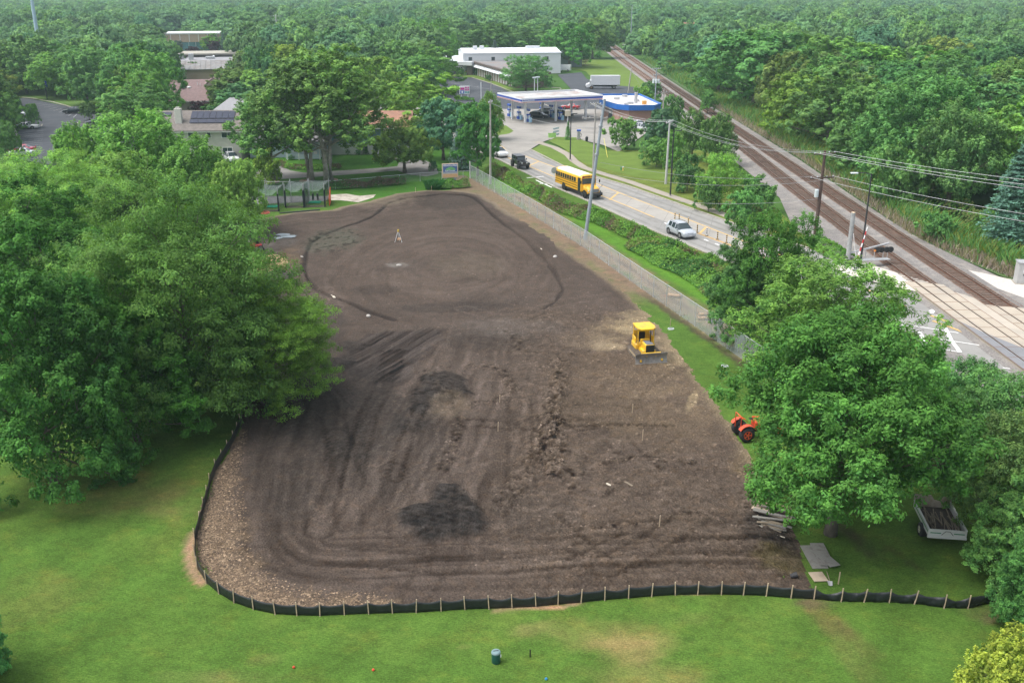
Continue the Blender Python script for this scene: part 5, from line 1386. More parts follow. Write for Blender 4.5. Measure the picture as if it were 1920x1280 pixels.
# -- blue house
t = thing("house", "blue sided house with a rust coloured roof behind the silver maples", "house", (-25.6, 180.8), R(3))
box_walls(t, 14, 8, 2.0, S_WHITE); box_walls(t, 14.1, 8.3, 3.0, S_BLUE, 2.0, name='upper_storey'); gable(t, 14.1, 8.3, 5.0, 2.1, SHG_R, .55, wm=S_BLUE); eaves(t, 14.1, 8.3, 4.8)
for x, w in ((3.0, 1.0), (-2.2, 1.0), (-5.2, 1.6)): window(t, x, -4.15, 3.75, w, 1.15, -PI / 2, mull=1)
for x, w in ((2.9, 1.3), (-1.2, 1.3)): window(t, x, -4.0, 1.1, w, .9, -PI / 2, mull=2)
mb = MB(); mb.box((6.4, -4.17, 3.5), (1.3, .05, 2.9)); mb.build('panel', WFRAME, t)
# -- grey roofed house
t = thing("house", "pale house with a grey roof and a porch behind the leaning maple", "house", (-40.0, 177.5), R(4))
box_walls(t, 13, 8, 3.0, S_PALE); gable(t, 13, 8, 3.0, 2.6, SHG_G, .5, wm=S_WHITE); eaves(t, 13, 8, 2.9)
mb = MB(); mb.box((3.2, -5.3, 3.1), (6.0, 3.4, .18)); mb.build('porch_roof', SHG_G, t)
for x in (.4, 2.4, 4.2, 6.0):
    mb = MB(); mb.box((x, -6.8, 1.5), (.14, .14, 3.0)); mb.build('porch_post', WFRAME, t)
mb = MB(); mb.box((3.2, -6.8, .55), (6, .08, .8)); mb.build('porch_rail', S_PALE, t)
window(t, -3.5, -4, 1.7, 1.6, 1.2, -PI / 2, mull=2); window(t, 2, -4, 1.7, 1.6, 1.4, -PI / 2, mull=2)
t = thing("house", "white house side with small windows between the silver maples and the brown roof", "house", (-54.5, 206), R(-12))
box_walls(t, 7, 14, 5.2, S_WHITE); gable(t, 7, 14, 5.2, 1.6, mat("light_grey_roof", (.24, .24, .25), .8, var=.15), .4, wm=S_WHITE)
for y in (-5, -3, -1, 1): window(t, 3.5, y, 3.9, .8, 1.1, 0)
for (nm, x, y, rz, w, d, h, rise, wm, rm, lb) in [("house", 93, 222, 15, 14, 10, 4.5, 2.6, S_WHITE, SHG_G, "house with a grey roof half hidden in the wood at the right"), ("house", 114, 222, -10, 12, 9, 3.6, 2.2, S_WHITE, mat("light_grey_roof", (.3, .3, .3)), "white house glimpsed between the trees right of the grey roofed one"),
                                            ("house", 92, 330, 10, 12, 9, 6.4, 2.6, S_WHITE, mat("slate_blue_roof", (.2, .24, .3), .8), "tiny blue grey roof among the treetops right of centre"), ("house", 94, 520, 5, 18, 10, 9, 3.0, S_WHITE, SHG_R, "orange roof among the distant treetops"),
                                            ("house", 81, 152, 20, 11, 8, 3.0, 2.0, S_WHITE, SHG_R, "low house with a rusty roof behind the large blue spruce"), ("house", 40, 1100, 0, 40, 20, 11, 4, S_WHITE, SHG_G, "grey roof just below the horizon right of the middle")]:
    t = thing(nm, lb, "house", (x, y), R(rz)); box_walls(t, w, d, h, wm); gable(t, w, d, h, rise, rm, .5, wm=wm); eaves(t, w, d, h - .1); window(t, -w * .22, -d / 2, h - 1.3, 1.4, 1.2, -PI / 2, mull=2); window(t, w * .22, -d / 2, h - 1.3, 1.4, 1.2, -PI / 2, mull=2)

# -- white warehouse with its wings
t = thing("warehouse", "long white warehouse with a brick office wing and white awnings", "warehouse", (-1.2, 364), R(9))
Lw = 34.0
box_walls(t, Lw, 20, 7.0, WHITEB); gable(t, Lw, 20, 7.0, 1.2, mat("white_metal_roof", (.68, .70, .74), .45, var=.04, scale=.5), .25, wm=WHITEB)
for x, z in ((-15, 5.2), (-7, 5.2), (12, 5.2), (12, 2.0), (6, 5.2)): window(t, x, -10, z, 1.1, 1.1, -PI / 2, frame=mat("grey_frame", (.25, .25, .26)))
for x, y in ((-12.5, -3), (-10, -2), (8.5, -1)):
    mb = MB(); mb.bbox((x, y, 8.6 if x < 0 else 8.5), (1.4 if x < 0 else 5, 1.2, 1.2 if x < 0 else .9), .08); mb.build('roof_unit', WHITEB, t)
mb = MB(); mb.box((-17.3, -10.4, 3.6), (.5, .5, 7.2)); mb.build('downpipe_chase', WHITEB, t)
GREYM = mat("grey_cladding", (.13, .135, .15), .6, var=.08, scale=1)
mb = MB(); mb.box((-24, 1.5, 1.9), (14, 19, 3.8)); mb.build('grey_wing', GREYM, t)
mb = MB(); mb.add([(-31.3, -8.4, 3.8), (-17, -8.4, 3.8), (-17, 1.5, 5.4), (-31.3, 1.5, 5.4), (-17, 11.4, 3.8), (-31.3, 11.4, 3.8), (-31.3, -8.4, 4.1), (-17, -8.4, 4.1), (-17, 1.5, 5.7), (-31.3, 1.5, 5.7), (-17, 11.4, 4.1), (-31.3, 11.4, 4.1)],
                  [(6, 7, 8, 9), (9, 8, 10, 11), (0, 1, 7, 6), (5, 11, 10, 4), (0, 6, 9, 3), (3, 9, 11, 5), (1, 2, 8, 7), (2, 4, 10, 8)]); mb.build('wing_roof', MATS["white_metal_roof"], t)
for x in (-26.2, -22.6, -18.6): window(t, x, -8.0, 1.7, 1.9, 1.5, -PI / 2, mull=3, fw=.16)
mb = MB(); mb.add([(-31.5, -11, 2.6), (-27.8, -11, 2.6), (-27.8, -8.1, 3.6), (-31.5, -8.1, 3.6), (-31.5, -11, 2.4), (-27.8, -11, 2.4)], [(0, 1, 2, 3), (4, 5, 1, 0), (0, 3, 4), (1, 5, 2), (4, 3, 2, 5)]); mb.build('entrance_awning', WHITEB, t)
for x in (-31.3, -28.0):
    mb = MB(); mb.box((x, -10.8, 1.2), (.12, .12, 2.4)); mb.build('awning_post', WHITEB, t)
mb = MB(); mb.box((-29.7, -8.03, 1.2), (1.5, .06, 2.3)); mb.build('entrance_door', mat("dark_door", (.02, .02, .025), .4), t)
w2 = thing("office_wing", "brown brick office wing with white awnings running from the warehouse towards the fuel canopy", "building", (0, 0))
Pw = [(-13.5, 352.5), (1.0, 302.5), (11, 305), (-2.5, 352)]
mb = MB(); mb.prism(Pw, 0, 3.9); mb.build('wall', BRK_B, w2)
mb = MB(); mb.prism([(-14.2, 353), (.7, 301.6), (11.8, 304.4), (-2, 353)], 3.9, 4.5); mb.build('roof', mat("brown_fascia", (.13, .10, .09), .7), w2)
mb = MB(); mb.prism([(-13.4, 352), (1.2, 302.6), (10.8, 305), (-2.7, 352)], 4.5, 4.56); mb.build('flat_roof', mat("grey_felt", (.2, .2, .2), .9, var=.2, dirt=(.28, .18, .14), dscale=.2), w2)
A = Vector((-13.5, 352.5)); B = Vector((1.0, 302.5)); dd_ = (B - A).normalized(); ang = math.atan2(-dd_.x, dd_.y) + PI; nrm = Vector((dd_.y, -dd_.x)); 
if nrm.x > 0: nrm = -nrm
an = math.atan2(nrm.y, nrm.x)
for i in range(16):
    p = A + dd_ * (3.2 + i * 3.0)
    M = Matrix.Translation((p.x, p.y, 0)) @ rotz(an + PI / 2)
    mb = MB(); mb.add([(-1.2, 0, 3.75), (1.2, 0, 3.75), (1.2, -1.3, 2.9), (-1.2, -1.3, 2.9), (1.2, 0, 2.9), (-1.2, 0, 2.9)], [(0, 3, 2, 1), (0, 5, 3), (1, 2, 4), (5, 4, 2, 3)], M); mb.build('awning', WHITEB, w2)
    window(w2, p.x, p.y, 1.6, .9, 2.5, an, fw=.22, mull=2, dark=mat("pale_blind", (.42, .45, .48), .5))
mb = MB(); mb.prism([(-18.5, 349.5), (-13.8, 347), (-12.6, 351), (-17, 353.4)], 3.3, 4.5); mb.build('porch_canopy', WHITEB, w2)
mb = MB(); mb.box((-14.6, 349.4, 1.6), (2.0, .6, 3.3)); mb.build('porch_wall', BRK_B, w2)
t = thing("shed", "grey gabled shed at the right end of the white warehouse", "shed", (20.5, 392), R(20)); box_walls(t, 9, 12, 5.0, mat("pale_grey_cladding", (.24, .28, .29), .6, var=.06)); gable(t, 9, 12, 5.0, 1.8, mat("pale_metal_roof", (.30, .33, .34), .5, var=.05), .2, wm=MATS["pale_grey_cladding"])

# -- fuel station canopy
cn = [(2.3, 216.7), (-2.8, 229.3), (15.7, 238.1), (20.2, 224.5)]
cn = [(2.1, 217.0), (-3.3, 229.6), (14.9, 237.4), (20.3, 224.8)]
t = thing("fuel_canopy", "flat fuel station canopy with a blue band", "canopy", (0, 0))
mb = MB(); mb.prism(cn, 4.75, 4.85); mb.build('soffit', mat("soffit_white", (.5, .5, .5), .6), t)
def off_poly(P_, o):
    c = Vector((sum(p[0] for p in P_) / len(P_), sum(p[1] for p in P_) / len(P_))); return [tuple(c + (Vector(p) - c) * (1 - o / (Vector(p) - c).length)) for p in P_]
CWHITE = mat("canopy_white", (.70, .71, .73), .45, var=.04); CBLUE = mat("canopy_blue", (.02, .055, .36), .4, var=.05); CRED = mat("canopy_red", (.55, .06, .05), .4)
mb = MB(); mb.wall(cn + [cn[0], cn[1]], .12, 4.7, 5.75); mb.build('fascia', CWHITE, t)
o1 = off_poly(cn, -.10); o2 = off_poly(cn, -.11)
mb = MB(); mb.wall(o1 + [o1[0], o1[1]], .05, 5.05, 5.42); mb.build('blue_band', CBLUE, t)
mb = MB(); mb.wall(o2 + [o2[0], o2[1]], .05, 4.80, 4.89); mb.build('red_line', CRED, t)
mb = MB(); mb.prism(off_poly(cn, .3), 4.86, 5.35); mb.build('roof_deck', mat("canopy_deck", (.42, .42, .41), .9, var=.3, scale=.5, detail=9, dirt=(.26, .14, .10), dscale=.16), t)
def in_c(a, b):
    p = Vector(cn[0]).lerp(Vector(cn[3]), a); q = Vector(cn[1]).lerp(Vector(cn[2]), a); return p.lerp(q, b)
for a in (.12, .5, .88):
    for b in (.25, .78):
        p = in_c(a, b); mb = MB(); mb.box((p.x, p.y, 2.4), (.42, .42, 4.75), R(23)); mb.build('column', CWHITE, t)
def text_mesh(name, s, size, m, par, M, ext=.01, font=None, align='CENTER', sx=1.0):
    cu = bpy.data.curves.new(name, 'FONT'); cu.body = s; cu.size = size; cu.extrude = ext; cu.align_x = align; cu.align_y = 'CENTER'; cu.offset = size * .02
    tmp = bpy.data.objects.new("tmp", cu); COL.objects.link(tmp)
    dg = bpy.context.evaluated_depsgraph_get(); me = bpy.data.meshes.new_from_object(tmp.evaluated_get(dg)); me.name = name
    bpy.data.objects.remove(tmp); me.materials.clear(); me.materials.append(m)
    me.transform(M @ Matrix.Diagonal((sx, 1, 1, 1)))
    return obj(name, me, par)
def face_M(p, q, t_, z, off=.14):
    """text plane on the vertical face p->q (outward to the right of p->q), at fraction t_"""
    p, q = Vector(p), Vector(q); d = (q - p).normalized(); n = Vector((d.y, -d.x)); c = p.lerp(q, t_) + n * off
    return Matrix(((d.x, 0, n.x, c.x), (d.y, 0, n.y, c.y), (0, 1, 0, z), (0, 0, 0, 1)))
mb = MB(); a_ = Vector(cn[0]); b_ = Vector(cn[3]); d_ = (b_ - a_).normalized(); n_ = Vector((d_.y, -d_.x))
c_ = a_ + d_ * 1.55 + n_ * .13
mb.box((c_.x, c_.y, 5.24), (2.9, .08, .62), math.atan2(d_.y, d_.x)); mb.build('name_panel', CWHITE, t)
text_mesh('lettering', "MARATHON", .50, CBLUE, t, face_M(cn[0], cn[3], 1.55 / (b_ - a_).length, 5.24, .18))
# -- shop
t = thing("shop_building", "low brick shop with a blue fascia and white roof beside the fuel canopy", "shop", (0, 0))
sp_ = [(20.3, 230.5), (23.2, 220.4), (25.6, 218.3), (31.2, 218.6), (33.2, 222), (31, 243.5), (21.5, 243)]
sw = off_poly(sp_, .9)
mb = MB(); mb.prism(sw, 0, 3.3); mb.build('wall', BRK_R, t)
mb = MB(); mb.wall(sp_ + [sp_[0], sp_[1]], .25, 3.0, 4.15); mb.build('blue_fascia', mat("shop_blue", (.015, .12, .42), .4, var=.08), t)
mb = MB(); mb.prism(off_poly(sp_, .12), 3.3, 3.75); mb.build('roof', mat("white_membrane", (.62, .60, .59), .8, var=.15, scale=.6, detail=9, dirt=(.42, .36, .33), dscale=.3), t)
for x, y, r_, h in ((28.0, 226, .35, 2.2), (27, 240, .6, .3)):
    mb = MB(); mb.lathe([(r_, 0), (r_, h), (r_ * 1.15, h), (r_ * 1.15, h + .15)], 12, (x, y, 3.75)); mb.build('flue', mat("galvanised", (.4, .4, .4)), t)
mb = MB(); mb.bbox((29.6, 223.6, 4.15), (1.0, .8, .8), .06); mb.build('orange_roof_unit', mat("orange_unit", (.6, .3, .08), .6), t)
for x, y, w in ((26.6, 224.6, 1.4), (25.4, 222.3, .9), (28.6, 229.5, 1.2), (24.5, 234, 1.3)):
    mb = MB(); mb.bbox((x, y, 4.0), (w, .9, .5), .05); mb.build('roof_unit', MATS["galvanised"], t)
for k in range(4):
    p = Vector(sw[0]).lerp(Vector(sw[-1]), .1 + k * .2); window(t, p.x - .0, p.y, 1.5, 1.7, 2.2, PI, frame=mat("grey_frame", (.2, .2, .2)))
p = Vector(sw[0]).lerp(Vector(sw[1]), .5); window(t, p.x, p.y, 1.5, 2.4, 2.2, math.atan2(-(sw[1][0] - sw[0][0]), (sw[1][1] - sw[0][1])) + PI, frame=MATS["grey_frame"])
mb = MB(); mb.box((31.0, 220.3, 1.6), (.4, .4, 3.2)); mb.build('corner_post', CWHITE, t)
# -- pumps
pumps = [(3.6, 221.7), (1.6, 226.6), (-.6, 231.6), (10.9, 225.5), (9.0, 230.0), (7.0, 235.2)]
PB = mat("pump_blue", (.02, .08, .40), .4); PW = mat("pump_white", (.62, .64, .66), .4)
def pump(lb, x, y):
    t = thing("fuel_pump", lb, "fuel pump", (x, y), R(23), "fuel pumps under the canopy")
    mb = MB(); mb.bbox((0, 0, .09), (1.3, 3.2, .16), .05); mb.build('plinth', KERB, t)
    mb = MB(); mb.bbox((0, 0, 1.0), (.7, 1.1, 1.7), .05); mb.build('body', PB, t)
    mb = MB(); mb.box((-.36, 0, 1.2), (.03, .8, .7)); mb.box((.36, 0, 1.2), (.03, .8, .7)); mb.box((0, -.56, 1.2), (.5, .03, .8)); mb.build('front_panel', PW, t)
    mb = MB(); mb.box((0, .4, 2.2), (.1, .1, .9)); mb.box((0, -.4, 2.2), (.1, .1, .9)); mb.build('post', PW, t)
    mb = MB(); mb.bbox((0, 0, 2.75), (.5, 1.5, .42), .04); mb.build('topper', PB, t)
    mb = MB(); mb.tube([(.4, .3, 1.6), (.62, .45, 1.1), (.5, .5, .5), (.4, .35, 1.0)], .03, 5); mb.build('hose', mat("black_rubber", (.02, .02, .02), .8), t)
    mb = MB(); mb.bbox((0, -1.25, .65), (.6, .5, 1.1), .05); mb.build('bin', PW if 0 else mat("pump_bin", (.3, .5, .65), .5), t)
for (x, y), lb in zip(pumps, ("fuel pump nearest the road at the left corner of the canopy", "middle fuel pump of the left row under the canopy", "farthest fuel pump of the left row under the canopy", "fuel pump nearest the road in the right row", "middle fuel pump of the right row, beside the dark pickup", "farthest fuel pump of the right row under the canopy")): pump(lb, x, y)
# -- price sign
t = thing("price_sign", "blue and magenta fuel price sign on two posts above a hedge", "sign", (-12.7, 268.5), R(4))
for s in (-.9, .9):
    mb = MB(); mb.box((s, .1, .9), (.18, .18, 1.8)); mb.build('post', PW, t)
mb = MB(); mb.bbox((0, 0, 2.6), (2.7, .3, 2.1), .05); mb.build('cabinet', PW, t)
mb = MB(); mb.box((-.62, -.17, 2.1), (1.1, .04, .8)); mb.build('blue_panel', PB, t)
mb = MB(); mb.box((.66, -.17, 3.25), (1.1, .04, .42)); mb.box((.66, -.17, 2.68), (1.1, .04, .42)); mb.box((-.62, -.17, 2.95), (1.1, .04, .62)); mb.build('magenta_panel', mat("sign_magenta", (.5, .03, .25), .5), t)
mb = MB(); mb.box((.66, -.17, 2.05), (1.1, .04, .4)); mb.build('teal_panel', mat("sign_teal", (.0, .3, .28), .5), t)
mb = MB(); mb.lathe([(.28, 0), (.28, .03)], 16, (-.62, 2.1, -.0), M=Matrix(((1, 0, 0, 0), (0, 0, -1, -.2), (0, 1, 0, 0), (0, 0, 0, 1)))); mb.build('round_emblem', PW, t)
for s_, z in (("3 99", 3.25), ("4 79", 2.68), ("3 89", 2.05)): text_mesh('digits', s_, .36, PW, t, Matrix(((1, 0, 0, .66), (0, 0, -1, -.20), (0, 1, 0, z), (0, 0, 0, 1))))
bush = brush("sign_hedge", [(-15, 267.2), (-10.2, 267.6)], 1.3, .9, 1800, .3, [DG, G_], 90, "low dark hedge under the fuel price sign", "hedge")

# ================================================================== VEHICLES
TYRE = mat("tyre_rubber", (.022, .022, .023), .85, var=.2); RIM = mat("alloy", (.42, .43, .44), .35, metal=.7, var=.1); DARKP = mat("black_plastic", (.025, .025, .027), .6)
CARGL = mat("car_glass", (.03, .045, .05), .08, spec=.8, var=.1); HEADL = mat("headlamp", (.65, .68, .7), .15, spec=.8); TAILL = mat("tail_lamp", (.4, .02, .02), .25); CHR = mat("chrome", (.5, .5, .5), .2, metal=.9)
PLATE = mat("number_plate", (.6, .6, .58), .5)
def paint(n, c, r=.28): return mat("paint_" + n, c, r, var=.03, coat=.5, spec=.5)
def wheel(par, x, y, r, w, rimr=.62, rim=None, n=20):
    s = 1 if y > 0 else -1
    M = Matrix.Translation((x, y, r)) @ Matrix.Rotation(-s * PI / 2, 4, 'X')
    mb = MB(); mb.lathe([(r * .6, -w / 2), (r * .93, -w / 2), (r, -w * .32), (r, w * .32), (r * .93, w / 2), (r * rimr, w / 2)], n, M=M); t = mb.build('wheel', TYRE, par, True)
    mb = MB(); mb.lathe([(r * rimr, w / 2 - .03), (r * rimr, w / 2 + .01), (r * rimr * .9, w / 2 + .012), (r * rimr * .86, w / 2 - .03), (r * .12, w / 2 - .02), (r * .12, w / 2 + .02)], n, M=M)
    for k in range(5):
        a = k * 2 * PI / 5; mb.box((math.cos(a) * r * rimr * .5, math.sin(a) * r * rimr * .5, w / 2), (r * rimr * .85, r * .14, .03), a, M=M)
    mb.build('rim', rim or RIM, t); return t
PROF = dict(
 suv=[(-.5, .42, .80, .84, .86, .80), (-.49, .30, .92, 1.00, .96, .84), (-.465, .26, 1.04, 1.24, 1, .82), (-.425, .26, 1.08, 1.52, 1, .75), (-.35, .26, 1.06, 1.62, 1, .74), (-.20, .26, 1.05, 1.65, 1, .74), (-.18, .26, 1.04, 1.65, 1, .74), (-.02, .26, .98, 1.65, 1, .74), (.0, .26, .98, 1.645, 1, .74), (.06, .26, .97, 1.60, 1, .73), (.24, .26, .96, 1.04, 1, .86), (.40, .26, .92, .97, .98, .84), (.47, .28, .80, .86, .92, .80), (.50, .36, .62, .66, .80, .72)],
 sedan=[(-.5, .40, .74, .78, .84, .78), (-.48, .28, .86, .92, .95, .84), (-.38, .24, .88, .96, 1, .82), (-.34, .24, .90, 1.00, 1, .82), (-.22, .24, .92, 1.34, 1, .70), (-.13, .24, .92, 1.41, 1, .69), (-.11, .24, .91, 1.42, 1, .69), (-.02, .24, .90, 1.42, 1, .69), (.0, .24, .90, 1.41, 1, .69), (.05, .24, .90, 1.36, 1, .69), (.20, .24, .88, .94, 1, .84), (.40, .24, .80, .86, .98, .84), (.475, .26, .68, .74, .92, .8), (.50, .34, .56, .60, .80, .72)])
def car(lb, px, px2, colr, style='suv', L=4.5, Wd=1.86, wb=2.67, r=.34, zs=1.0, side=-1, group=None, cat='car', name='parked_car', world=None, extras=True):
    if world: cx, cy, hd = world
    else:
        a = Vector(g(*px)); b = Vector(g(*px2)); d = (b - a).normalized(); hd = math.atan2(d.y, d.x)
        n = Vector((d.y, -d.x)) * (-side)  # towards the hidden side
        m = (a + b) / 2 + Vector((-d.y, d.x)) * (-side) * (Wd / 2 - .1); cx, cy = m.x, m.y
    t = thing(name, lb, cat, (cx, cy, .03), hd, group)
    P_ = PROF[style]; rings = []
    hw = Wd / 2
    for (fx, zb, zl, zt, w, wt) in P_:
        x = fx * L + (.02 * L); zb, zl, zt = zb * zs, zl * zs, zt * zs; w *= hw; wt *= hw
        half = [(0, zb), (w * .86, zb), (w, zb + .14), (w * 1.0, zl - .14), (w * .975, zl), (wt, zt - .05), (wt * .8, zt), (0, zt + .015)]
        ring = [(x, -p[0], p[1]) for p in half] + [(x, p[0], p[1]) for p in half[-2:0:-1]]
        rings.append(ring)
    n = len(rings[0]); body = MB(); gls = MB()
    cab0 = 3 if style == 'suv' else 4
    vs_ = sum(rings, [])
    fb, fg = [], []
    for i in range(len(rings) - 1):
        for k in range(n):
            j = (k + 1) % n; f = (i * n + k, (i + 1) * n + k, (i + 1) * n + j, i * n + j)
            sidew = k in (4, n - 5)
            top = k in (5, 6, 7, 8)
            pillar = (i in (5, 7)) if style == 'suv' else (i in (5, 7))
            isg = (sidew and cab0 <= i <= 9 and not pillar and i not in ((3,) if style == 'suv' else ())) or (top and (i == 9 or i == cab0 - 1) and k in (5, 6, 7, 8))
            if style == 'suv' and i == 2 and sidew: isg = False
            (fg if isg else fb).append(f)
    fb.append(tuple(range(n))); fb.append(tuple((len(rings) - 1) * n + k for k in range(n - 1, -1, -1)))
    body.add(vs_, fb); gls.add(vs_, fg)
    bd = body.build('body', paint(colr[0], colr[1]), t, True); gls.build('windows', CARGL, t)
    for x in (-wb / 2, wb / 2):
        for s in (-1, 1): wheel(t, x, s * (hw - .11), r, .23)
    for s in (-1, 1):
        for x in (-wb / 2, wb / 2):
            mb = MB(); mb.lathe([(r + .07, 0), (r + .07, .012)], 18, M=Matrix.Translation((x, s * hw - .006, r + .02)) @ Matrix.Rotation(-PI / 2, 4, 'X')); mb.build('wheel_arch', DARKP, t)
        mb = MB(); mb.box((0, s * (hw - .03), .30), (wb - 2 * r - .1, .08, .12)); mb.build('sill', DARKP, t)
    mb = MB(); mb.box((L * .5 + .02 * L - .06, 0, .42), (.1, Wd * .62, .16)); mb.build('front_bumper', DARKP, t)
    mb = MB(); mb.box((-L * .49 + .02 * L + .02, 0, .42), (.1, Wd * .7, .16)); mb.build('rear_bumper', DARKP, t)
    mb = MB(); mb.box((L * .5 + .015, 0, .66 * zs), (.10, Wd * .42, .18)); mb.build('grille', DARKP, t)
    for s in (-1, 1):
        mb = MB(); mb.bbox((L * .478, s * hw * .72, .76 * zs), (.30, .34, .13), .03); mb.build('headlight', HEADL, t)
        mb = MB(); mb.bbox((-L * .465, s * hw * .78, .92 * zs), (.12, .30, .2), .03); mb.build('tail_light', TAILL, t)
        mb = MB(); mb.bbox((L * .17, s * (hw + .1), 1.02 * zs), (.16, .22, .15), .03); mb.build('mirror', MATS["paint_" + colr[0]], t)
    mb = MB(); mb.box((L * .52 + .02, 0, .48), (.02, .35, .12)); mb.build('number_plate', PLATE, t)
    if style == 'suv' and extras:
        mb = MB()
        for s in (-1, 1): mb.tube([(-.33 * L, s * hw * .66, 1.68 * zs), (.06 * L, s * hw * .66, 1.67 * zs)], .02, 5)
        mb.build('roof_rails', DARKP, t)
    return t
SIL = ("silver", (.42, .45, .49)); WH = ("white", (.66, .67, .68)); BK = ("black", (.015, .016, .018)); RD_ = ("red", (.36, .015, .02)); DK = ("dark_grey", (.03, .035, .04)); MAR = ("maroon", (.30, .012, .04))
car("silver car driving on the road near the striped lane posts", (1254.2, 438.3), (1275, 447.5), SIL, 'suv', 4.48, 1.85, 2.67, .36, name='moving_car')
car("white car on the road partly behind the dark tree, farthest of the traffic", (918, 291), (933, 296), WH, 'suv', 5.0, 1.95, 3.0, .38, name='moving_car')
RH = R(-69.5)
car("dark saloon parked at the pumps, nearest the road", 0, 0, BK, 'suv', 4.7, 1.9, 2.8, .36, world=(6.2, 229.2, R(-20)), group="cars at the fuel pumps", zs=.93)
car("black pickup sized car parked behind the dark saloon at the pumps", 0, 0, DK, 'suv', 5.4, 2.0, 3.2, .4, world=(7.5, 234.5, R(160)), group="cars at the fuel pumps", zs=1.08)
car("large dark car under the middle of the canopy", 0, 0, ("grey", (.05, .055, .06)), 'suv', 5.2, 2.0, 3.0, .4, world=(11.6, 231.3, R(-22)), group="cars at the fuel pumps", zs=1.08)
car("red car behind the fuel canopy", 0, 0, RD_, 'sedan', 4.6, 1.8, 2.7, .33, world=(14.6, 247, R(160)))
car("white saloon parked behind the little island tree in the far left parking lot", 0, 0, WH, 'sedan', 4.7, 1.82, 2.75, .33, world=(g(48, 243)[0], g(48, 243)[1] + .8, R(6)))
car("white car half hidden by the tree at the top left of the parking lot", 0, 0, WH, 'suv', 4.6, 1.85, 2.7, .35, world=(*g(32, 219), R(8)))
car("dark car parked alone at the right edge of the parking lot", 0, 0, ("teal_black", (.02, .03, .04)), 'suv', 4.7, 1.9, 2.75, .36, world=(*g(139, 213), R(187)))
car("dark car whose tail shows from under the big tree beside the parking lot", 0, 0, ("blue_black", (.03, .04, .06)), 'suv', 4.6, 1.85, 2.7, .35, world=(*g(184, 235), R(187)))
car("deep red saloon parked at the near end of the parking lot", 0, 0, MAR, 'sedan', 4.8, 1.85, 2.8, .34, world=(*g(42, 286), R(188)))
car("silver car parked on the near side of the deep red saloon", 0, 0, SIL, 'sedan', 4.7, 1.82, 2.75, .34, world=(*g(42, 293), R(188)))
car("white car parked beside the house driveway, under the yellowish maple", 0, 0, WH, 'suv', 4.6, 1.85, 2.7, .35, world=(*g(434, 303), R(-60)))
car("white car by the right corner of the shop", 0, 0, WH, 'sedan', 4.6, 1.82, 2.7, .34, world=(*g(1197, 238), R(-55)), group="white cars beside the shop")
car("silver white car nearer the road than its neighbour beside the shop", 0, 0, ("silver_white", (.55, .57, .6)), 'suv', 4.6, 1.85, 2.7, .35, world=(*g(1206, 246), R(-55)), group="white cars beside the shop")
car("white car between the van and the wide tree beside the warehouse", 0, 0, WH, 'sedan', 4.6, 1.82, 2.7, .34, world=(*g(1046, 134), R(-80)))

# ---- black off-road car
a = Vector(g(960.6, 312.5)); b = Vector(g(972.6, 318.2)); d = Vector((math.cos(RH), math.sin(RH))); m = (a + b) / 2 + Vector((-d.y, d.x)) * .8
t = thing("offroad_car", "black boxy open wheeled car on the road behind the school bus", "car", (m.x, m.y, .03), RH)
PBK = paint("black", (.015, .016, .018))
mb = MB(); mb.bbox((-.55, 0, 1.0), (2.9, 1.6, .75), .06); mb.bbox((1.35, 0, 1.05), (1.3, 1.25, .55), .08); mb.build('body', PBK, t)
mb = MB(); mb.bbox((-.75, 0, 1.66), (2.45, 1.5, .62), .06, ); mb.build('hard_top', mat("soft_black", (.012, .012, .013), .7), t)
mb = MB(); mb.bbox((-.72, 0, 2.0), (2.55, 1.5, .1), .03); mb.build('roof', mat("grey_roof", (.10, .105, .115), .5), t)
mb = MB(); mb.box((.52, 0, 1.62), (.06, 1.36, .5), ry=-.25); mb.build('windscreen', CARGL, t)
for s in (-1, 1):
    for x in (-1.0, -.1):
        mb = MB(); mb.box((x - .1, s * .755, 1.66), (.75, .03, .4)); mb.build('side_window', CARGL, t)
    for x in (-1.45, 1.4):
        wheel(t, x, s * .80, .46, .32, .5, DARKP)
        mb = MB(); mb.box((x, s * .80, 1.02), (1.15, .42, .07)); mb.box((x + .55, s * .80, .9), (.07, .42, .3)); mb.build('fender', DARKP, t)
    mb = MB(); mb.lathe([(.13, 0), (.13, .05)], 12, M=Matrix.Translation((1.98, s * .42, 1.08)) @ Matrix.Rotation(PI / 2, 4, 'Y')); mb.build('headlight', HEADL, t)
    mb = MB(); mb.bbox((.45, s * .95, 1.45), (.12, .2, .2), .02); mb.build('mirror', DARKP, t)
mb = MB(); mb.bbox((2.15, 0, .72), (.25, 1.7, .22), .04); mb.bbox((-2.15, 0, .72), (.2, 1.7, .2), .04); mb.build('bumper', DARKP, t)
mb = MB(); mb.lathe([(.40, 0), (.40, .22)], 16, M=Matrix.Translation((-2.28, 0, 1.15)) @ Matrix.Rotation(PI / 2, 4, 'Y')); mb.build('spare_wheel', TYRE, t)

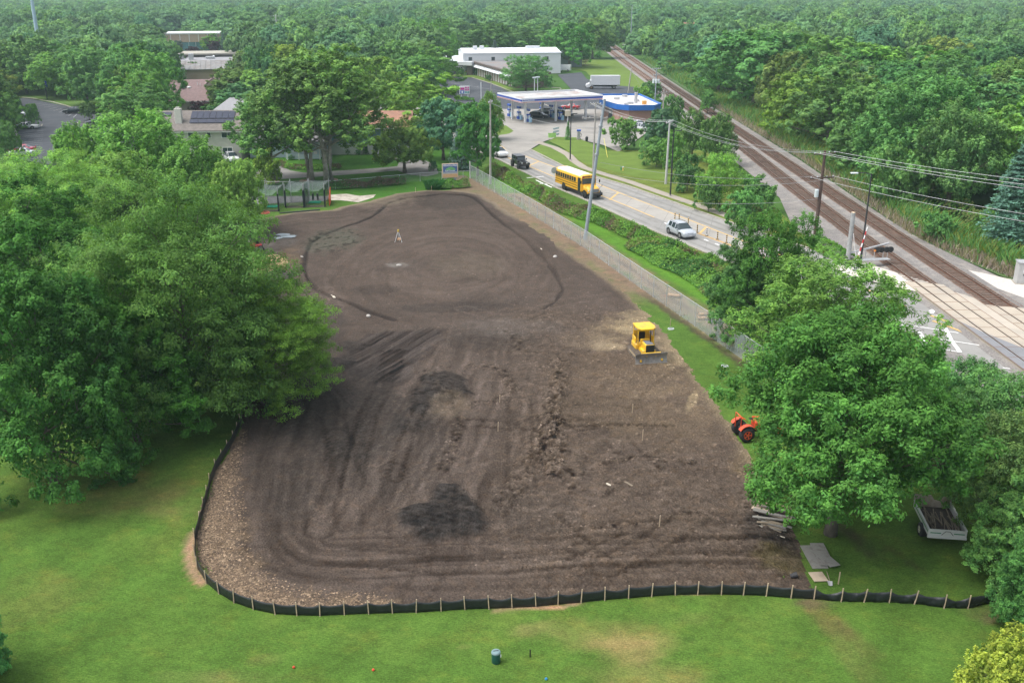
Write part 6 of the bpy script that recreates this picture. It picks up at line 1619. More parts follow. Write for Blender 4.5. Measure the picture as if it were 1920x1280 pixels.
# ---- school bus
a = Vector(g(1058.7, 357.5)); b = Vector(g(1095.8, 372)); d = (b - a).normalized(); hb_ = math.atan2(d.y, d.x); m = (a + b) / 2 + Vector((-d.y, d.x)) * 1.1
t = thing("school_bus", "yellow school bus with black side rails driving along the road", "school bus", (m.x, m.y, .03), hb_)
BY = paint("bus_yellow", (.76, .40, .025), .4); BW = mat("bus_roof_white", (.78, .74, .66), .4, var=.04); BBK = mat("bus_black", (.012, .012, .012), .5)
WBs = 6.4; xr = -WBs / 2 - 2.9; xf = WBs / 2 - .95
def busring(x, w=1.22, z0=.75, z1=2.75, zt=3.1):
    h = [(0, z0), (w * .96, z0), (w, z0 + .1), (w, z1 - .25), (w * .96, z1), (w * .80, zt - .13), (w * .5, zt - .02), (0, zt)]
    return [(x, -p[0], p[1]) for p in h] + [(x, p[0], p[1]) for p in h[-2:0:-1]]
mb = MB(); mb.loft([busring(xr, 1.18, .8, 2.7, 3.0), busring(xr + .12), busring(xf - .15), busring(xf, 1.18, .8, 2.72, 3.0)]); mb.build('body', BY, t)
mb = MB(); mb.loft([[(x, y, z + .012) for y, z in ((-1.08, 2.86), (-.98, 2.975), (-.61, 3.085), (0, 3.105), (.61, 3.085), (.98, 2.975), (1.08, 2.86))] + [(x, 0, 2.84)] for x in (xr + .5, xf - .7)]); mb.build('roof', BW, t)
mb = MB(); mb.loft([[(x, y * w, z * h) for y, z in ((-1, .62), (1, .62), (1, 1.35), (.75, 1.62), (-.75, 1.62), (-1, 1.35))] for x, w, h in ((xf, 1.0, 1.08), (xf + .9, .98, 1.02), (xf + 1.65, .9, .93), (xf + 1.8, .78, .85))]); mb.build('bonnet', BY, t)
for s in (-1, 1):
    for k in range(11):
        x = xr + .62 + k * .72
        if x > xf - 1.45: continue
        mb = MB(); mb.box((x, s * 1.215, 2.22), (.60, .03, .62)); mb.build('side_window', CARGL, t)
    for z in (1.12, 1.45, 1.80):
        mb = MB(); mb.box(((xr + xf) / 2 - .5, s * 1.235, z), (xf - xr - 1.3, .04, .07)); mb.build('rub_rail', BBK, t)
    for x in (-WBs / 2, WBs / 2):
        mb = MB(); mb.lathe([(.62, 0), (.62, .02)], 18, M=Matrix.Translation((x, s * 1.20 if x > 0 and False else s * 1.222, .60)) @ Matrix.Rotation(-PI / 2, 4, 'X')) if x < 0 else mb.lathe([(.60, 0), (.60, .02)], 18, M=Matrix.Translation((x, s * 1.2, .60)) @ Matrix.Rotation(-PI / 2, 4, 'X')); mb.build('wheel_arch', BBK, t)
        wheel(t, x, s * 1.10, .50, .28, .5, BBK)
    mb = MB(); mb.bbox((xf + 1.62, s * .85, 1.12), (.2, .28, .24), .04); mb.build('headlight', HEADL, t)
    mb = MB(); mb.bbox((xf + .02, s * .92, 2.84), (.12, .36, .26), .04); mb.build('warning_light_box', BBK, t)
    mb = MB(); mb.lathe([(.10, 0), (.10, .03)], 12, M=Matrix.Translation((xf + .08, s * .84, 2.84)) @ Matrix.Rotation(PI / 2, 4, 'Y')); mb.lathe([(.10, 0), (.10, .03)], 12, M=Matrix.Translation((xf + .08, s * 1.02, 2.84)) @ Matrix.Rotation(PI / 2, 4, 'Y')); mb.build('warning_light', TAILL, t)
    mb = MB(); mb.tube([(xf, s * 1.2, 2.5), (xf + .45, s * 1.5, 2.45), (xf + .45, s * 1.5, 2.0)], .02, 5); mb.bbox((xf + .45, s * 1.5, 2.2), (.08, .2, .42), .03); mb.build('mirror', BBK, t)
    mb = MB(); mb.tube([(xf + 1.3, s * 1.0, 1.3), (xf + 1.6, s * 1.3, 1.75)], .02, 5); mb.lathe([(.02, -.05), (.13, 0), (.02, .05)], 10, (xf + 1.6, s * 1.3, 1.78)); mb.build('mirror', BBK, t)
mb = MB(); mb.box((xf + .012, 0, 2.22), (.03, 2.15, .78)); mb.build('windscreen', CARGL, t)
mb = MB(); mb.box((xf + .03, 0, 2.22), (.03, .07, .8)); mb.build('windscreen_bar', BBK, t)
mb = MB(); mb.box((xf - .62, -1.225, 1.7), (.80, .04, 1.95)); mb.build('door', BBK, t)
for x in (-.2, .2): 
    mb = MB(); mb.box((xf - .62 + x, -1.25, 1.75), (.30, .02, 1.7)); mb.build('door_glass', CARGL, t)
mb = MB(); mb.box((xf + 1.84, 0, 1.15), (.06, 1.25, .5)); mb.build('grille', mat("grey_grille", (.25, .26, .27), .5), t)
mb = MB(); mb.bbox((xf + 1.95, 0, .72), (.18, 2.35, .26), .04); mb.bbox((xr - .05, 0, .82), (.15, 2.3, .24), .04); mb.build('bumper', BBK, t)
mb = MB(); mb.box((xf + 2.06, .0, .74), (.02, .4, .2)); mb.build('number_plate', PLATE, t)
mb = MB(); mb.box((-.1, 0, .7), (10, 1.6, .25)); mb.build('chassis', BBK, t)
text_mesh('lettering', "SCHOOL BUS", .24, BBK, t, Matrix(((0, 0, 1, xf + .035), (1, 0, 0, 0), (0, 1, 0, 2.86), (0, 0, 0, 1))))
mb = MB(); mb.box((xr - .01, 0, 2.2), (.04, 1.6, .6)); mb.build('rear_window', CARGL, t)

# ---- box truck
a = Vector(g(1108.5, 167.5)); b = Vector(g(1151, 167.8)); hd = PI + R(2)
t = thing("box_truck", "white box truck parked behind the shop, facing left", "truck", ((a.x + b.x) / 2, (a.y + b.y) / 2 + 1, .03), hd)
TW = paint("truck_white", (.62, .63, .65), .4)
wbt = (b - a).length
mb = MB(); mb.bbox((-.6 - .2, 0, 2.55), (wbt + 1.9, 2.5, 2.7), .04); mb.build('cargo_box', TW, t)
mb = MB(); mb.box((-.8, 0, 1.15), (wbt + 1.8, 2.3, .12)); mb.box((-.5, 0, .9), (wbt + 1, .8, .3)); mb.box((-1.5, -1.1, .75), (3, .06, .4)); mb.build('chassis', DARKP, t)
xf2 = wbt / 2 + .15
mb = MB(); mb.loft([[(x, y * w, z) for y, z in ((-1, .6), (1, .6), (1, zl), (.85, zt), (-.85, zt), (-1, zl))] for x, w, zl, zt in ((xf2 - .6, 1.1, 2.1, 2.75), (xf2 + .1, 1.1, 2.0, 2.7), (xf2 + .55, 1.08, 1.6, 1.75), (xf2 + 1.3, .95, 1.25, 1.45), (xf2 + 1.45, .85, .95, 1.1))]); mb.build('cab', TW, t)
for s in (-1, 1):
    mb = MB(); mb.box((xf2 - .15, s * 1.07, 2.1), (.6, .05, .55)); mb.build('side_window', CARGL, t)
    wheel(t, wbt / 2, s * 1.0, .50, .28, .6, mat("rusty_rim", (.3, .17, .08), .7)); wheel(t, -wbt / 2, s * 1.0, .50, .5, .6)
    mb = MB(); mb.lathe([(.60, 0), (.60, .02)], 18, M=Matrix.Translation((wbt / 2, s * 1.06, .58)) @ Matrix.Rotation(-PI / 2, 4, 'X')); mb.build('wheel_arch', DARKP, t)
    mb = MB(); mb.bbox((xf2 + .3, s * 1.35, 1.95), (.1, .2, .5), .03); mb.build('mirror', DARKP, t)
mb = MB(); mb.box((xf2 + .36, 0, 2.22), (.04, 1.9, .62), ry=-.42); mb.build('windscreen', CARGL, t)
mb = MB(); mb.bbox((xf2 + 1.5, 0, .6), (.2, 2.1, .3), .04); mb.build('bumper', DARKP, t)
# ---- white van beside the warehouse
t = thing("van", "white van parked at the right end of the warehouse", "van", (*g(1056, 134), .03), R(180 - 15))
mb = MB(); mb.loft([[(x, y * .98, z) for y, z in ((-1, .4), (1, .4), (1, 1.3), (.88, zt), (-.88, zt), (-1, 1.3))] for x, zt in ((-2.8, 2.2), (-2.6, 2.35), (1.4, 2.35), (2.0, 1.9), (2.5, 1.35), (2.9, 1.31))]); mb.build('body', paint("white", WH[1]), t)
for s in (-1, 1):
    for x in (-1.9, 2.0): wheel(t, x, s * .9, .36, .24)
    mb = MB(); mb.box((1.35, s * .95, 1.65), (.8, .04, .45)); mb.build('side_window', CARGL, t)
mb = MB(); mb.box((2.02, 0, 1.75), (.05, 1.6, .6), ry=-.75); mb.build('windscreen', CARGL, t)

# ---- bulldozer
t = thing("bulldozer", "yellow bulldozer with its blade towards the camera standing on the bare soil", "bulldozer", (g(1210, 675)[0], g(1210, 675)[1] + .6, .05), R(-90 + 11)); t.scale = (.90, .90, .90)
CY = mat("paint_machine_yellow", (.76, .46, .02), .5, var=.08, coat=.15, spec=.4, dirt=(.36, .24, .09), dscale=1.6); MUD = mat("muddy_steel", (.15, .125, .10), .85, var=.35, scale=3, detail=8); STL = mat("worn_blade", (.26, .25, .24), .5, metal=.3, var=.3, scale=2, dirt=(.16, .13, .10), dscale=1.5)
for s in (-1, 1):
    M = Matrix.Translation((0, s * .88, 0)); prof = []
    for k in range(9): a = PI / 2 + PI * k / 8; prof.append((-1.15 + .38 * math.cos(a), .40 + .38 * math.sin(a)))
    for k in range(9): a = -PI / 2 + PI * k / 8; prof.append((1.10 + .36 * math.cos(a), .38 + .36 * math.sin(a)))
    Mx = Matrix(((1, 0, 0, 0), (0, 0, 1, s * .88), (0, 1, 0, 0), (0, 0, 0, 1)))
    mb = MB(); mb.prism(prof, -.24, .24, Mx)
    for k in range(20): mb.box((-1.15 + k * 2.25 / 19, s * .88, .79), (.05, .48, .05))
    tr = mb.build('track', MUD, t)
    mb = MB(); mb.box((0, s * 1.10, .42), (1.9, .06, .22)); mb.build('track_frame', mat("dusty_frame", (.33, .26, .16), .8, var=.2), tr)
    for k in range(5):
        mb = MB(); mb.lathe([(.15, 0), (.15, .03)], 10, M=Matrix.Translation((-.85 + k * .42, s * 1.13, .25)) @ Matrix.Rotation(-s * PI / 2, 4, 'X')); mb.build('roller', MUD, tr)
mb = MB(); mb.bbox((0, 0, .75), (2.5, 1.2, .6), .05); mb.bbox((-.55, -.72, 1.05), (1.3, .35, .5), .05); mb.bbox((-.55, .72, 1.05), (1.3, .35, .5), .05); mb.build('body', CY, t)
mb = MB(); mb.bbox((.82, 0, 1.28), (1.15, .82, .75), .06); mb.build('hood', CY, t)
mb = MB(); mb.bbox((.84, 0, 1.675), (1.0, .66, .05), .02); mb.build('hood_top', mat("grey_hood_top", (.14, .15, .17), .6, var=.1), t)
mb = MB(); mb.box((1.42, 0, 1.18), (.08, .76, .86)); mb.build('radiator', mat("black_radiator", (.015, .018, .022), .5), t)
mb = MB(); mb.tube([(.75, .22, 1.6), (.75, .22, 2.55), (.68, .22, 2.7)], .055, 8); mb.build('exhaust', BBK, t)
mb = MB(); mb.bbox((-.75, 0, 1.35), (.55, .6, .15), .04); mb.bbox((-1.0, 0, 1.72), (.15, .6, .65), .05); mb.build('seat', BBK, t)
mb = MB(); mb.bbox((-.1, 0, 1.45), (.25, .8, .5), .04); mb.build('console', CY, t)
for x in (-1.15, .15):
    for y in (-.72, .72):
        mb = MB(); mb.tube([(x, y, 1.2), (x, y, 2.72)], .05, 6); mb.build('roof_post', CY, t)
for s in (-1, 1):
    mb = MB(); mb.bbox((-.7, s * .80, 1.55), (.95, .08, .55), .02); mb.build('side_guard', CY, t)
mb = MB(); mb.bbox((-1.2, 0, 1.7), (.08, 1.4, 1.0), .02); mb.build('rear_guard', CY, t)
mb = MB(); mb.loft([[(x, -y, z), (x, y, z), (x, y, z + .1), (x, -y, z + .1)] for x, y, z in ((-1.35, .78, 2.74), (-.2, .88, 2.78), (.35, .80, 2.74), (.48, .55, 2.68))]); mb.build('canopy', CY, t)
mb = MB()
for i in range(7):
    a0 = -0.5 + i / 6 * 1.25
cur = [(1.95 - .16 * math.sin(PI * k / 8), .10 + .95 * k / 8) for k in range(9)]
mb.loft([[(x, yy, z) for x, z in cur] + [(x - .05, yy, z) for x, z in cur[::-1]] for yy in (-1.45, 1.45)]); bl = mb.build('blade', STL, t)
mb = MB(); mb.box((1.99, 0, .10), (.05, 2.92, .16)); mb.build('cutting_edge', mat("bright_edge", (.38, .36, .34), .4, metal=.5, var=.2), bl)
for s in (-1, 1):
    mb = MB(); mb.box((1.55, s * .95, .38), (.85, .12, .16), s * .06); mb.tube([(1.2, s * .32, 1.0), (1.85, s * .42, .75)], .05, 6); mb.build('push_arm', CY, t)
mb = MB(); mb.box((1.72, 0, .98), (.12, 1.8, .12)); mb.build('blade_beam', CY, t)

# ---- orange tractor with loader
t = thing("tractor", "orange tractor with a front loader half under the broad green tree", "tractor", (g(1385, 826)[0] + .95, g(1385, 826)[1] + .5, .04), R(12)); t.scale = (.86, .86, .86)
OR = mat("paint_tractor_orange", (.72, .075, .02), .5, var=.08, coat=.2, dirt=(.34, .09, .05), dscale=2.5)
for s in (-1, 1):
    wheel(t, -.75, s * .70, .60, .42, .55, OR); wheel(t, 1.05, s * .62, .38, .26, .55, OR)
    mb = MB(); mb.loft([[( -.75 + .74 * math.cos(a), s * .72 + dy, .66 + .74 * math.sin(a)) for dy, k in ((-.2, 0), (.2, 0))] + [(-.75 + .70 * math.cos(a), s * .72 + dy, .66 + .70 * math.sin(a)) for dy in (.2, -.2)] for a in [R(30 + 20 * i) for i in range(7)]]); mb.build('fender', OR, t)
mb = MB(); mb.bbox((.1, 0, .75), (2.3, .5, .45), .05); mb.build('chassis', DARKP, t)
mb = MB(); mb.loft([[(x, -w, .85), (x, w, .85), (x, w, z - .12), (x, w * .6, z), (x, -w * .6, z), (x, -w, z - .12)] for x, w, z in ((.05, .34, 1.42), (.7, .33, 1.42), (1.35, .28, 1.32), (1.48, .22, 1.1))]); mb.build('hood', OR, t)
mb = MB(); mb.bbox((-.75, 0, 1.12), (.5, .5, .12), .04); mb.bbox((-.98, 0, 1.38), (.12, .5, .5), .04); mb.build('seat', BBK, t)
mb = MB(); mb.tube([(.05, 0, 1.35), (-.12, 0, 1.55)], .03, 6); mb.lathe([(.17, 0), (.17, .03)], 12, (-.16, 0, 1.56)); mb.build('steering_wheel', BBK, t)
mb = MB(); mb.tube([(-1.2, -.5, .8), (-1.2, -.5, 2.0), (-1.2, .5, 2.0), (-1.2, .5, .8)], .04, 6); mb.build('roll_bar', OR, t)
for s in (-1, 1):
    mb = MB(); mb.tube([(.15, s * .42, .9), (.15, s * .42, 1.5), (1.3, s * .45, 1.35), (2.05, s * .45, .6)], .07, 6); mb.build('loader_arm', OR, t)
    mb = MB(); mb.tube([(.2, s * .42, 1.0), (1.2, s * .45, 1.2)], .035, 6); mb.build('cylinder', CHR, t)
mb = MB(); mb.loft([[(2.1, y, .7), (2.1, y, .2), (2.65, y, .12), (2.65, y, .16), (2.16, y, .25), (2.16, y, .7)] for y in (-.8, .8)]); mb.build('bucket', OR, t)
t = thing("implement", "orange hitch implement lying in the shade beside the tractor's loader", "implement", (*g(1437, 800), .03), R(-30))
mb = MB(); mb.tube([(-.7, -.4, .35), (0, 0, .7), (.7, -.3, .35)], .06, 6); mb.build('frame', OR, t); mb = MB(); mb.bbox((0, -.4, .3), (1.5, .25, .4), .04); mb.build('tool_bar', DARKP, t)

# ---- dump cart
t = thing("dump_cart", "white tipping cart with green stripes loaded with wooden stakes", "cart", (*g(1757, 998), .03), R(-98)); t.scale = (.88, .88, .88)
PWt = paint("cart_white", (.60, .61, .60), .45); SG = mat("stripe_green", (.03, .20, .09), .5); INR = mat("stained_lining", (.42, .37, .30), .85, var=.25, scale=2, dirt=(.2, .15, .1), dscale=1)
hl, hw, zf, zt = 1.75, 1.05, .75, 1.20
mb = MB(); mb.box((0, 0, zf), (2 * hl, 2 * hw, .08)); mb.build('floor', mat("dark_cart_floor", (.06, .05, .045), .9, var=.3), t)
for s in (-1, 1):
    mb = MB(); mb.box((0, s * (hw + .03), (zf + zt) / 2), (2 * hl, .06, zt - zf)); mb.box((0, s * (hw + .04), zt), (2 * hl + .05, .10, .05)); sd_ = mb.build('side_panel', PWt, t)
    mb = MB(); mb.box((0, s * (hw + .065), 1.0), (2 * hl - .1, .012, .07)); mb.build('stripe', SG, sd_)
    wheel(t, .55, s * (hw + .0), .44, .42, .52, mat("cream_rim", (.55, .52, .42), .5))
mb = MB(); mb.box((hl + .03, 0, (zf + zt) / 2 - .03), (.06, 2 * hw + .12, zt - zf + .06)); mb.box((hl + .05, 0, zf - .06), (.12, 2 * hw + .16, .12)); tg = mb.build('tailgate', PWt, t)
for y in (-.68, .68):
    mb = MB(); mb.box((hl + .066, y, .97), (.012, .62, .06)); mb.build('stripe', SG, tg)
mb = MB(); mb.tube([(hl + .09, -.34, .86), (hl + .09, -.12, 1.12), (hl + .09, .12, 1.12), (hl + .09, .34, .86)], .018, 5, ); mb.build('chain', DARKP, tg)
mb = MB(); mb.loft([[(-hl - x, y, z) for y, z in ((-hw - .05, zf), (hw + .05, zf), (hw + .1, zt + h2), (.62, zt + h2), (.5, zt + .02), (.1, zt + .1), (-.1, zt + .42), (-hw - .1, zt + .42))] for x, h2 in ((.0, .38), (.06, .38))]); mb.build('headboard', INR, t)
mb = MB(); mb.box((-hl - .75, 0, .55), (1.6, .14, .14)); mb.build('drawbar', DARKP, t)
rg_ = random.Random(4)
WST = mat("weathered_stake", (.20, .165, .12), .9, var=.35, scale=4)
for k in range(34):
    o = MB(); o.box((0, 0, 0), (1.25 + rg_.uniform(-.2, .2), .045, .035)); s_ = o.build('wooden_stake', WST)
    lx, ly = rg_.uniform(-.35, 1.0), rg_.uniform(-.75, .8)
    M = t.matrix_basis; hd_ = t.rotation_euler.z
    wx = t.location.x + lx * math.cos(hd_) - ly * math.sin(hd_); wy = t.location.y + lx * math.sin(hd_) + ly * math.cos(hd_)
    s_.location = (wx, wy, -.06 + zf + .1 + rg_.uniform(0, .22)); s_.rotation_euler = (rg_.uniform(-.1, .1), rg_.uniform(-.12, .12), hd_ + rg_.uniform(-.28, .28))
    tag(s_, "weathered wooden stake lying in the heap in the white cart", "stake", "stakes heaped in the cart")

# ================================================================== FENCES, POLES, SMALL THINGS
# ---- silt fence
SFPX = [(1872, 1122), (1865, 1128.6), (1814, 1140), (1770, 1139), (1716, 1131.6), (1667, 1128.6), (1621, 1128), (1577, 1127), (1526, 1122.7), (1483, 1121), (1437, 1116.7), (1394, 1115), (1352, 1114), (1308, 1114), (1265, 1115), (1222, 1117.5), (1178, 1121), (1133.4, 1124.4), (1089.7, 1129), (1046, 1132.8), (1003.8, 1136.9), (959.4, 1139), (916, 1140.6), (871, 1142), (827, 1145), (781, 1147.8), (735.6, 1148.8), (691, 1150), (646, 1151.9), (600.6, 1154), (557, 1153), (515.6, 1150.8), (475.8, 1141.8), (440.4, 1129.5), (411, 1112.3), (388, 1093.3), (371.5, 1067), (367, 1044), (367, 1012.6), (376, 981), (383, 953.7), (389.7, 931), (395, 908), (405.5, 881), (416.9, 863), (428, 845), (438.6, 826.9), (446, 811), (452, 795), (455, 768), (456, 740), (455, 705), (450, 670), (446, 630), (445, 590), (450, 550)]
SF = gl(SFPX)
t = thing("silt_fence", "black fabric silt fence on wooden stakes curving round the near end of the soil", "fence", (0, 0))
SILT = mat("silt_fabric", (.012, .016, .016), .45, var=.3, scale=6, bump=.6, spec=.5)
mb = MB(); rgs = random.Random(2); n = 0; vs_ = []; NS = 10; NZ = 5
for i in range(len(SF) - 1):
    a, b = Vector(SF[i]), Vector(SF[i + 1]); d = (b - a).normalized(); nn = Vector((-d.y, d.x)); wr = 1.0 if i < 8 else .22
    ph = rgs.uniform(0, 6); sag0 = .05 + rgs.uniform(0, .10) * (2.2 if i < 8 else 1)
    for j in range(NS + (i == len(SF) - 2)):
        f = j / NS; p = a.lerp(b, f); sag = sag0 * 4 * f * (1 - f)
        for k in range(NZ):
            zf_ = k / (NZ - 1); h = (.62 - sag) * zf_ + .01
            o_ = (math.sin(f * 9 + ph + zf_ * 4) * .035 + math.sin(f * 23 + ph * 2 + zf_ * 9) * .02) * wr * math.sin(PI * f) + .05 * math.sin(PI * zf_) * wr
            q = p + nn * o_; vs_.append((q.x, q.y, h))
cols = len(vs_) // NZ
mb.add(vs_, [(i * NZ + k, (i + 1) * NZ + k, (i + 1) * NZ + k + 1, i * NZ + k + 1) for i in range(cols - 1) for k in range(NZ - 1)])
fb_ = mb.build('fabric', SILT, t, True); md = fb_.modifiers.new("thick", 'SOLIDIFY'); md.thickness = .006
STK = mat("pale_stake", (.46, .36, .25), .85, var=.25, scale=5)
for i, p in enumerate(SF):
    if i in (0,): continue
    lean = (rgs.uniform(-.06, .06), rgs.uniform(-.03, .03)) if i > 8 else (rgs.uniform(.02, .16), rgs.uniform(-.05, .05))
    d = (Vector(SF[i]) - Vector(SF[i - 1])).normalized(); q = Vector(p) + Vector((-d.y, d.x)) * .045
    M = Matrix.Translation((q.x, q.y, .38)) @ Matrix.Rotation(lean[0], 4, 'Y') @ Matrix.Rotation(lean[1], 4, 'X')
    mb = MB(); mb.box((0, 0, 0), (.045, .045, .80), M=M); mb.build('stake', STK, t)

# ---- chain link fences
def mesh_mat(name, col, a):
    m = bpy.data.materials.new(name); m.use_nodes = True; nt = m.node_tree; b = nt.nodes["Principled BSDF"]; b.inputs['Base Color'].default_value = (*col, 1); b.inputs['Roughness'].default_value = .5; b.inputs['Metallic'].default_value = .3
    tc = nt.nodes.new("ShaderNodeTexCoord"); tr = nt.nodes.new("ShaderNodeBsdfTransparent"); mx = nt.nodes.new("ShaderNodeMixShader")
    n = nt.nodes.new("ShaderNodeTexNoise"); n.inputs['Scale'].default_value = .35; nt.links.new(tc.outputs['Object'], n.inputs[0]); mr = nt.nodes.new("ShaderNodeMapRange"); mr.inputs['To Min'].default_value = a - .12; mr.inputs['To Max'].default_value = a + .12
    nt.links.new(n.outputs['Fac'], mr.inputs[0]); nt.links.new(mr.outputs[0], mx.inputs[0]); nt.links.new(tr.outputs[0], mx.inputs[1]); nt.links.new(b.outputs[0], mx.inputs[2]); nt.links.new(mx.outputs[0], nt.nodes["Material Output"].inputs[0])
    return m
GALV = mat("galvanised", (.42, .43, .44), .5, metal=.3, var=.12)
def chain_fence(lb, pts, h, sp, mm, rails=True, postr=.035, tops=None):
    t = thing("chain_link_fence", lb, "fence", (0, 0)); P_ = [Vector(p) for p in pts]
    fa = MB(); fa.loft([[(p.x, p.y, .03), (p.x, p.y, h)] for p in P_], closed=False, caps=False); fa.build('wire_mesh', mm, t)
    if rails: mb = MB(); mb.tube([(p.x, p.y, h) for p in P_], .028, 6); mb.build('top_rail', GALV, t)
    acc = 0
    for a, b in zip(P_[:-1], P_[1:]):
        L = (b - a).length; d = (b - a) / L
        while acc < L:
            c = a + d * acc; mb = MB(); mb.tube([(c.x, c.y, 0), (c.x, c.y, h + .05)], postr, 6); mb.build('post', GALV, t); acc += sp
        acc -= L
    return t
GREENW = mesh_mat("windscreen_mesh", (.50, .57, .58), .35)
ch = gl([(882, 335), (893, 341), (920, 357), (1000, 405), (1100, 468), (1200, 540), (1300, 610), (1400, 680), (1470, 730)])
chain_fence("long chain link fence with pale privacy mesh running along the east side of the soil", ch, 2.1, 3.0, GREENW)
mb = MB(); mb.bbox((ch[0][0] - .05, ch[0][1] + .1, 1.35), (.16, .16, 2.7), .02); o = mb.build("fence_post", mat("white_post", (.6, .6, .58), .6)); tag(o, "thick white post where the two chain link fences meet", "post")
THINW = mesh_mat("thin_wire", (.30, .34, .33), .16)
chain_fence("low garden chain link fence behind the practice nets", gl([(470, 352), (505, 357), (535, 357), (630, 355), (695, 349), (790, 340), (880, 336)]), 1.3, 3.4, THINW)

# ---- practice nets
NETG = mesh_mat("grey_net", (.05, .09, .07), .45); NETW = mesh_mat("white_net", (.34, .40, .40), .24)
BLKPOST = mat("padded_post", (.012, .016, .022), .7); TURF = mat("green_turf", (.0, .22, .12), .9, var=.1); WOODR = mat("timber_edge", (.23, .19, .16), .85, var=.2)
def net_bay(lb, x0, x1, y, mats_):
    t = thing("practice_net", lb, "net", (0, 0), 0, "golf practice nets"); h = 3.0; dpt = 3.6
    for x in (x0, x1):
        for yy in (y, y + dpt):
            mb = MB(); mb.tube([(x, yy, 0), (x, yy, h + .3)], .05, 6); mb.build('post', GALV, t)
        mb = MB(); mb.tube([(x, y, .05), (x, y, h * .8)], .11, 8); mb.build('pad', BLKPOST, t)
        mb = MB(); mb.add([(x, y, .05), (x, y + dpt, .05), (x, y + dpt, h), (x, y, h)], [(0, 1, 2, 3)]); mb.build('side_net', NETG, t)
    mb = MB(); mb.add([(x0, y + dpt, .05), (x1, y + dpt, .05), (x1, y + dpt, h), (x0, y + dpt, h)], [(0, 1, 2, 3)]); mb.build('back_net', NETG, t)
    mb = MB(); mb.add([(x0, y, .1), (x1, y, .1), (x1, y, h * .72), (x0, y, h * .72)], [(0, 1, 2, 3)]); mb.build('front_net', mesh_mat("dark_front_net", (.05, .06, .06), .3), t)
    mb = MB(); rows = []
    for j in range(6):
        f = j / 5; rows.append([(x0 + (x1 - x0) * i / 8, y + dpt * (1 - f) * 1.0 if False else y + dpt * (1 - f), h - .65 * math.sin(PI * i / 8) * (.3 + .7 * f) - .2 * f + .05 * math.sin(i * 2 + j)) for i in range(9)])
    for j in range(5): mb.add(rows[j] + rows[j + 1], [(i, i + 1, 9 + i + 1, 9 + i) for i in range(8)])
    mb.build('roof_net', NETW, t)
    mb = MB(); mb.wall([(x0 + .1, y + .1), (x1 - .1, y + .1)], .18, 0, .22); mb.build('timber_edge', WOODR, t)
    return t
xs = [g(488, 397), g(524, 396), g(536, 390), g(572, 388), g(611, 387)]
net_bay("left practice net standing apart from the other two", xs[0][0], xs[1][0], xs[0][1], 0)
net_bay("middle practice net hung with sagging white netting", xs[2][0], xs[3][0], xs[2][1], 0)
net_bay("right practice net beside the orange barrier", xs[3][0] + .02, xs[4][0], xs[2][1] + .5, 0)
for (u, v, w, lb) in ((507, 388, 2.0, "green mat in the left practice net"), (590, 380, 1.7, "green mat in the right practice net"), (553, 384, 1.6, "dull green mat in the middle practice net")):
    x, y = g(u, v); mb = MB(); mb.bbox((x, y, .08), (w, 1.5, .06), .02); tag(mb.build("practice_mat", TURF if 'dull' not in lb else mat("dull_turf", (.10, .14, .06), .9)), lb, "mat", "mats in the practice nets")
for (u, v, lb) in ((498, 391, "dark golf bag stand in the left practice net"), (587, 376, "left dark bag in the right practice net"), (596, 376, "right dark bag in the right practice net")):
    x, y = g(u, v); t = thing("golf_bag", lb, "golf bag", (x, y), 0, "golf bags"); mb = MB(); mb.lathe([(.14, .1), (.16, .9), (.13, .95)], 10); mb.build('bag', BLKPOST, t); mb = MB(); mb.tube([(-.05, 0, .9), (-.08, 0, 1.15)], .03, 5); mb.tube([(.05, .02, .9), (.06, .02, 1.2)], .03, 5); mb.build('clubs', GALV, t)
x, y = g(616, 386); mb = MB(); mb.add([(x - .25, y + 3.2, .0), (x + .1, y, .0), (x + .1, y, 1.0), (x - .25, y + 3.2, 2.0), (x - .2, y + 3.2, .0), (x + .15, y, .0), (x + .15, y, 1.0), (x - .2, y + 3.2, 2.0)], [(0, 1, 2, 3), (7, 6, 5, 4), (0, 4, 5, 1), (2, 6, 7, 3), (1, 5, 6, 2)])
tag(mb.build("barrier_netting", mat("orange_net", (.72, .10, .03), .7, var=.1)), "orange safety netting on the right end of the practice nets", "netting")
x, y = g(497, 400); mb = MB()
for k in range(3): mb.tube([(x + (.62 - .08 * k) * math.cos(a), y + (.62 - .08 * k) * math.sin(a), .06 + .07 * k) for a in [2 * PI * i / 20 for i in range(21)]], .045, 6)
tag(mb.build("pipe_coil", mat("coil_red", (.52, .13, .09), .6, var=.1)), "coil of red pipe on the ground at the foot of the left practice net", "coil")
a, b = g(524, 401), g(600, 394.5); mb = MB(); mb.tube([(a[0], a[1], .1), (b[0], b[1], .1)], .09, 8); tag(mb.build("drain_pipe", mat("dark_pipe", (.04, .045, .05), .6)), "long dark pipe lying in front of the practice nets", "pipe")
# garden chairs
for (u, v, lb) in ((592, 297, "white garden chair on the lawn left of the pale tree trunk"), (605, 295, "white garden chair partly behind the pale tree trunk")):
    x, y = g(u, v); t = thing("garden_chair", lb, "chair", (x, y), R(-80), "white garden chairs")
    mb = MB(); mb.box((0, 0, .38), (.6, .55, .05), ry=.12); mb.build('seat', WFRAME, t); mb = MB(); mb.box((-.38, 0, .75), (.05, .6, .8), ry=-.3); mb.build('backrest', WFRAME, t)
    for s in (-1, 1):
        mb = MB(); mb.box((0, s * .32, .58), (.75, .12, .04)); mb.build('armrest', WFRAME, t)
        for xx in (-.3, .3): mb = MB(); mb.box((xx, s * .3, .28), (.08, .06, .56)); mb.build('leg', WFRAME, t)
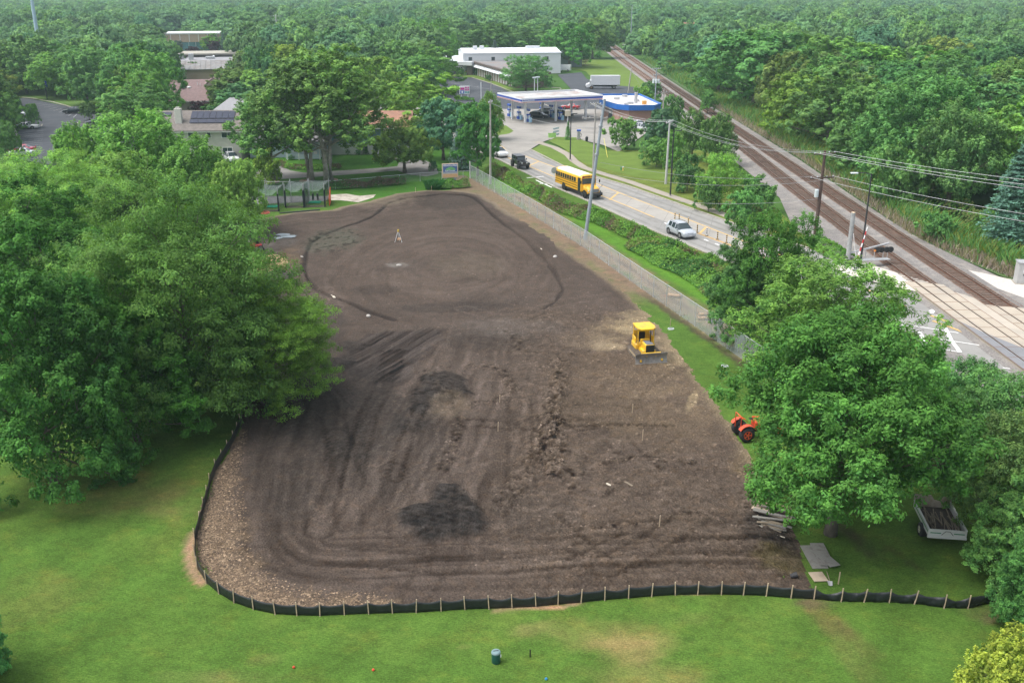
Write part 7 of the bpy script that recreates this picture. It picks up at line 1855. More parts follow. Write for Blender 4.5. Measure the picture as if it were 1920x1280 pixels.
# mulch rings
for (u, v, lb) in ((575, 340, "mulch ring round the maple behind the middle practice net"), (620, 338, "mulch ring round the tallest silver maple"), (511, 342, "mulch ring round the crooked maple")):
    x, y = g(u, v); mb = MB(); mb.lathe([(1.15, .0), (1.1, .13), (.9, .14), (.85, .05)], 18, (x, y, .02)); tag(mb.build("mulch_ring", mat("mulch", (.30, .20, .13), .95, var=.3)), lb, "mulch ring", "mulch rings")

# ---- club sign, hedge
t = thing("club_sign", "golf club sign board with a blue and green panel above the hedge", "sign", (-9.35, 147.3, 0), R(14))
for s in (-.75, .75):
    mb = MB(); mb.box((s, .05, .75), (.35, .2, 1.5)); mb.build('post', mat("grey_post", (.25, .27, .3), .7), t)
mb = MB(); mb.bbox((0, 0, 2.25), (2.45, .18, 2.15), .03); mb.build('board', mat("sign_cream", (.60, .47, .36), .6, var=.05), t)
mb = MB(); mb.box((0, -.10, 2.55), (2.15, .02, 1.35)); pn = mb.build('blue_panel', mat("sign_blue", (.07, .13, .32), .5, var=.2), t)
mb = MB(); mb.box((0, -.10, 1.5), (2.25, .02, .48)); mb.build('plank_panel', mat("sign_orange_wood", (.62, .37, .20), .7, var=.12, scale=4), t)
mb = MB(); mb.add([(-.75, -.115, 2.35), (.85, -.115, 2.35), (.7, -.115, 2.62), (.2, -.115, 2.85), (-.2, -.115, 2.78), (-.6, -.115, 2.6)], [(0, 1, 2, 3, 4, 5)]); mb.build('green_hill', mat("sign_green", (.16, .42, .16), .6), pn)
mb = MB(); mb.box((0, -.113, 2.0), (2.1, .01, .22)); mb.build('grey_band', mat("sign_grey", (.34, .38, .44), .6), pn)
SW_ = mat("sign_white", (.75, .76, .77), .5)
Mt = lambda x, z: Matrix(((1, 0, 0, x), (0, 0, -1, -.125), (0, 1, 0, z), (0, 0, 0, 1)))
text_mesh('lettering', "VERNON HILLS", .33, SW_, pn, Mt(0, 3.03)); text_mesh('lettering', "Golf Course", .30, SW_, pn, Mt(-.05, 2.26))
brush("clipped_hedge", [(-11.3, 145.4), (-9, 145.4), (-6.6, 146.2)], 2.2, 1.15, 5200, .17, [G_, OL, G_, LG], 93, "clipped rounded hedge in front of the club sign", "hedge")
blades("ornamental_grass", lambda rg, n: (rg.uniform(-12.8, -10.8, n), rg.uniform(143.8, 145.4, n)), 1500, .8, 1.5, .09, [(.03, .13, .04), (.05, .17, .04)], 94, "clump of tall ornamental grass left of the clipped hedge", "grass")

# ---- street lamps and poles
DKM = mat("dark_bronze", (.03, .032, .036), .5, var=.1); WOODP = mat("grey_pole_wood", (.34, .32, .30), .85, var=.2, scale=2); WOODB = mat("brown_pole_wood", (.085, .055, .045), .85, var=.3, scale=2); CONCP = mat("pale_pole", (.46, .46, .45), .7, var=.1); STEELP = mat("steel_pole", (.30, .34, .38), .45, metal=.3, var=.1)
INS = mat("insulator", (.55, .57, .6), .4); TANKM = mat("transformer_grey", (.52, .58, .60), .5)
def lamp_post(lb, u, v, vt, arm=0):
    x, y, h, _ = standing(u, vt, v); x = g(u, v)[0]
    t = thing("street_lamp", lb, "street lamp", (x, y), 0, "dark street lamps")
    mb = MB(); mb.lathe([(.26, 0), (.26, .12), (.14, .2)], 12); mb.build('base', KERB, t)
    mb = MB(); mb.tube([(0, 0, .1), (0, 0, h)], [.12, .07], 8); mb.build('pole', DKM, t)
    mb = MB(); mb.tube([(0, 0, h - .1), (arm * .5, 0, h + .12), (arm, 0, h + .1)], .05, 6); mb.build('arm', DKM, t)
    mb = MB(); mb.bbox((arm * 1.2, 0, h + .08), (.75, .35, .14), .04); mb.build('lamp_head', TANKM if abs(arm) > 1 else DKM, t)
lamp_post("dark street lamp beside the curving pavement, in front of the fuel station", 1069, 301, 214, .6)
lamp_post("dark street lamp beside the concrete pole on the verge", 1256.6, 368, 246, .6)
lamp_post("dark street lamp with a long arm over the railway crossing", 1612.5, 500, 326, -1.5)
WIRE = mat("wire", (.35, .36, .37), .5, metal=.4)
def upole(lb, base, top, r0, m, arms=(), tanks=(), label_extra="", ang=0, boxes=()):
    """base pixel, top (x, y, z)"""
    bx_, by_ = base; t = thing("utility_pole", lb, "utility pole", (bx_, by_), 0)
    dx, dy, h = top[0] - bx_, top[1] - by_, top[2]
    mb = MB(); mb.tube([(0, 0, 0), (dx, dy, h)], [r0, r0 * .62], 10); mb.build('pole', m, t)
    for z, L, a in arms:
        f = z / h; c = (dx * f, dy * f, z)
        mb = MB(); mb.box(c, (L, .12, .14), a); cr_ = mb.build('crossarm', m if m != STEELP else GALV, t)
        for k in (-.46, -.2, .2, .46):
            mb = MB(); mb.lathe([(.04, 0), (.07, .08), (.05, .16)], 8, (c[0] + math.cos(a) * L * k, c[1] + math.sin(a) * L * k, z + .07)); mb.build('insulator', INS, cr_)
    for z, ox, oy in tanks:
        f = z / h; mb = MB(); mb.lathe([(.2, 0), (.25, .04), (.25, .85), (.2, .95)], 12, (dx * f + ox, dy * f + oy, z)); mb.build('transformer', TANKM, t)
    return t
brown = (36.8, 115.8)
upole("brown wooden utility pole with two crossarms and one transformer near the crossing", brown, (36.9, 115.8, 10.1), .24, WOODB, [(9.75, 3.0, R(18)), (6.9, 3.3, R(18))], [(4.6, -.45, -.1)])
upole("pale pole with a crossarm on the mown verge", (23.5, 148.5), (23.6, 148.5, 9.6), .2, CONCP, [(9.3, 2.8, R(60))])
upole("tall plain wooden pole behind the far end of the chain link fence", (-3.3, 148.3), (-3.2, 148.3, 12.6), .19, WOODP, [(12.2, 1.6, R(70))])
upole("grey steel pole leaning right beside the chain link fence", g(1096.9, 449), (g(1121, 200, 15.5)[0] * 0 + 10.6, 114.4, 16.2), .24, STEELP, [(13.1, 1.0, R(60)), (9.9, .9, R(60))])
upole("wooden pole with a long crossarm behind the leaning steel pole", g(1112, 322), (g(1112, 322)[0] + .1, g(1112, 322)[1], 11.0), .17, WOODP, [(8.6, 4.2, R(5)), (10.8, 1.8, R(5))])
upole("pole with three transformers beside the railway", (33.2, 232), (33.2, 232, 11.0), .18, STEELP, [(10.8, 2.2, R(20)), (9.4, 1.6, R(20))], [(7.6, -.6, -.2), (7.6, 0, -.45), (7.6, .6, -.2)])
upole("wooden pole with a single crossarm behind the shop trees", (30.3, 200.5), (30.4, 200.5, 9.4), .17, WOODP, [(8.6, 2.6, R(10))])
upole("wooden pole leaning slightly right behind the shop", (28.6, 250), (29.6, 250, 10.0), .2, WOODP)
upole("white pole with a crossarm rising above the trees left of centre", (-108 + 0, 470), (-108, 470, 17), .28, CONCP, [(16.4, 5, R(10)), (14.6, 3.4, R(10))])
upole("small pole with a crossarm among the distant trees at the upper left", (-165, 600), (-165, 600, 16), .25, CONCP, [(15.6, 5, R(10))])
upole("thin pole beside the left one among the distant trees", (-155, 610), (-155, 610, 17), .22, CONCP)
upole("short wooden pole in the car park behind the fuel sign", g(921, 190), (g(921, 190)[0], g(921, 190)[1], 5.4), .16, WOODP)
# twin signal mast and tower by the far track
t = thing("signal_mast", "railway signal mast on a platform beside the far track", "signal", g(1178, 92))
mb = MB(); mb.tube([(0, 0, 0), (0, 0, 8)], .25, 6); mb.build('mast', STEELP, t)
for z in (5.2, 6.6, 7.6): mb = MB(); mb.bbox((0, -.3, z), (1.2, .4, .8), .05); mb.build('signal_head', DKM, t)
mb = MB(); mb.box((2, 0, 1.0), (9, 3, 2.0)); mb.build('equipment_house', mat("dark_shed", (.13, .13, .14), .7), t); mb = MB(); mb.box((0, 0, 2.1), (6, 3.2, .15)); mb.build('platform', CONCP, t)
t = thing("radio_mast", "tall thin steel mast behind the railway signal", "mast", g(1182, 96)); mb = MB(); mb.tube([(0, 0, 0), (0, 0, 21)], [.35, .15], 6); mb.build('mast', STEELP, t)
t = thing("monopole", "tall bluish steel tower running out of the top left corner", "tower", (-174.6, 375.9)); mb = MB(); mb.tube([(0, 0, 0), (0, 0, 45)], [.75, .42], 12); mb.build('shaft', mat("tower_blue_grey", (.34, .46, .56), .5, var=.05), t); mb = MB(); mb.lathe([(1.4, 0), (1.4, 1.6)], 10, (0, 0, 43)); mb.build('antenna_ring', CONCP, t)
# car park lights
for (u, v, vt, lb) in ((1002, 187, 146, "left car park light behind the fuel canopy"), (1008, 187, 145, "right car park light behind the fuel canopy"), (902, 190, 154, "white flagless pole in the car park")):
    x, y, h, _ = standing(u, vt, v); t = thing("car_park_light", lb, "light", (x, y), 0); mb = MB(); mb.tube([(0, 0, 0), (0, 0, h)], .1, 8); mb.build('pole', WHITEB, t)
    if 'flagless' not in lb: mb = MB(); mb.bbox((0, 0, h), (1.1, .5, .35), .05); mb.build('lamp_head', TANKM, t)
# parking sign pole
x, y, h, _ = standing(86, 152, 187); t = thing("parking_sign", "blue sign on a dark pole at the top of the far left parking lot", "sign", (x, y), 0); mb = MB(); mb.tube([(0, 0, 0), (0, 0, h - .5)], .14, 8); mb.build('pole', DKM, t)
mb = MB(); mb.bbox((0, 0, h - .8), (1.1, .2, 1.6), .04); bs = mb.build('board', mat("sign_deep_blue", (.02, .06, .40), .5), t)
mb = MB(); mb.lathe([(.2, 0), (.2, .03)], 12, M=Matrix.Translation((-.1, -.12, h - .5)) @ Matrix.Rotation(PI / 2, 4, 'X')); mb.lathe([(.12, 0), (.12, .03)], 12, M=Matrix.Translation((.1, -.12, h - 1.1)) @ Matrix.Rotation(PI / 2, 4, 'X')); mb.build('emblem', SW_, bs)

# ---- wires
def wire(lb, a, b, sag=.6, r=.022, group="overhead wires"):
    a, b = Vector(a), Vector(b); mb = MB(); mb.tube([tuple(a.lerp(b, i / 14) - Vector((0, 0, sag * 4 * (i / 14) * (1 - i / 14)))) for i in range(15)], r, 4, caps=False)
    tag(mb.build("overhead_wire", WIRE), lb, "wire", group)
ca, sa = math.cos(R(18)), math.sin(R(18))
top = lambda k, z, L=3.0: (36.85 + ca * L * k, 115.8 + sa * L * k, z)
for i, k in enumerate((-.46, -.2, .46)):
    n_ = ("lowest", "middle", "upper")[i]
    wire(f"{n_} of three wires from the brown pole's top arm to the right edge", top(k, 9.95), (66 + i * 1.0, 82 + i * 2.6, 9.7 + .2 * i), .7, .02)
    wire(f"{n_} of three wires from the brown pole's top arm to the verge pole", top(k, 9.95), (23.5 + k * 1.4, 148.5 + k * 2.4, 9.5), 1.2, .018)
    wire(f"{n_} of three wires from the verge pole to the pole with the long crossarm", (23.5 + k * 1.4, 148.5 + k * 2.4, 9.5), (g(1112, 322)[0] + k * 1.5, g(1112, 322)[1], 10.9), .9, .02)
for i, k in enumerate((-.46, .46)):
    n_ = ("lower", "upper")[i]
    wire(f"{n_} of two wires from the brown pole's second arm to the right edge", top(k, 7.05, 3.3), (63 + i * 3, 82 + i * 3, 6.6), .7, .02)
for i, (z0, z1) in enumerate(((9.0, 7.2), (7.8, 6.6), (5.6, 4.4))):
    n_ = ("top", "middle", "bottom")[i]
    wire(f"{n_} one of the wires from the steel pole to the brown pole", (10.3, 114.2, z0), (36.8, 115.7, z1), 1.0, .018)
wire("wire from the tall plain pole to the leaning steel pole", (-3.2, 148.3, 12.2), (10.4, 114.3, 13.0), 1.0, .016)
wire("second wire from the tall plain pole to the pole behind the steel one", (-3.2, 148.3, 12.0), (12.4, 158, 10.6), .8, .016)
wire("guy wire of the transformer pole beside the railway", (33.2, 232, 9), (38, 226, .1), 0, .02)
wire("guy wire of the pole leaning behind the shop", (29.5, 250, 9.2), (35, 245, .1), 0, .02)
a = g(1131, 274); b = g(1139, 296); mb = MB(); mb.tube([(a[0], a[1] - 1, 1.6), (b[0], b[1], .05)], .05, 6); tag(mb.build("guy_marker", mat("marker_yellow", (.6, .55, .1), .6)), "yellow guy wire marker on the verge beside the dark bush", "guy marker")

# ---- level crossing signals
t = thing("crossing_signal", "cantilever railway crossing signal on a wooden post above the road", "signal", g(1588, 500), R(8))
mb = MB(); mb.tube([(0, 0, 0), (0, 0, 5.9)], [.26, .22], 10); mb.build('post', mat("cut_post", (.30, .31, .31), .8, var=.2), t)
mb = MB(); mb.lathe([(.225, 0), (.22, .03)], 10, (0, 0, 5.9)); mb.build('post_top', mat("cut_wood", (.62, .48, .33), .8), t)
mb = MB(); mb.tube([(.1, 0, 1.5), (4.6, .2, 2.4)], .11, 8); mb.build('cantilever_tube', GALV, t)
mb = MB(); mb.box((2.6, -.5, .85), (3.6, .8, .08)); 
for x in (.9, 1.9, 2.9, 3.9, 4.4): mb.box((x, -.1, 1.3), (.05, .05, .9))
mb.build('walkway', GALV, t)
for x in (3.2, 3.7, 4.3, 4.75):
    mb = MB(); mb.lathe([(.05, -.28), (.3, -.22), (.31, 0), (.22, .02)], 14, M=Matrix.Translation((x, -.12, 1.75)) @ Matrix.Rotation(PI / 2, 4, 'X')); mb.build('flasher', DARKP, t)
mb = MB(); mb.lathe([(.13, 0), (.13, .05)], 12, M=Matrix.Translation((2.8, -.3, 1.75)) @ Matrix.Rotation(PI / 2, 4, 'X')); mb.build('amber_lens', mat("amber", (.7, .25, .05), .4), t)
t = thing("crossing_gate", "raised red and white striped crossing gate arm beside the dark street lamp", "gate", g(1603, 512), 0)
RED = mat("gate_red", (.5, .03, .03), .5); 
mb = MB(); mb.bbox((0, 0, .6), (.5, .5, 1.2), .05); mb.build('gate_box', GALV, t)
a = Vector((0, 0, 1.1)); b = Vector((.75, .1, 4.9)); 
for i in range(9):
    mb = MB(); mb.tube([tuple(a.lerp(b, i / 9)), tuple(a.lerp(b, (i + 1) / 9))], .085 - .004 * i, 6); mb.build('arm_segment', RED if i % 2 else SW_, t)
mb = MB(); mb.tube([(.1, 0, 1.0), (-.4, .1, 3.0), (-.6, .1, 4.2)], .03, 5); mb.build('support_cable', SW_, t)
t = thing("crossing_cabinet", "grey steel signal cabinet on the gravel at the right edge", "cabinet", (51.9, 95.2), R(-12))
mb = MB(); mb.bbox((0, 0, 1.1), (1.7, 1.3, 2.1), .04); mb.build('cabinet', mat("cabinet_grey", (.40, .40, .39), .5, var=.08), t); mb = MB(); mb.box((0, 0, 2.2), (1.85, 1.45, .08)); mb.build('lid', GALV, t); mb = MB(); mb.box((-.3, -.66, 1.35), (.14, .02, .3)); mb.build('notice', SW_, t); mb = MB(); mb.bbox((-.3, -.68, .95), (.12, .05, .12), .02); mb.build('lock', DKM, t); mb = MB(); mb.box((0, 0, .04), (2, 1.6, .1)); mb.build('plinth', KERB, t)

# ---- lane posts
for i, (u, v, c) in enumerate(((1265, 414, 'y'), (1273, 416, 'y'), (1290, 424, 'y'), (1307, 437, 'y'), (1325, 443, 'w'), (1345, 450, 'y'), (1362, 456, 'y'), (1374, 461, 'w'))):
    x, y = g(u, v); lbs = ("farthest striped lane post, seen over the silver car's roof", "striped lane post just right of the farthest one", "striped lane post beside the silver car's windscreen", "yellow striped lane post right in front of the silver car", "white and black striped lane post between two yellow ones", "yellow striped lane post right of the white and black one", "yellow striped lane post second from the tree", "white striped lane post touching the dark tangled tree")
    t = thing("lane_post", lbs[i], "lane post", (x, y, .02), 0, "striped lane posts")
    mb = MB(); mb.bbox((0, 0, .06), (.3, .3, .1), .03); mb.build('base', BBK, t); 
    mb = MB(); mb.lathe([(.06, .1), (.06, 1.05)], 8); mb.build('tube', YEL if c == 'y' else SW_, t)
    for z in (.3, .55, .8): mb = MB(); mb.lathe([(.067, z), (.067, z + .12)], 8); mb.build('stripe', BBK, t)
# lane ridge under the posts
mb = MB(); mb.wall(gl([(1290, 430), (1307, 437), (1376, 462)]), .25, 0, .07); structure("lane_separator", mb, mat("separator_tan", (.42, .30, .16), .8, var=.2))

# ---- verge furniture
x, y = g(1168, 320); t = thing("fire_hydrant", "yellow and white fire hydrant on the verge", "hydrant", (x, y)); mb = MB(); mb.lathe([(.16, 0), (.16, .06), (.11, .1), (.11, .5), (.14, .52)], 12); mb.tube([(-.2, 0, .4), (.2, 0, .4)], .06, 8); mb.build('barrel', mat("hydrant_yellow", (.65, .5, .12), .5), t); mb = MB(); mb.lathe([(.14, .52), (.11, .65), (.03, .72)], 12); mb.build('bonnet', SW_, t)
x, y = g(1164.5, 319); mb = MB(); mb.lathe([(.1, 0), (.1, .5), (.06, .55)], 10, (x, y, 0)); tag(mb.build("marker_post", mat("marker_green", (.02, .25, .16), .6)), "short green marker beside the fire hydrant", "marker")
x, y = g(1035, 260); t = thing("banner_sign", "yellow green banner sign at the edge of the forecourt", "sign", (x, y), R(25)); mb = MB(); mb.box((0, 0, .65), (1.7, .05, .9), rx=-.15); mb.build('banner', mat("banner_green", (.35, .6, .18), .6, var=.2), t)
for s in (-.8, .8): mb = MB(); mb.tube([(s, 0, 0), (s, .1, 1.2)], .03, 6); mb.build('frame', GALV, t)
x, y = g(1042.5, 258); t = thing("board_sign", "stack of three pale boards on a frame behind the green banner", "sign", (x, y), R(18))
for k in range(3): mb = MB(); mb.box((0, 0, .6 + k * .6), (1.3, .06, .36), ry=-.15); mb.build('board', mat("pale_board", (.42, .5, .54), .6), t)
mb = MB(); mb.tube([(0, .05, 0), (0, .05, 2.1)], .04, 6); mb.build('frame', GALV, t)
x, y = g(1085, 262); t = thing("air_machine", "blue topped air and vacuum machine at the edge of the forecourt", "machine", (x, y)); mb = MB(); mb.lathe([(.45, 0), (.45, .3)], 12); mb.build('plinth', KERB, t); mb = MB(); mb.bbox((0, 0, .95), (.6, .5, 1.3), .05); mb.build('body', mat("machine_grey", (.3, .3, .3), .6, var=.2), t); mb = MB(); mb.bbox((0, 0, 1.8), (.8, .5, .35), .05); mb.build('top', PB, t); mb = MB(); mb.tube([(.3, 0, 1.3), (.6, 0, .9), (.4, 0, .5)], .05, 6); mb.build('hose', DARKP, t)
x, y = g(1100, 265); mb = MB(); mb.lathe([(.25, 0), (.3, .6), (.28, .8), (.1, .95)], 12, (x, y, 0)); tag(mb.build("litter_bin", DKM), "dark litter bin on the forecourt right of the air machine", "bin")
x, y, h, _ = standing(1064.5, 211, 236); t = thing("sign_pole", "white pole with a small board in front of the fuel canopy", "sign", (x, y)); mb = MB(); mb.tube([(0, 0, 0), (0, 0, h - .5)], .09, 8); mb.build('pole', WHITEB, t); mb = MB(); mb.bbox((0, 0, h - .2), (1.3, .3, 1.2), .04); mb.build('board', mat("beige_board", (.42, .38, .30), .6), t)
x, y = g(1037, 351); t = thing("road_sign", "back of a round road sign on a post beside the rear of the school bus", "sign", (x + .1, y - .4), R(20)); mb = MB(); mb.tube([(0, 0, 0), (0, 0, 2.9)], .04, 6); mb.build('post', WFRAME, t); mb = MB(); mb.lathe([(.5, 0), (.5, .03)], 10, M=Matrix.Translation((0, -.05, 2.6)) @ Matrix.Rotation(PI / 2, 4, 'X')); mb.build('disc', mat("sign_back", (.36, .40, .40), .5), t)
# steel railing by the bushes, near the pavement
a, b = g(1359, 392), g(1376, 396); mb = MB(); mb.tube([(a[0], a[1], 0), (a[0], a[1], 1.1), (b[0], b[1], 1.1), (b[0], b[1], 0)], .04, 6); tag(mb.build("railing", GALV), "short steel railing in the bushes behind the pavement", "railing")

# ---- things on the soil
t = thing("survey_tripod", "surveyor's tripod with a yellow instrument on the shaped green", "tripod", g(747.5, 455)); t.scale = (.88, .88, .88)
for k, (dx, dy) in enumerate(((-.5, -.25), (.5, -.35), (.05, .5))):
    mb = MB(); mb.tube([(dx, dy, .06), (dx * .12, dy * .12, 1.45)], [.028, .04], 6); mb.build('leg', mat("tripod_white", (.55, .58, .6), .5), t)
mb = MB(); mb.lathe([(.12, 1.43), (.12, 1.5)], 10); mb.build('head', mat("tripod_orange", (.5, .3, .12), .5), t); mb = MB(); mb.bbox((0, 0, 1.66), (.22, .22, .28), .04); mb.build('instrument', mat("instrument_yellow", (.55, .42, .05), .5), t)
x, y = g(749, 451.5); mb = MB(); mb.bbox((x, y, .2), (.42, .3, .28), .05); tag(mb.build("instrument_case", mat("case_orange", (.55, .32, .16), .6)), "small orange case under the surveyor's tripod", "case")
def lath(lb, u, v, vt, grp="survey stakes on the soil"):
    x, y, h, _ = standing(u, vt, v); h = max(.7, min(h, 1.25)); mb = MB(); mb.box((0, 0, h / 2), (.05, .03, h), 0, ry=.03); o = mb.build("survey_stake", STK); o.location = (x, y, .05); tag(o, lb, "stake", grp)
for u, v, vt, lb in ((934, 810, 792, "thin stake beside the cleated track in the middle of the soil"), (937, 758, 744, "short stake behind the middle cleated track"), (1186, 776, 758, "thin stake below the bulldozer blade"), (1205, 830, 806, "taller stake below and left of the tractor"), (1237, 990, 967, "stake near the bottom right of the soil"), (1162, 612, 600, "stake in the straw patch above the bulldozer"), (779, 362, 352, "stake at the far edge of the soil, left one"), (809, 358, 350, "stake at the far edge of the soil, right one"), (1573, 1096, 1078, "stake standing in the grass beside the shovel"), (1257, 612, 604, "white marker stick beside the farther drain cover")): lath(lb, u, v, vt)
def plank(lb, p, q, w, th, z, m, name="plank", cat="plank", grp=None):
    a, b = Vector(g(*p)), Vector(g(*q)); c = (a + b) / 2; d = b - a; mb = MB(); mb.box((0, 0, 0), (d.length, w, th)); o = mb.build(name, m); o.location = (c.x, c.y, z); o.rotation_euler = (0, 0, math.atan2(d.y, d.x)); tag(o, lb, cat, grp); return o
PALEW = mat("pale_board_wood", (.52, .47, .38), .8, var=.15); GREYW = mat("weathered_plywood", (.235, .225, .205), .85, var=.18, scale=2, dirt=(.14, .13, .11), dscale=2)
plank("pale plank lying on the soil below the middle", (1137, 909), (1157, 919), .12, .05, .12, PALEW); plank("short brown plank right of the pale one on the soil", (1172, 906), (1186, 914), .12, .05, .12, WST)
plank("small pale stick on the soil left of centre, above the dark streaks", (622, 555), (628, 561), .2, .08, .14, PALEW); plank("pale stick on the soil right edge of the green's ring", (1009, 463), (1016, 470), .12, .05, .12, PALEW)
for (u, v, r_, lb) in ((1041, 484, .28, "pale boulder beside the ring of the shaped green"), (748, 500, .25, "white chalky lump in the middle of the green"), (566, 484, .18, "small stone left of the ring"), (691, 595, .22, "pale stone at the lower left of the ring")):
    x, y = g(u, v); mb = MB(); rr_ = random.Random(u); mb.lathe([(r_ * .8, -.05), (r_, r_ * .35), (r_ * .75, r_ * .8), (r_ * .2, r_)], 9); o = mb.build("stone", mat("pale_stone", (.38, .36, .33), .9, var=.2), None, True); o.location = (x, y, .1); o.scale = (1.3, .9, .8); o.rotation_euler = (0, 0, rr_.uniform(0, 3)); tag(o, lb, "stone")
# puddles
PUD = mat("puddle_water", (.30, .34, .38), .05, spec=.9, var=.1)
for (u, v, a_, b_, lb) in ((530, 443, .9, .5, "round puddle on the wet soil near the practice nets"), (539, 446, 1.1, .5, "wide puddle on the wet soil near the practice nets"), (520, 449, .6, .4, "small puddle on the wet soil")):
    x, y = g(u, v); mb = MB(); rr_ = random.Random(u); mb.add([(x + a_ * math.cos(2 * PI * i / 14) * rr_.uniform(.7, 1.1), y + b_ * 1.6 * math.sin(2 * PI * i / 14) * rr_.uniform(.7, 1.1), .20) for i in range(14)], [tuple(range(14))]); tag(mb.build("puddle", PUD), lb, "puddle", None, 'structure')
# straw pile, red barrow
def heap(name, lb, u, v, rx, ry, h, m, cat, seed, rot=0):
    x0, y0 = g(u, v); n = 34; xs_ = np.linspace(-1, 1, n); X, Y = np.meshgrid(xs_, xs_); r2 = np.sqrt(X ** 2 + Y ** 2); Z = np.clip(1 - r2, 0, 1) ** .7 * h * (.5 + fbm(X * 4 + seed, Y * 4, seed, 4)) - .02
    co = np.stack([X * rx, Y * ry, Z], -1).reshape(-1, 3); idx = np.arange(n * n).reshape(n, n); q = np.stack([idx[:-1, :-1], idx[:-1, 1:], idx[1:, 1:], idx[1:, :-1]], -1).reshape(-1, 4); cc = co[q].mean(1); q = q[(cc[:, 0] / rx) ** 2 + (cc[:, 1] / ry) ** 2 < 1]
    o = obj(name, fast_mesh(name, co, q.ravel(), 4, [m], None, False)); o.location = (x0, y0, .06); o.rotation_euler = (0, 0, rot); return tag(o, lb, cat)
heap("straw_heap", "heap of torn turf and straw at the left edge of the soil", 498, 498, 2.4, 3.6, 1.1, mat("straw", (.33, .24, .12), .95, var=.5, scale=4, detail=10, bump=.8), "heap", 3)
heap("soil_heap", "dark heap of soil under the locust branches", 522, 520, 1.6, 1.6, .8, mat("dark_soil", (.06, .05, .045), .95, var=.4, scale=4, bump=.8), "heap", 5)
x, y = g(479, 470); t = thing("wheelbarrow", "red machine half hidden by the locust at the left edge of the soil", "machine", (x, y), R(20)); mb = MB(); mb.bbox((0, 0, .65), (1.5, .9, .35), .1); mb.build('body', paint("red", RD_[1]), t); mb = MB(); mb.bbox((.2, 0, 1.2), (.5, .6, .7), .05); mb.build('seat', BBK, t); mb = MB(); mb.tube([(-.5, 0, .8), (-.8, 0, 1.7)], .05, 6); mb.build('handle', SW_, t)
for xx in (-.6, .6):
    for s in (-1, 1): wheel(t, xx, s * .5, .33, .2)
# ---- lumber pile under the big tree
rgl = random.Random(8)
def board(lb, u, v, L, w, th, z, a, m, name='board', cat='board', grp=None, tilt=0):
    x, y = g(u, v); mb = MB(); mb.box((0, 0, 0), (L, w, th)); o = mb.build(name, m); o.location = (x, y, z); o.rotation_euler = (tilt, rgl.uniform(-.04, .04), a); return tag(o, lb, cat, grp)
BR = mat("old_brown_board", (.30, .22, .16), .9, var=.25, scale=2, dirt=(.16, .12, .09), dscale=1.5); TANW = mat("tan_plywood", (.43, .35, .26), .85, var=.12, scale=2, dirt=(.25, .2, .15), dscale=1)
for k in range(16):
    board("old grey board in the lumber pile below the broad green tree", 1452 + rgl.uniform(-12, 12), 978 + k * 1.6 - 6, 1.7 + rgl.uniform(-.5, .5), .12 + rgl.uniform(0, .08), .05, .1 + .045 * (16 - k) * rgl.uniform(.5, 1), R(-22 + rgl.uniform(-12, 12)), WST if k % 2 else GREYW, grp="old boards of the lumber pile")
board("split brown sheet on top of the lumber pile", 1452, 968, 1.9, .7, .05, .72, R(-28), BR); board("tan plywood sheet at the left of the lumber pile", 1428, 965, .95, .85, .03, .5, R(-40), TANW, tilt=.15); board("broken tan sheet nearest the tree on the lumber pile", 1465, 972, 1.1, .5, .04, .80, R(-18), BR)
board("long white batten in front of the lumber pile", 1454, 1006, 1.0, .06, .04, .1, R(-30), PALEW); board("thin pale batten left of the lumber pile", 1412, 972, .7, .05, .04, .12, R(25), PALEW)
# plywood stack on the grass
board("grey plywood sheet lying on the grass, left of the stack", 1526, 1045, 2.1, .82, .04, .06, R(92), GREYW); board("grey plywood sheet lying across the stack on the grass", 1541, 1042, 2.1, .72, .04, .12, R(89), GREYW); board("grey plywood sheet at the right of the stack, turned askew", 1547, 1050, 1.7, .62, .03, .17, R(62) * 0 + R(108), GREYW)
board("small tan plywood piece below the grey sheets", 1534, 1082, .85, .72, .03, .05, R(95), TANW)
x, y = g(1556, 1095); t = thing("shovel", "shovel lying in the grass beside the plywood", "shovel", (x, y, .06), R(80)); mb = MB(); mb.tube([(.15, 0, .05), (1.0, .05, .06)], .02, 6); mb.build('handle', WST, t); mb = MB(); mb.add([(-.2, -.1, .02), (-.2, .1, .02), (.15, .13, .05), (.15, -.13, .05), (-.25, 0, .02), (-.05, 0, -.005)], [(4, 0, 5), (4, 5, 1), (0, 3, 5), (3, 2, 5), (2, 1, 5)]); mb.build('blade', GALV, t)
x, y = g(1489, 1083); t = thing("bucket", "black bucket lying on the soil near the silt fence", "bucket", (x, y, .16)); mb = MB(); mb.lathe([(.12, -.2), (.16, .15), (.15, .15)], 12, M=Matrix.Rotation(R(70), 4, 'Y')); mb.build('shell', DARKP, t); mb = MB(); mb.lathe([(.14, .13), (.10, .155)], 12, M=Matrix.Rotation(R(70), 4, 'Y')); mb.build('lid', TANKM, t)
# person at the foot of the tree
# ---- drain covers
for (u, v, lb) in ((1258, 617, "pale drain cover in the grass strip, the farther one"), (1359, 687, "pale drain cover in the grass strip, the nearer one")):
    x, y = g(u, v); t = thing("drain_cover", lb, "drain cover", (x, y), 0, "drain covers"); mb = MB(); mb.lathe([(.29, 0), (.28, .08), (.2, .09)], 20); mb.build('ring', mat("drain_ring", (.40, .44, .42), .8, var=.1), t); mb = MB(); mb.lathe([(.19, .0), (.18, .10)], 16); mb.build('lid', mat("drain_lid", (.16, .18, .17), .8), t)
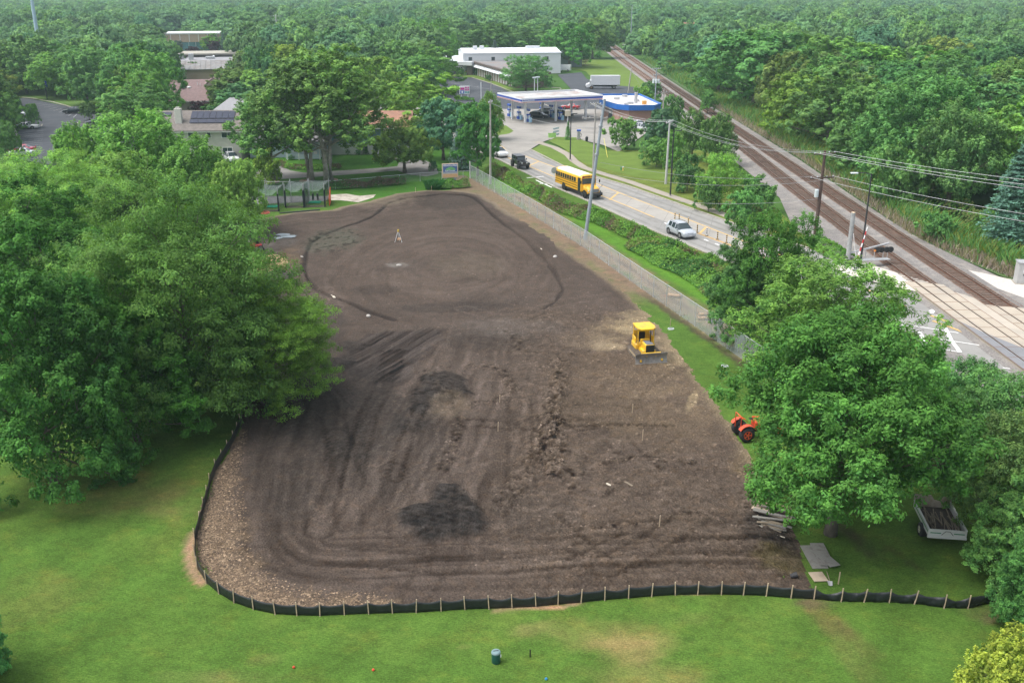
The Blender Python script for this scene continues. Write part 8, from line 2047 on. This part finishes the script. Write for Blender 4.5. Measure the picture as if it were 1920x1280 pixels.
# timbers by the ditch
for (p, q, lb) in (((1253, 555), (1279, 558), "curved orange log at the ditch, the farthest"), ((1310, 593), (1336, 588), "upper log of the pair beside the chain link fence"), ((1308, 599), (1337, 597), "lower log of the pair beside the chain link fence")):
    a, b = g(*p), g(*q); mb = MB(); mb.tube([(a[0], a[1], .15), ((a[0] + b[0]) / 2, (a[1] + b[1]) / 2 - .25, .18), (b[0], b[1], .15)], .17, 8); tag(mb.build("log", mat("orange_bark", (.36, .23, .13), .9, var=.3), None, True), lb, "log", "straw logs at the ditch")
x, y = g(1357, 600); mb = MB(); mb.lathe([(.5, 0), (.5, .12), (.3, .14)], 14, (x, y, .03)); tag(mb.build("culvert_cover", mat("rust_cover", (.10, .06, .05), .8)), "dark round cover beside the logs", "cover")
# ---- tee bin and markers
x, y = g(930, 1241); t = thing("litter_bin", "green litter bin with a grey lid on the lawn", "bin", (x, y)); t.scale = (.88, .88, .88)
mb = MB(); mb.lathe([(.20, 0), (.225, .05), (.225, .55), (.215, .58)], 20); mb.build('barrel', mat("bin_green", (.012, .075, .055), .5, var=.1), t, True)
mb = MB(); mb.lathe([(.235, .57), (.24, .63), (.20, .68), (.05, .70)], 20); ld = mb.build('lid', mat("bin_lid", (.16, .24, .25), .5), t); mb = MB(); mb.box((0, 0, .705), (.26, .035, .02), .2); mb.build('slot', BBK, ld)
mb = MB(); mb.bbox((.24, -.03, .42), (.05, .1, .12), .01); mb.build('badge', SW_, t)
for (u, v, c, n_, lb) in ((700, 1257, (.60, .05, .02), "marker_red", "red tee marker left of the litter bin"), (551, 1252, (.55, .07, .03), "marker_orange", "small red tee marker farther left on the lawn"), (1024, 1274, (.02, .22, .45), "marker_blue", "blue tee marker right of the litter bin")):
    x, y = g(u, v); mb = MB(); mb.lathe([(.03, 0), (.06, .04), (.065, .07), (.04, .11), (.01, .12)], 14, (x, y, 0)); tag(mb.build("tee_marker", mat(n_, c, .4), None, True), lb, "tee marker", "tee markers")
x, y = g(994, 1231); mb = MB(); mb.box((x, y, .2), (.06, .04, .4)); tag(mb.build("short_stake", BBK), "short black stake in the lawn right of the litter bin", "stake")

# ================================================================== AIR
hz = bpy.data.materials.new("haze")
hz.use_nodes = True
nt = hz.node_tree
nt.nodes.remove(nt.nodes["Principled BSDF"])
pv = nt.nodes.new("ShaderNodeVolumePrincipled")
pv.inputs['Color'].default_value = (.64, .86, .90, 1)
pv.inputs['Density'].default_value = HAZE_D
pv.inputs['Anisotropy'].default_value = 0.2
nt.links.new(pv.outputs[0], nt.nodes["Material Output"].inputs['Volume'])
mb = MB(); mb.box((0, 3400, 30), (9000, 7200, 62))
o = mb.build("haze", hz); o['kind'] = 'stuff'
